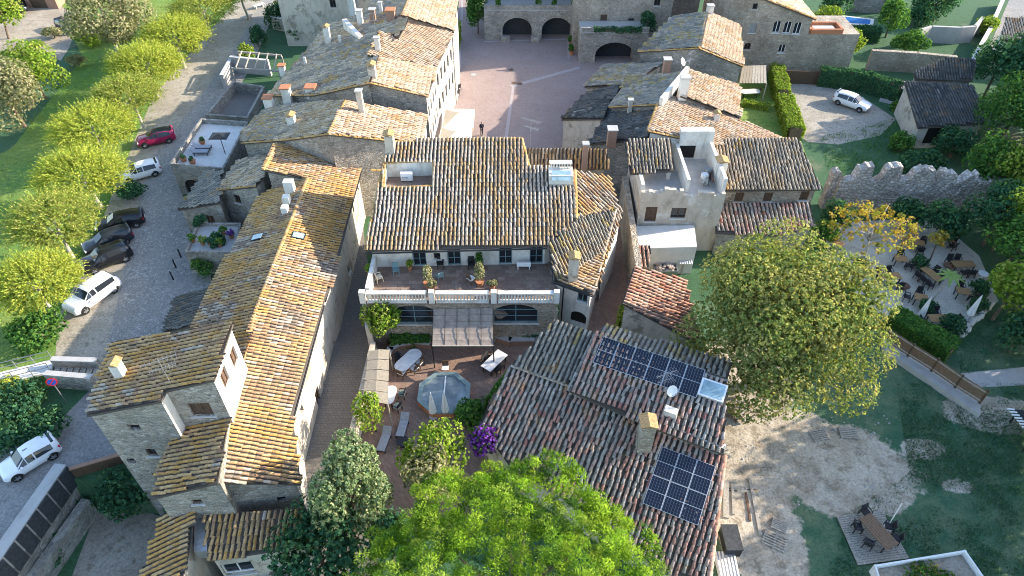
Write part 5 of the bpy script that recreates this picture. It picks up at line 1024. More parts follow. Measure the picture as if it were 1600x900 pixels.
# ================================================================== OBJECTS
V3 = Vector
def car(label, front, rear, paint, L=None, W=1.74, H=1.5, roof_paint=None, kind='hatch', group=None, z=.02):
    a, b = P(*front, .45), P(*rear, .45); d = a - b; yaw = math.atan2(d.y, d.x); c = (a + b) / 2; L = L or 4.0
    t = thing('parked_car', label, 'car', (c.x, c.y, z), yaw, group)
    st = {'hatch': [(0, .78, .36, .74, .80, .66), (.025, .86, .27, .86, .98, .68), (.10, .90, .22, .92, .92, .62), (.20, .915, .2, .93, .985, .62), (.42, .92, .2, .93, 1, .63), (.56, .92, .2, .93, .96, .61), (.73, .91, .2, .92, .655, .66), (.90, .87, .22, .83, .575, .66), (.97, .80, .28, .72, .50, .62), (1, .70, .36, .60, .43, .54)],
          'suv': [(0, .80, .38, .80, .62, .68), (.02, .88, .3, .95, .75, .70), (.08, .91, .25, 1.0, .95, .66), (.2, .93, .23, 1.0, .99, .66), (.5, .93, .23, 1.0, 1, .66), (.60, .93, .23, 1.0, .97, .64), (.74, .92, .23, .98, .67, .68), (.91, .89, .25, .92, .60, .68), (.98, .83, .3, .8, .53, .64), (1, .74, .38, .65, .45, .56)]}[kind]
    rings = []
    for i, (f, w_, zb, z1, k, w2) in enumerate(st):
        x = (f - .5) * L; s_ = W / 1.84; w_ *= s_; w2 *= s_; z2 = k * H if i not in (0, 1) or True else z1; z1 = min(z1, z2 - .02) * (H / 1.5 if H > 1.5 else 1); z2 = max(z2, z1 + .02)
        half = [(w_ * .84, zb), (w_, zb + .13), (w_ * 1.01, (zb + z1) / 2 + .05), (w_ * .965, z1), (w2 * 1.03, z2 - .055 if z2 - z1 > .1 else z1 + .008), (w2 * .8, z2)]
        rings.append([(x, -y, zz) for y, zz in half] + [(x, y, zz) for y, zz in half[::-1]])
    m = MB(); n = 12
    for r_ in rings: m.v += r_
    for i in range(len(rings) - 1):
        for k in range(n):
            m.f.append((i * n + k, (i + 1) * n + k, (i + 1) * n + (k + 1) % n, i * n + (k + 1) % n)); m.mi.append(1 if roof_paint and k in (4, 5, 6) and 2 <= i <= 4 else 0)
    m.f += [tuple(range(n)), tuple((len(rings) - 1) * n + k for k in range(n))[::-1]]; m.mi += [0, 0]
    m.build('body', [paint, roof_paint or paint], t, local=True, smooth=False).data.polygons.foreach_set('use_smooth', [True] * len(m.f))
    def panel(name, q, sh=.86, off=.014, mat='glass_dark'):
        q = [V3(p) for p in q]; c_ = sum(q, V3()) / 4; nn = (q[2] - q[0]).cross(q[3] - q[1]).normalized()
        if nn.dot(c_ - V3((0, 0, .75))) < 0: nn = -nn
        q = [c_ + (p - c_) * sh + nn * off for p in q]; MB().add(q + [p - nn * .02 for p in q], [(0, 1, 2, 3), (7, 6, 5, 4), (0, 4, 5, 1), (1, 5, 6, 2), (2, 6, 7, 3), (3, 7, 4, 0)]).build(name, mat, t, local=True)
    R_ = lambda i, k: rings[i][k]
    for a_, b_ in ((3, 8), (8, 3)):
        s0 = (3, 4) if a_ == 3 else (8, 7)
        for i0, i1 in ((2, 4), (4, 5), (5, 6)):
            if i1 == 6: q = [V3(R_(5, s0[0])), V3(R_(6, s0[0])), V3(R_(6, s0[0])).lerp(V3(R_(6, s0[1])), .3), V3(R_(5, s0[1]))]
            else: q = [V3(R_(i0, s0[0])), V3(R_(i1, s0[0])), V3(R_(i1, s0[1])), V3(R_(i0, s0[1]))]
            panel('side_window', q, .9, .035)
    for nm, i0, i1, f0, f1 in (('windscreen', 5, 6, .06, .93), ('rear_window', 2, 1, .1, .75)):
        m = MB(); row = []
        for f in (f0, f1): row.append([V3(R_(i0, k)).lerp(V3(R_(i1, k)), f) for k in (4, 5, 6, 7)])
        nn = V3((.55 if nm == 'windscreen' else -.8, 0, .7)).normalized() * .018; m.add([p + nn for r_ in row for p in r_], [(0, 1, 5, 4), (1, 2, 6, 5), (2, 3, 7, 6)]); m.build(nm, 'glass_dark', t, local=True)
    wr = .32 if kind == 'hatch' else .36
    for x in (-L * .31, L * .315):
        for s_ in (-1, 1):
            y = s_ * (W / 2 - .1); w_ = MB(); prof = [(wr * .6, -.1), (wr * .93, -.105), (wr, -.07), (wr, .07), (wr * .93, .105), (wr * .6, .1)]
            k = 16; vs = []; 
            for r_, o_ in prof:
                for j in range(k): an = 2 * math.pi * j / k; vs.append((x + r_ * math.cos(an), y + o_ * s_ * 1.05, wr + r_ * math.sin(an)))
            w_.add(vs, [(i * k + j, i * k + (j + 1) % k, (i + 1) * k + (j + 1) % k, (i + 1) * k + j) for i in range(5) for j in range(k)]); wo_ = w_.build('wheel', 'rubber', t, local=True, smooth=True)
            rm = MB()
            for j in range(5): an = 2 * math.pi * j / 5; rm.bar((x, y + s_ * .085, wr), (x + wr * .62 * math.cos(an), y + s_ * .085, wr + wr * .62 * math.sin(an)), .09, .05)
            vs = [(x + wr * .63 * math.cos(2 * math.pi * j / 14), y + s_ * .06, wr + wr * .63 * math.sin(2 * math.pi * j / 14)) for j in range(14)]; rm.add(vs, [tuple(range(14))]); rm.build('rim', 'rim', wo_, local=True)
            MB().lathe((x, y - s_ * .05, wr + .02), [(0.01, 0), (.01, .01)], 3) ; ar = MB(); vs = [(x + (wr + .06) * math.cos(math.pi * j / 12), s_ * (W / 2 * 1.002), wr + (wr + .06) * math.sin(math.pi * j / 12)) for j in range(13)]; ar.add(vs + [(p[0], s_ * (W / 2 * .93), p[2]) for p in vs], [(j, j + 1, 14 + j, 13 + j) for j in range(12)] + [tuple(range(13))]); ar.build('wheel_arch', 'rubber', t, local=True)
    for s_ in (-1, 1):
        MB().box((L * .455, s_ * W * .34, .66), (.16, .34, .17)).build('headlight', 'lamp_clear', t, local=True); MB().box((-L * .478, s_ * W * .40, .80), (.12, .2, .26)).build('tail_light', 'lamp_red', t, local=True); MB().box((L * .17, s_ * (W / 2 + .06), .95), (.14, .2, .13)).build('wing_mirror', paint, t, local=True)
    MB().box((-L / 2 - .004, 0, .58), (.02, .5, .12)).build('number_plate', 'plate', t, local=True); MB().box((L / 2 - .004, 0, .45), (.02, .5, .12)).build('number_plate', 'plate', t, local=True); MB().box((L / 2 - .05, 0, .4), (.12, W * .55, .13)).build('grille', 'rubber', t, local=True)
    return t
GC = 'cars parked along the cobbled road'
car('magenta red hatchback with dark roof parked under the trees', (220, 222), (268, 212), 'paint_red', 4.0, roof_paint='paint_dark', group=GC)
car('white hatchback with purple rear end parked along the strip', (198, 276), (241, 264), 'paint_white', 4.0, group=GC)
car('black low car parked just beyond the two black hatchbacks', (162, 353), (214, 342), 'paint_black', 4.4, H=1.42, group=GC); car('dark grey hatchback parked between two black cars', (133, 391), (204, 365), 'paint_dark', 4.3, group=GC); car('black compact suv parked beside the white suv', (138, 417), (196, 394), 'paint_black', 4.2, 1.8, 1.62, kind='suv', group=GC)
car('white suv parked under the last yellow green tree', (108, 489), (181, 437), 'paint_white', 4.5, 1.84, 1.64, kind='suv', group=GC)
fi = car('small round white city car beside the low wall', (7, 742), (87, 694), 'paint_white', 3.6, 1.64, 1.48); MB().box((-.1, 0, 1.47), (.3, .05, .02)).build('roof_aerial', 'rubber', fi, local=True)
car('white hatchback parked in the dirt yard', (1363, 172), (1300, 150), 'paint_white', 4.2); car('dark blue car parked on the sandy yard', (124, 50), (90, 36), 'paint_dark', 4.2); car('grey blue car half hidden by the lime tree', (34, 17), (19, 6), 'paint_dark', 4.0)

def chair_proto(name='chair', frame='rattan_dark', seat='rattan_dark', arms=True):
    t = bpy.data.objects.new(name, None); C.objects.link(t); s_ = .24
    MB().box((0, 0, .44), (.5, .5, .06)).build('seat', seat, t, local=True); MB().box((-.24, 0, .70), (.06, .48, .46), ax=(V3((.97, 0, .2)), V3((0, 1, 0)), V3((-.2, 0, .97)))).build('backrest', frame, t, local=True)
    for x in (-.22, .22):
        for y in (-.22, .22): MB().bar((x, y, .42), (x * 1.12, y * 1.1, 0), .05).build('leg', frame, t, local=True)
    if arms:
        for y in (-.26, .26): MB().bar((-.22, y, .66), (.2, y, .64), .05, .04).bar((.2, y, .64), (.21, y * .92, .43), .04).build('armrest', frame, t, local=True)
    return t
PROTO = {}
def put(kind, label, cat, p, rz, group=None, name=None):
    if kind not in PROTO: PROTO[kind] = MAKERS[kind](); o = PROTO[kind]
    else: o = copy_tree(PROTO[kind])
    o.location = p; o.rotation_euler = (0, 0, rz); tag(o, label, cat)
    if group: o['group'] = group
    elif 'group' in o: del o['group']
    WL[o.name] = V3(p); return o
def table_proto(w_, d_, top='wood', leg='rattan_dark', h=.74, slats=True, oval=False):
    def f():
        t = bpy.data.objects.new('table', None); C.objects.link(t)
        if oval:
            n = 28; k = (w_ - d_) / 2; pts = [((k if math.cos(2 * math.pi * (i + .5) / n) > 0 else -k) + d_ / 2 * math.cos(2 * math.pi * (i + .5) / n), d_ / 2 * math.sin(2 * math.pi * (i + .5) / n)) for i in range(n)]; MB().prism(pts, h - .05, h).build('table_top', top, t, local=True)
        elif slats:
            n = max(4, int(d_ / .16))
            for i in range(n): MB().box((0, -d_ / 2 + d_ * (i + .5) / n, h - .02), (w_, d_ / n - .012, .04)).build('plank', top, t, local=True)
            MB().box((0, 0, h - .07), (w_ * .9, d_ * .88, .06)).build('apron', leg, t, local=True)
        else: MB().box((0, 0, h - .03), (w_, d_, .06)).build('table_top', top, t, local=True)
        for x in (-1, 1):
            for y in (-1, 1): MB().box((x * w_ * .42 * (.8 if oval else 1), y * d_ * .40 * (.7 if oval else 1), (h - .06) / 2), (.07, .07, h - .06)).build('leg', leg, t, local=True)
        return t
    return f
def lounger():
    t = bpy.data.objects.new('sun_lounger', None); C.objects.link(t); MB().box((0.1, 0, .3), (1.5, .62, .06)).build('frame', 'rattan_dark', t, local=True); MB().box((.15, 0, .37), (1.35, .58, .09)).build('cushion', 'cushion', t, local=True); MB().box((-.72, 0, .56), (.62, .6, .09), ax=(V3((.75, 0, -.66)), V3((0, 1, 0)), V3((.66, 0, .75)))).build('backrest', 'cushion', t, local=True)
    for x in (-.55, .75):
        for y in (-.28, .28): MB().box((x, y, .14), (.06, .06, .28)).build('leg', 'rattan_dark', t, local=True)
    return t
def parasol_closed():
    t = bpy.data.objects.new('closed_parasol', None); C.objects.link(t); MB().tube([(0, 0, 0), (0, 0, 2.75)], .03, 8).build('pole', 'metal_white', t, local=True); vs = []; prof = [(.30, .62), (.26, 1.0), (.19, 1.6), (.12, 2.2), (.05, 2.62)]; n = 16; m = MB()
    for r_, z in prof:
        for k in range(n): q = r_ * (1 if k % 2 else .72); vs.append((q * math.cos(2 * math.pi * k / n), q * math.sin(2 * math.pi * k / n), z))
    m.add(vs, [(i * n + k, i * n + (k + 1) % n, (i + 1) * n + (k + 1) % n, (i + 1) * n + k) for i in range(4) for k in range(n)] + [tuple(4 * n + k for k in range(n)), tuple(range(n))[::-1]]); m.build('folded_canopy', 'cloth_white', t, local=True); MB().lathe((0, 0, 0), [(.3, 0), (.3, .06), (.06, .1)], 14).build('base', 'concrete', t, local=True); return t
MAKERS = {'chair': lambda: chair_proto(), 'chair_green': lambda: chair_proto(seat='cushion_green'), 'chair_white': lambda: chair_proto(frame='wood_dark', seat='cloth_white', arms=False), 'folding': lambda: chair_proto(frame='door_green', seat='door_green', arms=False), 'wicker': lambda: chair_proto(frame='cloth_beige', seat='cloth_beige'), 'table_l': table_proto(1.9, .85), 'table_s': table_proto(1.05, .85), 'oval': table_proto(2.5, 1.15, 'marble', oval=True), 'marble_t': table_proto(2.1, .95, 'marble', slats=False), 'deck_t': table_proto(2.2, 1.0, 'wood_fence'), 'lounger': lounger, 'parasol': parasol_closed, 'ovals': table_proto(1.7, .85, 'marble', oval=True)}
# gravel terrace tables (kind, pixel, turn, chair offsets along the table)
GT = 'wooden tables on the gravel terrace'; GCH = 'black armchairs round the wooden tables'
def Q(x, y): return 1270 + x / 3.912, 300 + y / 3.912
for kind, zx, zy, rz, chs, lab in (('table_l', 470, 512, .03, [(-.45, .85, -90), (.45, .85, -90), (-.3, -.85, 90), (.6, -.85, 90)], 'table beside the fire bowl close to the big tree'), ('table_s', 540, 405, -.2, [(.2, .85, -90), (.75, -.5, 150)], 'small table touching the round potted bush'), ('table_l', 730, 500, -1.2, [(.3, .85, -90), (-.4, .85, -90), (-.5, -.85, 90), (.1, -.85, 90), (.75, -.85, 90)], 'long table set endways between both fire bowls'), ('table_l', 922, 438, 0, [(-.65, .85, -90), (0, .85, -90), (-.2, -.85, 90), (.45, -.85, 90)], 'long table beside the white pedestal table'), ('table_s', 922, 605, -.25, [(.1, .9, -90), (.85, -.4, 170)], 'small table between pedestal table and closed parasol'), ('table_s', 663, 642, -.3, [(.1, .9, -90), (-.95, .1, 0)], 'small table beside the thin palm'), ('table_l', 785, 770, 0, [(-.5, 1.0, -90), (.1, .9, -90), (-1.35, 0, 0), (1.35, .1, 180), (-.2, -.85, 90), (.4, -.85, 90)], 'long table between the two closed parasols'), ('table_s', 825, 283, -.35, [(.7, .5, -120), (.5, -.6, 120)], 'table at the creeper mound by the young yellow tree'), ('table_l', 615, 300, -.4, [(.9, .6, -100), (.7, -.7, 100)], 'table half hidden under the yellow leaves'), ('table_l', 125, 295, -.9, [(-.8, .6, -60), (.6, -.8, 90)], 'table beside the big tree crown')):
    p = P(*Q(zx, zy), .74); p.z = .012; put(kind, 'wooden ' + lab if not lab.startswith(('small', 'long')) else lab.split()[0] + ' wooden ' + ' '.join(lab.split()[1:]), 'table', p, rz, GT)
    for cx, cy, ang in chs:
        q = p + V3((math.cos(rz) * cx - math.sin(rz) * cy, math.sin(rz) * cx + math.cos(rz) * cy, 0)); put('chair', 'black armchair at the ' + ('wooden ' + lab if not lab.startswith(('small', 'long')) else lab), 'chair', q, rz + R(ang) + random.gauss(0, .12), GCH)
for (zx, zy), lab in (((830, 453), 'brown domed fire bowl beside the long table'), ((560, 575), 'brown domed fire bowl near the big tree')):
    p = P(*Q(zx, zy), .3); p.z = .012; t = thing('fire_bowl', lab, 'fire bowl', p); MB().lathe(p, [(.16, 0), (.2, .12), (.42, .3), (.46, .36), (.40, .42), (.2, .52), (.03, .56)], 18).build('bowl', 'rust_iron', t, smooth=True); MB().lathe(p + V3((0, 0, .555)), [(.05, 0), (.05, .06)], 8).build('knob', 'metal_dark', t)
p = P(*Q(1043, 500), .7); p.z = .01; t = thing('pedestal_table', 'small round white pedestal table at the terrace edge', 'table', p); MB().lathe(p, [(.28, 0), (.28, .04), (.05, .1), (.05, .7)], 12).build('pedestal', 'metal_white', t); MB().lathe(p + V3((0, 0, .7)), [(.42, 0), (.42, .05)], 18).build('table_top', 'metal_white', t)
for (zx, zy), rz, lab in (((640, 790), 0, 'closed white parasol beside the green hedge'), ((940, 780), .4, 'closed white parasol by the stone edging')): p = P(*Q(zx, zy)); put('parasol', lab, 'parasol', p + V3((0, 0, .012)), rz)
# stone edging
pts = [(1545, 478), (1530, 497), (1512, 512), (1497, 530)]; t = thing('stone_edging', 'curved edging of pale boulders round the gravel terrace', 'edging', P(*pts[2])); random.seed(2)
for a, b2 in zip(pts[:-1], pts[1:]):
    pa_, pb_ = P(*a), P(*b2); n = int((pb_ - pa_).length / .42)
    for k in range(n):
        c_ = pa_.lerp(pb_, k / n) + V3((random.gauss(0, .06), random.gauss(0, .06), 0)); r_ = random.uniform(.2, .3); MB().lathe(c_, [(r_ * .7, -.05), (r_, .15), (r_ * .8, .38), (r_ * .3, .5)], 7, random.uniform(.7, 1)).build('boulder', 'concrete_pale', t)
# wooden fence on its wall
t = thing('wooden_fence', 'brown board fence on a pale stone ledge beside the hedge', 'fence', P(1440, 580)); pts = [(1380, 532), (1418, 557), (1455, 580), (1492, 606), (1530, 630)]; W_ = [P(*q, .5) for q in pts]
MB().prism([(W_[0].x - .3, W_[0].y - .9), (W_[-1].x - .4, W_[-1].y - 1.0), (W_[-1].x + .15, W_[-1].y + .15), (W_[0].x + .1, W_[0].y + .25)], -.03, .5).build('ledge', 'concrete', t)
for a, b2 in zip(W_[:-1], W_[1:]):
    m = MB(); n = 14; d = (b2 - a).normalized()
    for k in range(n): m.box(a.lerp(b2, (k + .5) / n) + V3((0, 0, .72 + random.gauss(0, .012))), ((b2 - a).length / n - .02, .04, 1.25), math.atan2(d.y, d.x))
    o = m.build('boards', 'wood_fence', t); o['kind'] = 'stuff'; MB().bar(a + V3((0, -.05, 1.2)), b2 + V3((0, -.05, 1.2)), .06, .1).build('rail', 'wood_grey', t); MB().bar(a + V3((0, -.05, .3)), b2 + V3((0, -.05, .3)), .06, .1).build('rail', 'wood_grey', t)
for a in W_: MB().box(a + V3((0, .02, .7)), (.14, .14, 1.45)).build('post', 'wood_dark', t)
# crenellated wall
t = thing('crenellated_wall', 'ruined rubble wall with worn merlons behind the gravel terrace', 'wall', (38, 54, 0)); random.seed(11); m = MB(); WYc = 53.9; x = 30.2; mer = [(1288, 1322, 4.3), (1341, 1367, 5.0), (1385, 1413, 5.1), (1432, 1464, 4.8), (1474, 1500, 4.4), (1515, 1535, 4.1)]
xs = np.arange(30.2, 47.5, .28); tops = []
for xx in xs:
    px = proj((xx, WYc, 4.5))[0]; h = 3.3 + .25 * vnoise(xx, 0, 1.0)
    for a, b2, hh in mer:
        if a < px < b2: h = hh - .7 * abs((px - (a + b2) / 2) / ((b2 - a) / 2)) ** 10
    tops.append(float(h + random.gauss(0, .13)))
n = len(xs); V = []
nz = 9
for i, xx in enumerate(xs):
    for s_ in (0, 1):
        for k in range(nz): f = k / (nz - 1); V.append((xx + random.gauss(0, .03), WYc + s_ * .9 + random.gauss(0, .06) + (.25 if xx < 31 else 0), -.05 + f * (tops[i] + .05)))
F = []
for i in range(n - 1):
    for s_ in (0, 1):
        for k in range(nz - 1): q = [(i * 2 + s_) * nz + k, ((i + 1) * 2 + s_) * nz + k, ((i + 1) * 2 + s_) * nz + k + 1, (i * 2 + s_) * nz + k + 1]; F.append(tuple(q if s_ == 0 else q[::-1]))
    F.append((i * 2 * nz + nz - 1, (i + 1) * 2 * nz + nz - 1, ((i + 1) * 2 + 1) * nz + nz - 1, (i * 2 + 1) * nz + nz - 1))
F += [tuple(range(nz)) + tuple(range(2 * nz - 1, nz - 1, -1))[0:nz], ]
MB().add(V, F).build('wall', 'stone_wall_ruin', t)
def wallrun(name, label, pts, h, th, mat, cop=None, cat='wall', z0=0):
    q = [P(x, y, z0) for x, y in pts]; t = thing(name, label, cat, q[0])
    for a, b2 in zip(q[:-1], q[1:]):
        d = (b2 - a).normalized() * th * .5; MB().bar(a + V3((0, 0, h / 2 - .05)), b2 + d + V3((0, 0, h / 2 - .05)), th, h + .1).build('wall', mat, t)
        if cop: MB().bar(a + V3((0, 0, h + .05)), b2 + d + V3((0, 0, h + .05)), th + .12, .1).build('coping', cop, t)
    return t
wallrun('garden_wall', 'pale stone garden wall above the dirt yard', [(1352, 108), (1420, 112), (1478, 118)], 2.6, .6, 'stone_warm'); wallrun('garden_wall', 'curved grey rendered wall with planted top', [(1428, 72), (1445, 66), (1490, 68), (1512, 66), (1524, 52)], 2.3, .4, 'concrete'); wallrun('garden_wall', 'long wall with pale coping along the side road', [(1512, 110), (1540, 60), (1562, 10)], 1.4, .4, 'stone_warm', 'concrete_pale'); wallrun('garden_wall', 'rubble wall running up behind the blue pool', [(1325, 18), (1375, 20)], 2.2, .5, 'stone_grey')
wallrun('dark_gate', 'dark brown sliding gate beside the bright hedge', [(1221, 130), (1276, 132)], 1.7, .12, 'wood_dark', cat='gate'); wallrun('courtyard_wall', 'low rendered wall between courtyard and lane', [(588, 560), (556, 700)], 1.9, .35, 'plaster_old'); wallrun('retaining_wall', 'rendered wall at the terrace corner along the lane', [(584, 556), (576, 500)], 3.2, .4, 'plaster_old')
t = wallrun('parapet_wall', 'broad concrete parapet with dark panels beside the white city car', [(108, 742), (-8, 912)], 1.3, .8, 'concrete'); 
a, b2 = P(108, 742), P(-8, 912); d = (b2 - a).normalized(); s_ = V3((-d.y, d.x, 0))
MB().bar(a + s_ * .2 + V3((0, 0, -1.6)), b2 + dq * 3 + s_ * .2 + V3((0, 0, -1.6)), .5, 3.1).build('retaining_face', 'stone_grey', t)
for k in range(7): MB().bar(a.lerp(b2, k / 7 + .01) + s_ * .48 + V3((0, 0, .3)), a.lerp(b2, (k + 1) / 7 - .01) + s_ * .48 + V3((0, 0, .3)), .05, 1.9).build('panel', 'slate', t)
wallrun('rubble_wall', 'old rubble wall below the parapet in the low garden', [(150, 800), (40, 960)], 1.7, .6, 'stone', z0=GZ); 
p = P(100, 860, GZ + .45); p.z = GZ; t = thing('stone_bench', 'grey slab bench in the low garden', 'bench', p); MB().box(p + V3((0, 0, .48)), (.55, 1.6, .08), -.25).build('seat', 'concrete_pale', t); MB().box(p + V3((.12, .5, .22)), (.4, .15, .44), -.25).build('leg', 'concrete', t); MB().box(p + V3((-.12, -.5, .22)), (.4, .15, .44), -.25).build('leg', 'concrete', t)
wallrun('low_gate', 'dark timber gate between parapet and tower', [(118, 745), (196, 722)], .9, .12, 'wood_dark', 'brick_edge', cat='gate')
# bollards, sign, footbridge
for px, py in ((283, 402), (275, 418), (271, 437)):
    p = P(px, py); t = thing('bollard', 'short black iron bollard on the cobbled road', 'bollard', p, 0, 'bollards on the cobbled road'); MB().lathe(p, [(.09, 0), (.07, .05), (.06, .75), (.09, .8), (.05, .9)], 10).build('post', 'metal_dark', t); MB().lathe(p + V3((0, 0, .905)), [(.03, 0), (.05, .04), (.01, .09)], 8).build('finial', 'metal_dark', t)
p = P(105, 630); t = thing('parking_sign', 'round blue and red no parking sign on a grey pole', 'sign', p); MB().tube([p, p + V3((0, 0, 2.6))], .035, 8).build('pole', 'metal_grey', t); n3 = V3((.35, -.85, .1)).normalized(); x3 = V3((0, 0, 1)).cross(n3).normalized(); y3 = n3.cross(x3); c_ = p + V3((0, 0, 2.45)) + n3 * .05
for r_, o_, mt, nm in ((.36, 0, 'sign_red', 'rim'), (.27, .012, 'sign_blue', 'face')): MB().add([c_ + n3 * o_ + (x3 * math.cos(k * .3142) + y3 * math.sin(k * .3142)) * r_ for k in range(20)] + [c_ + n3 * (o_ - .01) + (x3 * math.cos(k * .3142) + y3 * math.sin(k * .3142)) * r_ for k in range(20)], [tuple(range(20)), tuple(range(39, 19, -1))] + [(k, 20 + k, 20 + (k + 1) % 20, (k + 1) % 20) for k in range(20)]).build(nm, mt, t)
MB().box(c_ + n3 * .02, (.5, .07, .012), ax=((x3 + y3).normalized(), (y3 - x3).normalized(), n3)).build('slash', 'sign_red', t)
a, b2 = P(-30, 600, .9), P(82, 572, .9); t = thing('footbridge', 'narrow grey footbridge with a thin railing', 'bridge', P(20, 590)); d = (b2 - a).normalized(); s_ = V3((-d.y, d.x, 0)); MB().bar(a, b2, 1.3, .18).build('deck', 'concrete_pale', t); MB().box(a.lerp(b2, .12) - V3((0, 0, .5)), (.5, 1.2, .9)).build('pier', 'stone_grey', t); MB().box(b2 - V3((.2, 0, .5)), (.5, 1.3, .9)).build('pier', 'stone_grey', t)
for sg in (-1, 1):
    for z in (.55, 1.0): MB().bar(a + s_ * .6 * sg + V3((0, 0, z)), b2 + s_ * .6 * sg + V3((0, 0, z)), .04).build('rail', 'metal_grey', t)
    for k in range(5): q = a.lerp(b2, k / 4) + s_ * .6 * sg; MB().bar(q, q + V3((0, 0, 1.02)), .05).build('rail_post', 'metal_grey', t)
t = thing('stair_house', 'stone stair abutment with shallow steps at the bridge end', 'stairs', P(120, 590)); pl_ = [P(x, y, .9) for x, y in ((88, 572), (158, 574), (150, 600), (78, 594))]
MB().prism([(q.x, q.y) for q in pl_], -.05, .88).build('base', 'stone', t)
for k in range(7): f = (k + .5) / 7; a = pl_[0].lerp(pl_[1], f); b2 = pl_[3].lerp(pl_[2], f); MB().bar(a + V3((0, 0, .05)), b2 + V3((0, 0, .05)), .38, .12).build('step', 'wood_grey', t)
for i, j in ((0, 1), (3, 2)): MB().bar(pl_[i] + V3((0, 0, .35)), pl_[j] + V3((0, 0, .35)), .4, .9).build('side_wall', 'stone', t); MB().bar(pl_[i] + V3((0, 0, .84)), pl_[j] + V3((0, 0, .84)), .44, .08).build('coping', 'concrete', t)
for px, py, lab in ((386, 30, 'grey stone bench beside the cobbled bend'), (405, 12, 'grey stone bench under the last tree of the row')):
    p = P(px, py); t = thing('bench', lab, 'bench', p); MB().box(p + V3((0, 0, .45)), (1.9, .5, .12), .9).build('seat', 'concrete_pale', t)
    for s_ in (-.6, .6): MB().box(p + V3((math.cos(.9) * s_, math.sin(.9) * s_, .2)), (.2, .45, .4), .9).build('leg', 'concrete', t)
# courtyard
def K(x, y): return 560 + x / 4.089, 500 + y / 4.089
def K0(x, y, z=.45): p = P(*K(x, y), z); p.z = .018; return p
put('oval', 'long oval marble table in the brick courtyard', 'table', K0(318, 255, .74), .95); put('marble_t', 'rectangular marble table beside the awning', 'table', K0(868, 258, .74), .92); put('ovals', 'small oval marble table at the reed roofed wall', 'table', K0(200, 478, .74), 1.45)
for k, x, y, rz, lab in (('chair_white', 390, 268, 2.6, 'white seated chair at the oval table, on the awning side'), ('chair_white', 357, 305, 2.5, 'white seated chair at the middle of the oval table'), ('chair_white', 276, 334, 1.1, 'white seated chair at the pool end of the oval table'), ('chair', 262, 246, -.6, 'dark chair on the wall side of the oval table'), ('chair_green', 277, 468, 3.0, 'green cushioned armchair at the small oval table'), ('chair_green', 247, 550, 2.6, 'green cushioned armchair between small oval table and lounger'), ('chair', 830, 240, -.6, 'dark chair on the awning side of the rectangular marble table'), ('chair', 815, 262, -.6, 'second dark chair on the awning side of the rectangular marble table'), ('chair', 905, 290, 2.5, 'dark chair on the roof side of the rectangular marble table'), ('chair', 880, 318, 2.5, 'second dark chair on the roof side of the rectangular marble table'), ('chair_white', 555, 305, -1.6, 'white chair with its back to the pool rim')):
    put(k, lab, 'chair', K0(x, y), rz, 'courtyard chairs')
put('lounger', 'grey cushioned lounger nearer the octagonal pool', 'lounger', K0(283, 685, .3), -1.7); put('lounger', 'grey cushioned lounger beside the loose green tree', 'lounger', K0(165, 775, .3), -1.75)
p = K0(282, 775, .4); t = thing('round_table', 'low round black table beside the loungers', 'table', p); MB().lathe(p, [(.3, 0), (.34, .36)], 16).build('base', 'rattan_dark', t); MB().lathe(p + V3((0, 0, .36)), [(.44, 0), (.44, .05)], 20).build('table_top', 'rattan_dark', t)
pc_ = P(*K(548, 462), .6); pc_.z = .018; t = thing('octagonal_pool', 'raised octagonal pool under a blue grey cover', 'pool', pc_); r_ = 2.0
oc = lambda r_, z: [pc_ + V3((r_ * math.cos(R(22.5 + 45 * k)), r_ * math.sin(R(22.5 + 45 * k)), z)) for k in range(8)]
def ring(m, A, B): m.add(A + B, [(k, (k + 1) % 8, 8 + (k + 1) % 8, 8 + k) for k in range(8)])
m = MB(); ring(m, oc(r_, 0), oc(r_, .55)); m.build('side', 'terracotta', t); m = MB(); ring(m, oc(r_ + .04, .55), oc(r_ + .04, .62)); ring(m, oc(r_ + .04, .62), oc(r_ - .32, .62)); ring(m, oc(r_ - .32, .62), oc(r_ - .32, .45)); m.build('rim', 'pool_rim', t); m = MB(); A = oc(r_ - .31, .52); m.add(A + [pc_ + V3((0, 0, .56))], [(k, (k + 1) % 8, 8) for k in range(8)]); m.build('cover', 'pool_cover', t); MB().bar(pc_ + V3((0, -1.5, .57)), pc_ + V3((0, 1.5, .57)), .09, .04).build('seam', 'cloth_white', t)
for x, y, lab in ((480, 620, 'closed white parasol at the pool, nearer the loungers'), (560, 612, 'closed white parasol at the pool, nearer the green bush')): put('parasol', lab, 'parasol', K0(x, y, 0), .3)
t = thing('awning', 'brown sailcloth awning of square panels on the terrace wall', 'awning', P(723, 545)); c4 = [PY(677, 483, TY - .05), PY(770, 481, TY - .05), P(771, 539, 2.5), P(675, 542, 2.5)]; c4[2].y = c4[3].y = (c4[2].y + c4[3].y) / 2
nx_, ny_ = 5, 6
for i in range(nx_):
    for j in range(ny_):
        f = lambda a, b2: (c4[0].lerp(c4[1], a)).lerp(c4[3].lerp(c4[2], a), b2) - V3((0, 0, 0 * b2 + .10 * math.sin(math.pi * b2)))
        g_ = .004; a0, a1, b0, b1 = i / nx_ + g_, (i + 1) / nx_ - g_, j / ny_ + g_, (j + 1) / ny_ - g_; m_ = (b0 + b1) / 2; sag = V3((0, 0, -.025)); q = [f(a0, b0), f(a1, b0), f(a1, m_) + sag, f(a0, m_) + sag, f(a1, b1), f(a0, b1)]
        MB().add(q + [p - V3((0, 0, .01)) for p in q], [(0, 1, 2, 3), (3, 2, 4, 5), (9, 8, 7, 6), (11, 10, 8, 9)]).build('panel', 'awning', t)
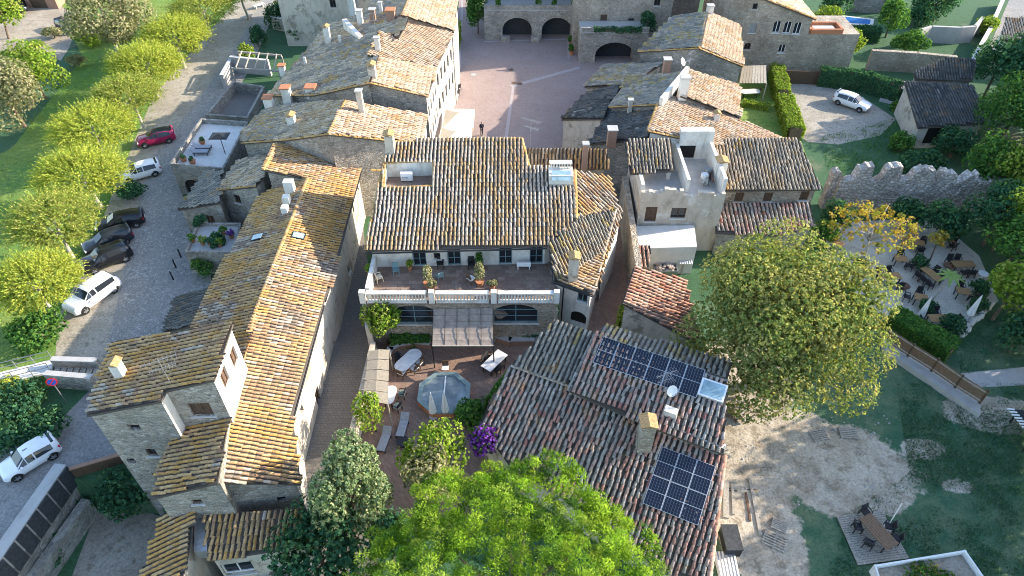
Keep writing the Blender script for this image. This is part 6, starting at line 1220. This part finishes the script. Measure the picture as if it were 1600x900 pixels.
for i in range(nx_ + 1): a = i / nx_; MB().bar(c4[0].lerp(c4[1], a) - V3((0, -.02, .02)), c4[3].lerp(c4[2], a) - V3((0, 0, .02)), .03).build('wire', 'metal_dark', t)
for q in (c4[2], c4[3]): MB().tube([V3((q.x, q.y, .01)), V3((q.x, q.y, 2.5))], .05, 8).build('post', 'metal_dark', t)
MB().bar(c4[3], c4[2], .08).build('front_beam', 'wood_grey', t)
t = thing('reed_roof', 'weathered reed mat shelter roof along the courtyard wall', 'shelter', P(590, 610)); c4 = [P(576, 548, 2.5), P(608, 546, 2.4), P(606, 632, 2.4), P(566, 628, 2.5)]
for k in range(5):
    f0, f1 = k / 5 + .006, (k + 1) / 5 - .006; q = [c4[0].lerp(c4[3], f0), c4[1].lerp(c4[2], f0), c4[1].lerp(c4[2], f1), c4[0].lerp(c4[3], f1)]; mid = V3((0, 0, .12)); top = [q[0], q[0].lerp(q[1], .5) + mid, q[1], q[2], q[3].lerp(q[2], .5) + mid, q[3]]
    MB().add(top + [p - V3((0, 0, .05)) for p in top], [(0, 5, 4, 1), (1, 4, 3, 2), (6, 7, 10, 11), (7, 8, 9, 10), (0, 1, 7, 6), (5, 11, 10, 4), (2, 3, 9, 8)]).build('mat', 'reed', t)
for q in c4: MB().tube([V3((q.x, q.y, 0)), q - V3((0, 0, .05))], .05, 7).build('post', 'wood_grey', t)
for pts, lab in (([(606, 566), (611, 553), (624, 545), (648, 541), (670, 543)], 'curved brick planter wall beside the oval table'), ([(774, 520), (778, 533), (795, 538), (840, 537)], 'low brick planter wall below the ivy by the awning')): wallrun('planter_wall', lab, pts, .55, .38, 'brick_edge', 'concrete', 'wall')
# terrace furniture
def TT(x, y, z=TZ + .075): return P(560 + x / 4.706, 370 + y / 4.706, z)
for k, x, y, rz, lab in (('folding', 280, 270, -1.4, 'green folding chair beside the white terrace wall'), ('folding', 598, 315, 2.2, 'green folding chair in front of the French door'), ('wicker', 155, 325, .5, 'wicker armchair at the terrace corner'), ('chair', 605, 225, -1.5, 'dark slatted chair against the facade'), ('chair', 832, 225, -1.5, 'dark slatted chair beside the green plant'), ('chair_white', 830, 335, .8, 'white garden chair beside the tall planter')): put(k, lab, 'chair', TT(x, y), rz, 'terrace chairs')
for x, y, r_, h, lab, pal in ((515, 365, .42, 1.5, 'tall flowering planter on the terrace by the folding chair', 'pale'), (895, 355, .42, 1.7, 'tall pale grass planter on the terrace edge', 'pale'), (895, 240, .35, 1.1, 'green potted plant against the facade', 'green'), (380, 245, .25, .5, 'small terracotta pot against the facade', 'lime'), (85, 280, .25, .6, 'potted plant on the white terrace parapet', 'lime'), (545, 390, .3, .4, 'pink flowering urn on the balustrade pier', 'pale'), (985, 385, .3, .4, 'pale urn plant on the balustrade pier beside the grass planter', 'pale')):
    p = TT(x, y); t = thing('potted_plant', lab, 'plant', p); MB().lathe(p, [(r_ * .55, 0), (r_ * .8, .42), (r_ * .85, .46), (r_ * .6, .44)], 12).build('pot', 'terracotta', t); crown(t, p + V3((0, 0, .4 + h * .5)), (r_ * 1.2, r_ * 1.2, h * .6), 700, (.16, .1), PALS[pal], 12, name='foliage')
p = TT(1215, 230); t = thing('sofa_table', 'white bench on the terrace beside the tiled wing', 'bench', p); MB().box(p + V3((0, 0, .42)), (1.1, .5, .1)).build('seat', 'metal_white', t); MB().box(p + V3((0, -.25, .6)), (1.1, .06, .4)).build('backrest', 'metal_white', t)
for s_ in (-.45, .45): MB().box(p + V3((s_, 0, .2)), (.07, .45, .38)).build('leg', 'metal_white', t)
# plaza
for px, py, lab in ((717, 184, 'square beige market parasol beside the vine and cafe tables'), (712, 214, 'square beige market parasol half behind the pale roof')):
    p = P(px, py, 2.6); p.z = .012; t = thing('market_parasol', lab, 'parasol', p); w_, d_ = 1.65, 2.1; z0, z1 = 2.5, 3.25; A = [V3((-w_, -d_, z0)), V3((w_, -d_, z0)), V3((w_, d_, z0)), V3((-w_, d_, z0))]; mids = [(A[i] + A[(i + 1) % 4]) / 2 + V3((0, 0, .03)) for i in range(4)]; m = MB(); m.add([p + q for q in A] + [p + q for q in mids] + [p + V3((0, 0, z1))], [f for i in range(4) for f in ((i, 4 + i, 8), (4 + i, (i + 1) % 4, 8))]); m.add([p + q for q in A] + [p + q - V3((0, 0, .22)) for q in A], [(i, 4 + i, 4 + (i + 1) % 4, (i + 1) % 4) for i in range(4)]); m.build('canopy', 'cloth_beige', t); MB().tube([p, p + V3((0, 0, 3.3))], .045, 8).build('pole', 'wood', t); MB().box(p + V3((0, 0, .06)), (.8, .8, .1)).build('base', 'concrete', t)
    for q in A: MB().bar(p + V3((0, 0, z1 - .06)), p + q - V3((0, 0, .04)), .035).build('rib', 'wood', t)
for px, py, mt, lab in ((740, 116.5, 'concrete', 'pale ringed manhole cover near the row house'), (798.6, 109, 'rust_iron', 'single dark manhole cover in the plaza'), (803.5, 130, 'rust_iron', 'dark manhole cover, one of a close pair'), (812, 131, 'rust_iron', 'dark manhole cover, one of a close pair')):
    p = P(px, py); p.z = .01; t = thing('manhole_cover', lab, 'manhole', p, 0, 'pair of manhole covers' if 'pair' in lab else None); MB().lathe(p, [(.42, .002), (.42, .012), (.36, .012), (.36, .004)], 20).build('rim', 'metal_grey', t); MB().lathe(p, [(.355, .0), (.355, .009)], 20).build('cover', mt, t)
for px, py, r_, lab in ((893, 68, .5, 'red potted plant nearer the twin arches'), (893, 82, .5, 'red potted plant beside the climbing plant'), (778, 18, .4, 'white pot row on the arcade terrace'), (841, 13, .4, 'large white pot on the arcade terrace'), (866, 14, .35, 'small white pots on the arcade terrace'), (898, 14, .4, 'dark potted shrub at the arcade corner')):
    z_ = 4.26 if py < 30 else .012; p = P(px, py, z_ + .3); p.z = z_; p.y = min(p.y, 97.2) if py < 30 else p.y; p.y = max(p.y, 94.4) if py < 30 else p.y; t = thing('potted_plant', lab, 'plant', p); MB().lathe(p, [(r_ * .5, 0), (r_ * .75, .55), (r_ * .6, .54)], 12).build('pot', 'terracotta' if py > 30 else 'cloth_white', t); crown(t, p + V3((0, 0, .9)), (r_ * 1.1, r_ * 1.1, .55), 500, (.2, .13), PALS['green'], 10, name='foliage')
# person crossing the plaza
pp_ = P(753, 212); pp_.z = .012
def person(label, p, yaw):
    J = [(0, 0, .95), (0, 0, 1.18), (0, 0, 1.42), (0, .02, 1.53), (0, .03, 1.62), (0, .03, 1.76), (.10, 0, .90), (.12, .04, .50), (.12, -.02, .09), (.13, .14, .04), (-.10, 0, .90), (-.12, -.05, .50), (-.13, -.10, .09), (-.13, .06, .04), (.19, 0, 1.42), (.25, 0, 1.15), (.17, .2, 1.05), (.10, .27, 1.06), (-.19, 0, 1.42), (-.25, 0, 1.15), (-.17, .2, 1.05), (-.10, .27, 1.06)]
    E = [(0, 1), (1, 2), (2, 3), (3, 4), (4, 5), (0, 6), (6, 7), (7, 8), (8, 9), (0, 10), (10, 11), (11, 12), (12, 13), (2, 14), (14, 15), (15, 16), (16, 17), (2, 18), (18, 19), (19, 20), (20, 21)]
    rd = [.15, .14, .15, .06, .095, .07, .095, .065, .05, .045, .095, .065, .05, .045, .06, .05, .038, .035, .06, .05, .038, .035]
    me = bpy.data.meshes.new('person'); me.from_pydata(J, E, []); ob = bpy.data.objects.new('person', me); C.objects.link(ob); ob.modifiers.new('skin', 'SKIN'); 
    for v, r_ in zip(me.skin_vertices[0].data, rd): v.radius = (r_ * 1.15, r_); v.use_root = False
    me.skin_vertices[0].data[0].use_root = True; ob.modifiers.new('sub', 'SUBSURF').levels = 1
    dg = bpy.context.evaluated_depsgraph_get(); m2 = bpy.data.meshes.new_from_object(ob.evaluated_get(dg)); bpy.data.objects.remove(ob)
    for mt in ('navy', 'skin', 'rubber', 'metal_dark'): m2.materials.append(M[mt])
    for f in m2.polygons:
        c_ = f.center; f.material_index = (2 if (c_.z > 1.68 or c_.y < -.01 and c_.z > 1.58) else 1) if c_.z > 1.5 else (1 if c_.y > .22 else (2 if c_.z < .1 else (3 if c_.z < .9 else 0))); f.use_smooth = True
    o = bpy.data.objects.new('person', m2); C.objects.link(o); o.location = p; o.rotation_euler = (0, 0, yaw); tag(o, label, 'person'); return o
person('person in dark jacket and trousers standing in the plaza', pp_, 3.6)
for px, py, lab in ((710, 138, 'dark cafe table near the vine covered facade'), (708, 147, 'dark cafe table beside the market parasol')): put('table_s', lab, 'table', P(px, py, .3) * 1.0 - V3((0, 0, .288)), .1); put('chair', lab.replace('table', 'chair', 1), 'chair', P(px + 6, py, .3) - V3((0, 0, .288)), 2.5)
# top right
t = thing('swimming_pool', 'rectangular blue swimming pool behind the creeper hedge', 'pool', P(1340, 33)); q = [P(x, y, .1) for x, y in ((1316, 24), (1366, 30), (1364, 40), (1308, 37))]; poly = [(p.x, p.y) for p in q]; poly = poly if area(poly) > 0 else poly[::-1]; MB().prism(poly, -.02, .12).build('surround', 'concrete_pale', t); MB().prism(inset(poly, [.45] * 4), .125, .14).build('water', 'pool_blue', t)
t = thing('reed_pergola', 'pale slatted reed canopy beside the gabled house', 'pergola', P(1178, 125)); c4 = [P(x, y, 2.3) for x, y in ((1160, 103), (1197, 102), (1198, 130), (1155, 130))]
for k in range(9): f = (k + .5) / 9; MB().bar(c4[0].lerp(c4[1], f), c4[3].lerp(c4[2], f), .30, .04).build('slat', 'reed' if k < 4 else 'wood_grey', t)
for q in c4: MB().box((q.x, q.y, 1.14), (.12, .12, 2.26)).build('post', 'wood_grey', t)
for s_ in (.12, .88): MB().bar(c4[0].lerp(c4[3], s_) - V3((0, 0, .07)), c4[1].lerp(c4[2], s_) - V3((0, 0, .07)), .1).build('beam', 'wood_grey', t)
put('oval', 'white garden table under the gabled house canopy', 'table', P(1172, 143, .7) - V3((0, 0, .69)), .1); put('chair_white', 'white garden chair between canopy table and gabled house', 'chair', P(1160, 143, .4) - V3((0, 0, .39)), 0); put('chair_white', 'white garden chair between canopy table and clipped hedge', 'chair', P(1184, 144, .4) - V3((0, 0, .39)), 3.1)
t = thing('garden_steps', 'grey stone steps beside the shed', 'steps', P(1390, 158))
for k in range(5): q = P(1405 - k * 4, 140 + k * 5, 0); MB().box(q + V3((0, 0, .5 - k * .1)), (2.2, .7, 1.0 - k * .2), -.5).build('step', 'concrete', t)
for x, lab in ((0, 'white plastic tub by the shed opening'),): p = P(1502, 203); t = thing('tub', lab, 'tub', p); MB().lathe(p, [(.5, 0), (.75, .7), (.8, .74), (.68, .7), (.45, .1)], 16, .8).build('bowl', 'metal_white', t)
# ruined house clutter
p = P(1037, 412, 1.0); p.z = .01; t = thing('skip', 'grey skip heaped with building rubble', 'skip', p); q = [V3((-1.0, -1.3, 0)), V3((1.0, -1.3, 0)), V3((1.0, 1.3, 0)), V3((-1.0, 1.3, 0))]; A = [p + V3((v.x * .85, v.y * .85, 0)) for v in q]; B = [p + V3((v.x, v.y, 1.25)) for v in q]; MB().add(A + B + [p + V3((v.x * .93, v.y * .93, 1.25)) for v in q] + [p + V3((v.x * .9, v.y * .9, .9)) for v in q], [(3, 2, 1, 0)] + [f for i in range(4) for f in ((i, (i + 1) % 4, 4 + (i + 1) % 4, 4 + i), (4 + i, 4 + (i + 1) % 4, 8 + (i + 1) % 4, 8 + i), (8 + i, 8 + (i + 1) % 4, 12 + (i + 1) % 4, 12 + i))]).build('hull', 'metal_grey', t)
m = MB(); random.seed(5)
for k in range(90): m.box(p + V3((random.uniform(-.75, .75), random.uniform(-1.05, 1.05), 1.0 + random.uniform(0, .35))), (random.uniform(.1, .4), random.uniform(.1, .35), random.uniform(.06, .2)), random.random() * 3)
o = m.build('rubble', 'rubble_heap', t); o['kind'] = 'stuff'
p = P(1065, 392, 1.6); t = thing('corrugated_sheet', 'loose corrugated metal sheet leaning over the skip', 'metal sheet', (p.x, p.y, 0)); m = MB(); n = 12
for k in range(n + 1): x = -.6 + 1.2 * k / n; z = .03 * (k % 2); m.v += [tuple(p + V3((x + .12, -1.6, -.15 + z))), tuple(p + V3((x - .12, 1.6, .65 + z)))]
m.f += [(2 * k, 2 * k + 2, 2 * k + 3, 2 * k + 1) for k in range(n)]; m.mi += [0] * n; m.build('sheet', 'tin', t); MB().box((p.x, p.y - 1.3, .7), (.1, .1, 1.4)).build('prop', 'wood_grey', t); MB().box((p.x, p.y + 1.3, 1.05), (.1, .1, 2.1)).build('prop', 'wood_grey', t)
z_ = 5.735
for x, y, w_, d_, h, mt, nm, lab in ((16.9, 50.5, .7, .7, .8, 'metal_white', 'barrel', 'white barrel on the roofless floor'), (17.4, 51.3, .7, .7, .9, 'metal_grey', 'barrel', 'grey barrel among debris on the roofless floor')):
    t = thing(nm, lab, 'barrel', (x, y, z_)); MB().lathe((x, y, z_), [(.3, 0), (.33, .1), (.33, .75), (.3, .82)], 14).build('drum', mt, t); MB().lathe((x, y, z_ + .82), [(.26, 0), (.26, .03)], 14).build('lid', mt, t)
t = thing('debris_pile', 'heap of planks and rusty scrap on the roofless floor', 'debris', (17.2, 51, z_))
for k in range(9): MB().bar((16.4 + random.random() * 1.2, 49.3 + random.random() * 1.6, z_ + .06 + .07 * k), (16.9 + random.random() * .9, 50.6 + random.random() * 2.2, z_ + .06 + .09 * k), .16, .05).build('plank', 'wood_grey' if k % 3 else 'rust_iron', t)
# yard on the right: deck, raised bed, pallets, timber
c4 = [P(x, y, .15) for x, y in ((1307, 806), (1378, 797), (1421, 872), (1341, 883))]; t = thing('deck', 'weathered plank deck carrying a table and chairs', 'deck', P(1362, 840)); n = 22
for k in range(n):
    f = (k + .5) / n; a, b2 = c4[0].lerp(c4[3], f), c4[1].lerp(c4[2], f); MB().bar(V3((a.x, a.y, .12)), V3((b2.x, b2.y, .12)), (c4[0] - c4[3]).length / n - .02, .05).build('plank', 'wood_grey', t)
for f in (.03, .5, .97): a, b2 = c4[0].lerp(c4[1], f), c4[3].lerp(c4[2], f); MB().bar(V3((a.x, a.y, .045)), V3((b2.x, b2.y, .045)), .1, .09).build('joist', 'wood_dark', t)
def Z(x, y, z=.5): p = P(1200 + x / 4, 675 + y / 4, z); p.z = .147; return p
put('deck_t', 'long brown table on the plank deck', 'table', Z(690, 620, .85), -1.15)
for x, y, rz, lab in ((560, 595, -.1, 'dark armchair on the deck, beside the plank edge'), (610, 505, -1.2, 'dark armchair at the parasol end of the deck table'), (757, 592, 2.8, 'dark armchair on the grass side, farther from the bed'), (800, 662, 2.6, 'dark armchair on the grass side, nearer the bed'), (628, 695, 1.0, 'dark armchair at the planting bed end of the deck table')): put('chair', lab, 'chair', Z(x, y), rz, 'armchairs on the plank deck')
p = Z(683, 620, 0); t = thing('parasol_pole', 'thin white parasol pole beside the deck table', 'parasol pole', p + V3((.65, .2, 0))); q = wl(t); MB().tube([q, q + V3((-.1, .1, 2.7))], .03, 8).build('pole', 'metal_white', t); MB().lathe(q, [(.32, 0), (.32, .08), (.06, .12)], 14).build('base', 'concrete_pale', t)
t = thing('raised_bed', 'white fabric sided raised planting bed beside the plank deck', 'planter', P(1440, 900)); c4 = [P(x, y, .9) for x, y in ((1368, 884), (1508, 861), (1556, 930), (1390, 960))]
for i in range(4):
    a, b2 = c4[i], c4[(i + 1) % 4]; mid = a.lerp(b2, .5); MB().bar(V3((a.x, a.y, .44)), V3((b2.x, b2.y, .44)), .05, .87).build('side', 'cloth_white', t); MB().bar(V3((a.x, a.y, .9)), V3((b2.x, b2.y, .9)), .1, .05).build('rim', 'metal_white', t); MB().box((a.x, a.y, .46), (.13, .13, .95)).build('corner_post', 'metal_white', t)
poly = [(q.x, q.y) for q in c4]; poly = poly if area(poly) > 0 else poly[::-1]; MB().prism(inset(poly, [.06] * 4), .02, .5).build('soil', 'dirt', t)
cc = sum(c4, V3()) / 4; crown(t, (cc.x, cc.y + .3, .62), (1.7, 1.0, .2), 1500, (.16, .11), PALS['yellow'][2:] + PALS['green'], 16, name='foliage', low=-.2)
def pallet(label, px, py, rz, w_=1.2, d_=.9):
    p = P(px, py); t = thing('pallet', label, 'pallet', p, rz)
    for k in range(6): MB().box((0, -d_ / 2 + d_ * (k + .5) / 6, .13), (w_, .09, .022)).build('slat', 'wood_grey', t, local=True)
    for x in (-.5, 0, .5): MB().box((x * w_ * .92, 0, .06), (.09, d_, .118)).build('bearer', 'wood_grey', t, local=True)
pallet('grey pallet at the foot of the big tree', 1280, 681, .2); pallet('corrugated looking grey pallet beside the big tree pallet', 1325, 678, -.1); pallet('small white pallet on the bare earth', 1217, 822, -.5, .9, .8); pallet('larger white pallet beside the small one', 1210, 846, -.5, 1.4, 1.1)
for x0, y0, x1, y1, w_, lab in ((1134, 752, 1134, 810, .35, 'wide grey plank lying along the tiled house'), (1171, 748, 1188, 838, .18, 'long pale beam lying on the bare earth'), (1144, 758, 1146, 805, .16, 'thin dark plank lying beside the wide plank'), (1165, 770, 1172, 815, .12, 'rusty bar lying on the bare earth')):
    a, b2 = P(x0, y0), P(x1, y1); t = thing('timber', lab, 'timber', (a + b2) / 2); MB().bar(a + V3((0, 0, .07)), b2 + V3((0, 0, .07)), w_, .1).build('plank', 'wood_grey' if 'rusty' not in lab else 'rust_iron', t); MB().bar(a.lerp(b2, .2) + V3((-.3, 0, .012)), a.lerp(b2, .2) + V3((.3, 0, .012)), .08, .03).build('bearer', 'wood_dark', t)
p = P(1139, 850); t = thing('tool_chest', 'dark chest standing beside the tiled house wall', 'chest', p); MB().box(p + V3((0, 0, .4)), (.95, 1.6, .8)).build('body', 'metal_dark', t); MB().box(p + V3((0, 0, .84)), (1.02, 1.66, .08)).build('lid', 'slate', t)
p = P(1134, 885); t = thing('corrugated_stack', 'stack of pale corrugated sheets by the house corner', 'metal sheets', p)
for k in range(3):
    m = MB()
    for j in range(13): x = -.6 + j * .1; z = .05 + k * .1 + .03 * (j % 2); m.v += [tuple(p + V3((x, -.8, z))), tuple(p + V3((x + .03 * k, .8, z)))]
    m.f += [(2 * j, 2 * j + 2, 2 * j + 3, 2 * j + 1) for j in range(12)]; m.mi += [0] * 12; m.build('sheet', 'tin', t)
t = thing('firewood', 'loose heap of firewood behind the glazed roof window', 'firewood', P(1155, 645)); random.seed(8)
for k in range(34): q = P(1155, 645) + V3((random.gauss(0, .6), random.gauss(0, .7), .1 + .05 * (k // 4))); a = random.random() * 3.1; d = V3((math.cos(a), math.sin(a), random.gauss(0, .12))) * .35; MB().tube([q - d, q + d], .07, 6).build('log', 'bark_pale' if k % 2 else 'bark', t)
p = P(1592, 682); t = thing('garden_shelter', 'dark roofed garden shelter with a row of pale slats', 'shelter', p); 
for dx, dy in ((-.4, -1.2), (1.8, -1.6), (2.2, .6), (0, 1.2)): MB().box(p + V3((dx, dy, .65)), (.1, .1, 1.3)).build('post', 'metal_dark', t)
MB().prism([(p.x - .6, p.y + 1.3), (p.x - .2, p.y - 1.5), (p.x + 2.4, p.y - 2.0), (p.x + 2.4, p.y + .9)][::-1], 1.3, 1.42).build('roof', 'metal_dark', t)
for k in range(12): f = k / 11; MB().box((p.x - .62 + .4 * f, p.y + 1.25 - 2.75 * f, 1.46), (.5, .12, .05), -.14).build('slat', 'metal_white', t)
# roof terrace furniture on the white terrace
z_ = 3.035
for px, py, lab in ((318, 234, 'dark lounger on the white roof terrace, away from the parapet'), (314, 241, 'dark lounger on the white roof terrace, nearer the parapet')):
    o = put('lounger', lab, 'lounger', P(px, py, z_), .05)
for px, py, lab in ((288, 252, 'terracotta pot at the white terrace corner'), (302, 256, 'green potted plant on the white terrace'), (317, 225, 'low round pot beside the loungers')):
    p = P(px, py, z_); t = thing('potted_plant', lab, 'plant', p); MB().lathe(p, [(.22, 0), (.34, .4), (.28, .38)], 12).build('pot', 'terracotta', t); crown(t, p + V3((0, 0, .55)), (.3, .3, .25), 250, (.13, .09), PALS['dark'], 8, name='foliage')
p = P(352, 240, z_); t = thing('terrace_parasol', 'dark square parasol on the white roof terrace', 'parasol', p); MB().tube([p, p + V3((0, 0, 2.2))], .04, 8).build('pole', 'metal_dark', t); MB().add([p + V3((x, y, 2.0)) for x, y in ((-.9, -.7), (.9, -.7), (.9, .7), (-.9, .7))] + [p + V3((0, 0, 2.3))], [(0, 1, 4), (1, 2, 4), (2, 3, 4), (3, 0, 4), (3, 2, 1, 0)]).build('canopy', 'metal_dark', t)
# stones scattered over the bare yard
random.seed(21); m = MB()
for k in range(420):
    q = P(random.uniform(1150, 1390), random.uniform(650, 790)); r_ = random.uniform(.02, .09); m.lathe(q, [(r_ * .8, 0), (r_, r_ * .4), (r_ * .5, r_ * .9)], 5, random.uniform(.6, 1))
o = m.build('stones', 'concrete', None); tag(o, 'small stones scattered over the bare yard', 'stones', kind='stuff')

# plants on the small plant terrace
for px, py, pal, lab in ((303, 378, 'green', 'leafy pot at the plant terrace corner'), (318, 382, 'lime', 'bright green pot on the plant terrace front'), (350, 366, 'green', 'vivid green pot beside the plant terrace door'), (363, 372, 'purple', 'purple flowering pot on the plant terrace'), (330, 384, 'dark', 'dark leaved pot along the plant terrace front'), (345, 385, 'lime', 'small lime pot along the plant terrace front')):
    p = P(px, py, 2.235); t = thing('potted_plant', lab, 'plant', p); MB().lathe(p, [(.14, 0), (.22, .3), (.18, .28)], 10).build('pot', 'terracotta', t); crown(t, p + V3((0, 0, .55)), (.38, .38, .36), 260, (.15, .1), PALS[pal], 9, name='foliage')
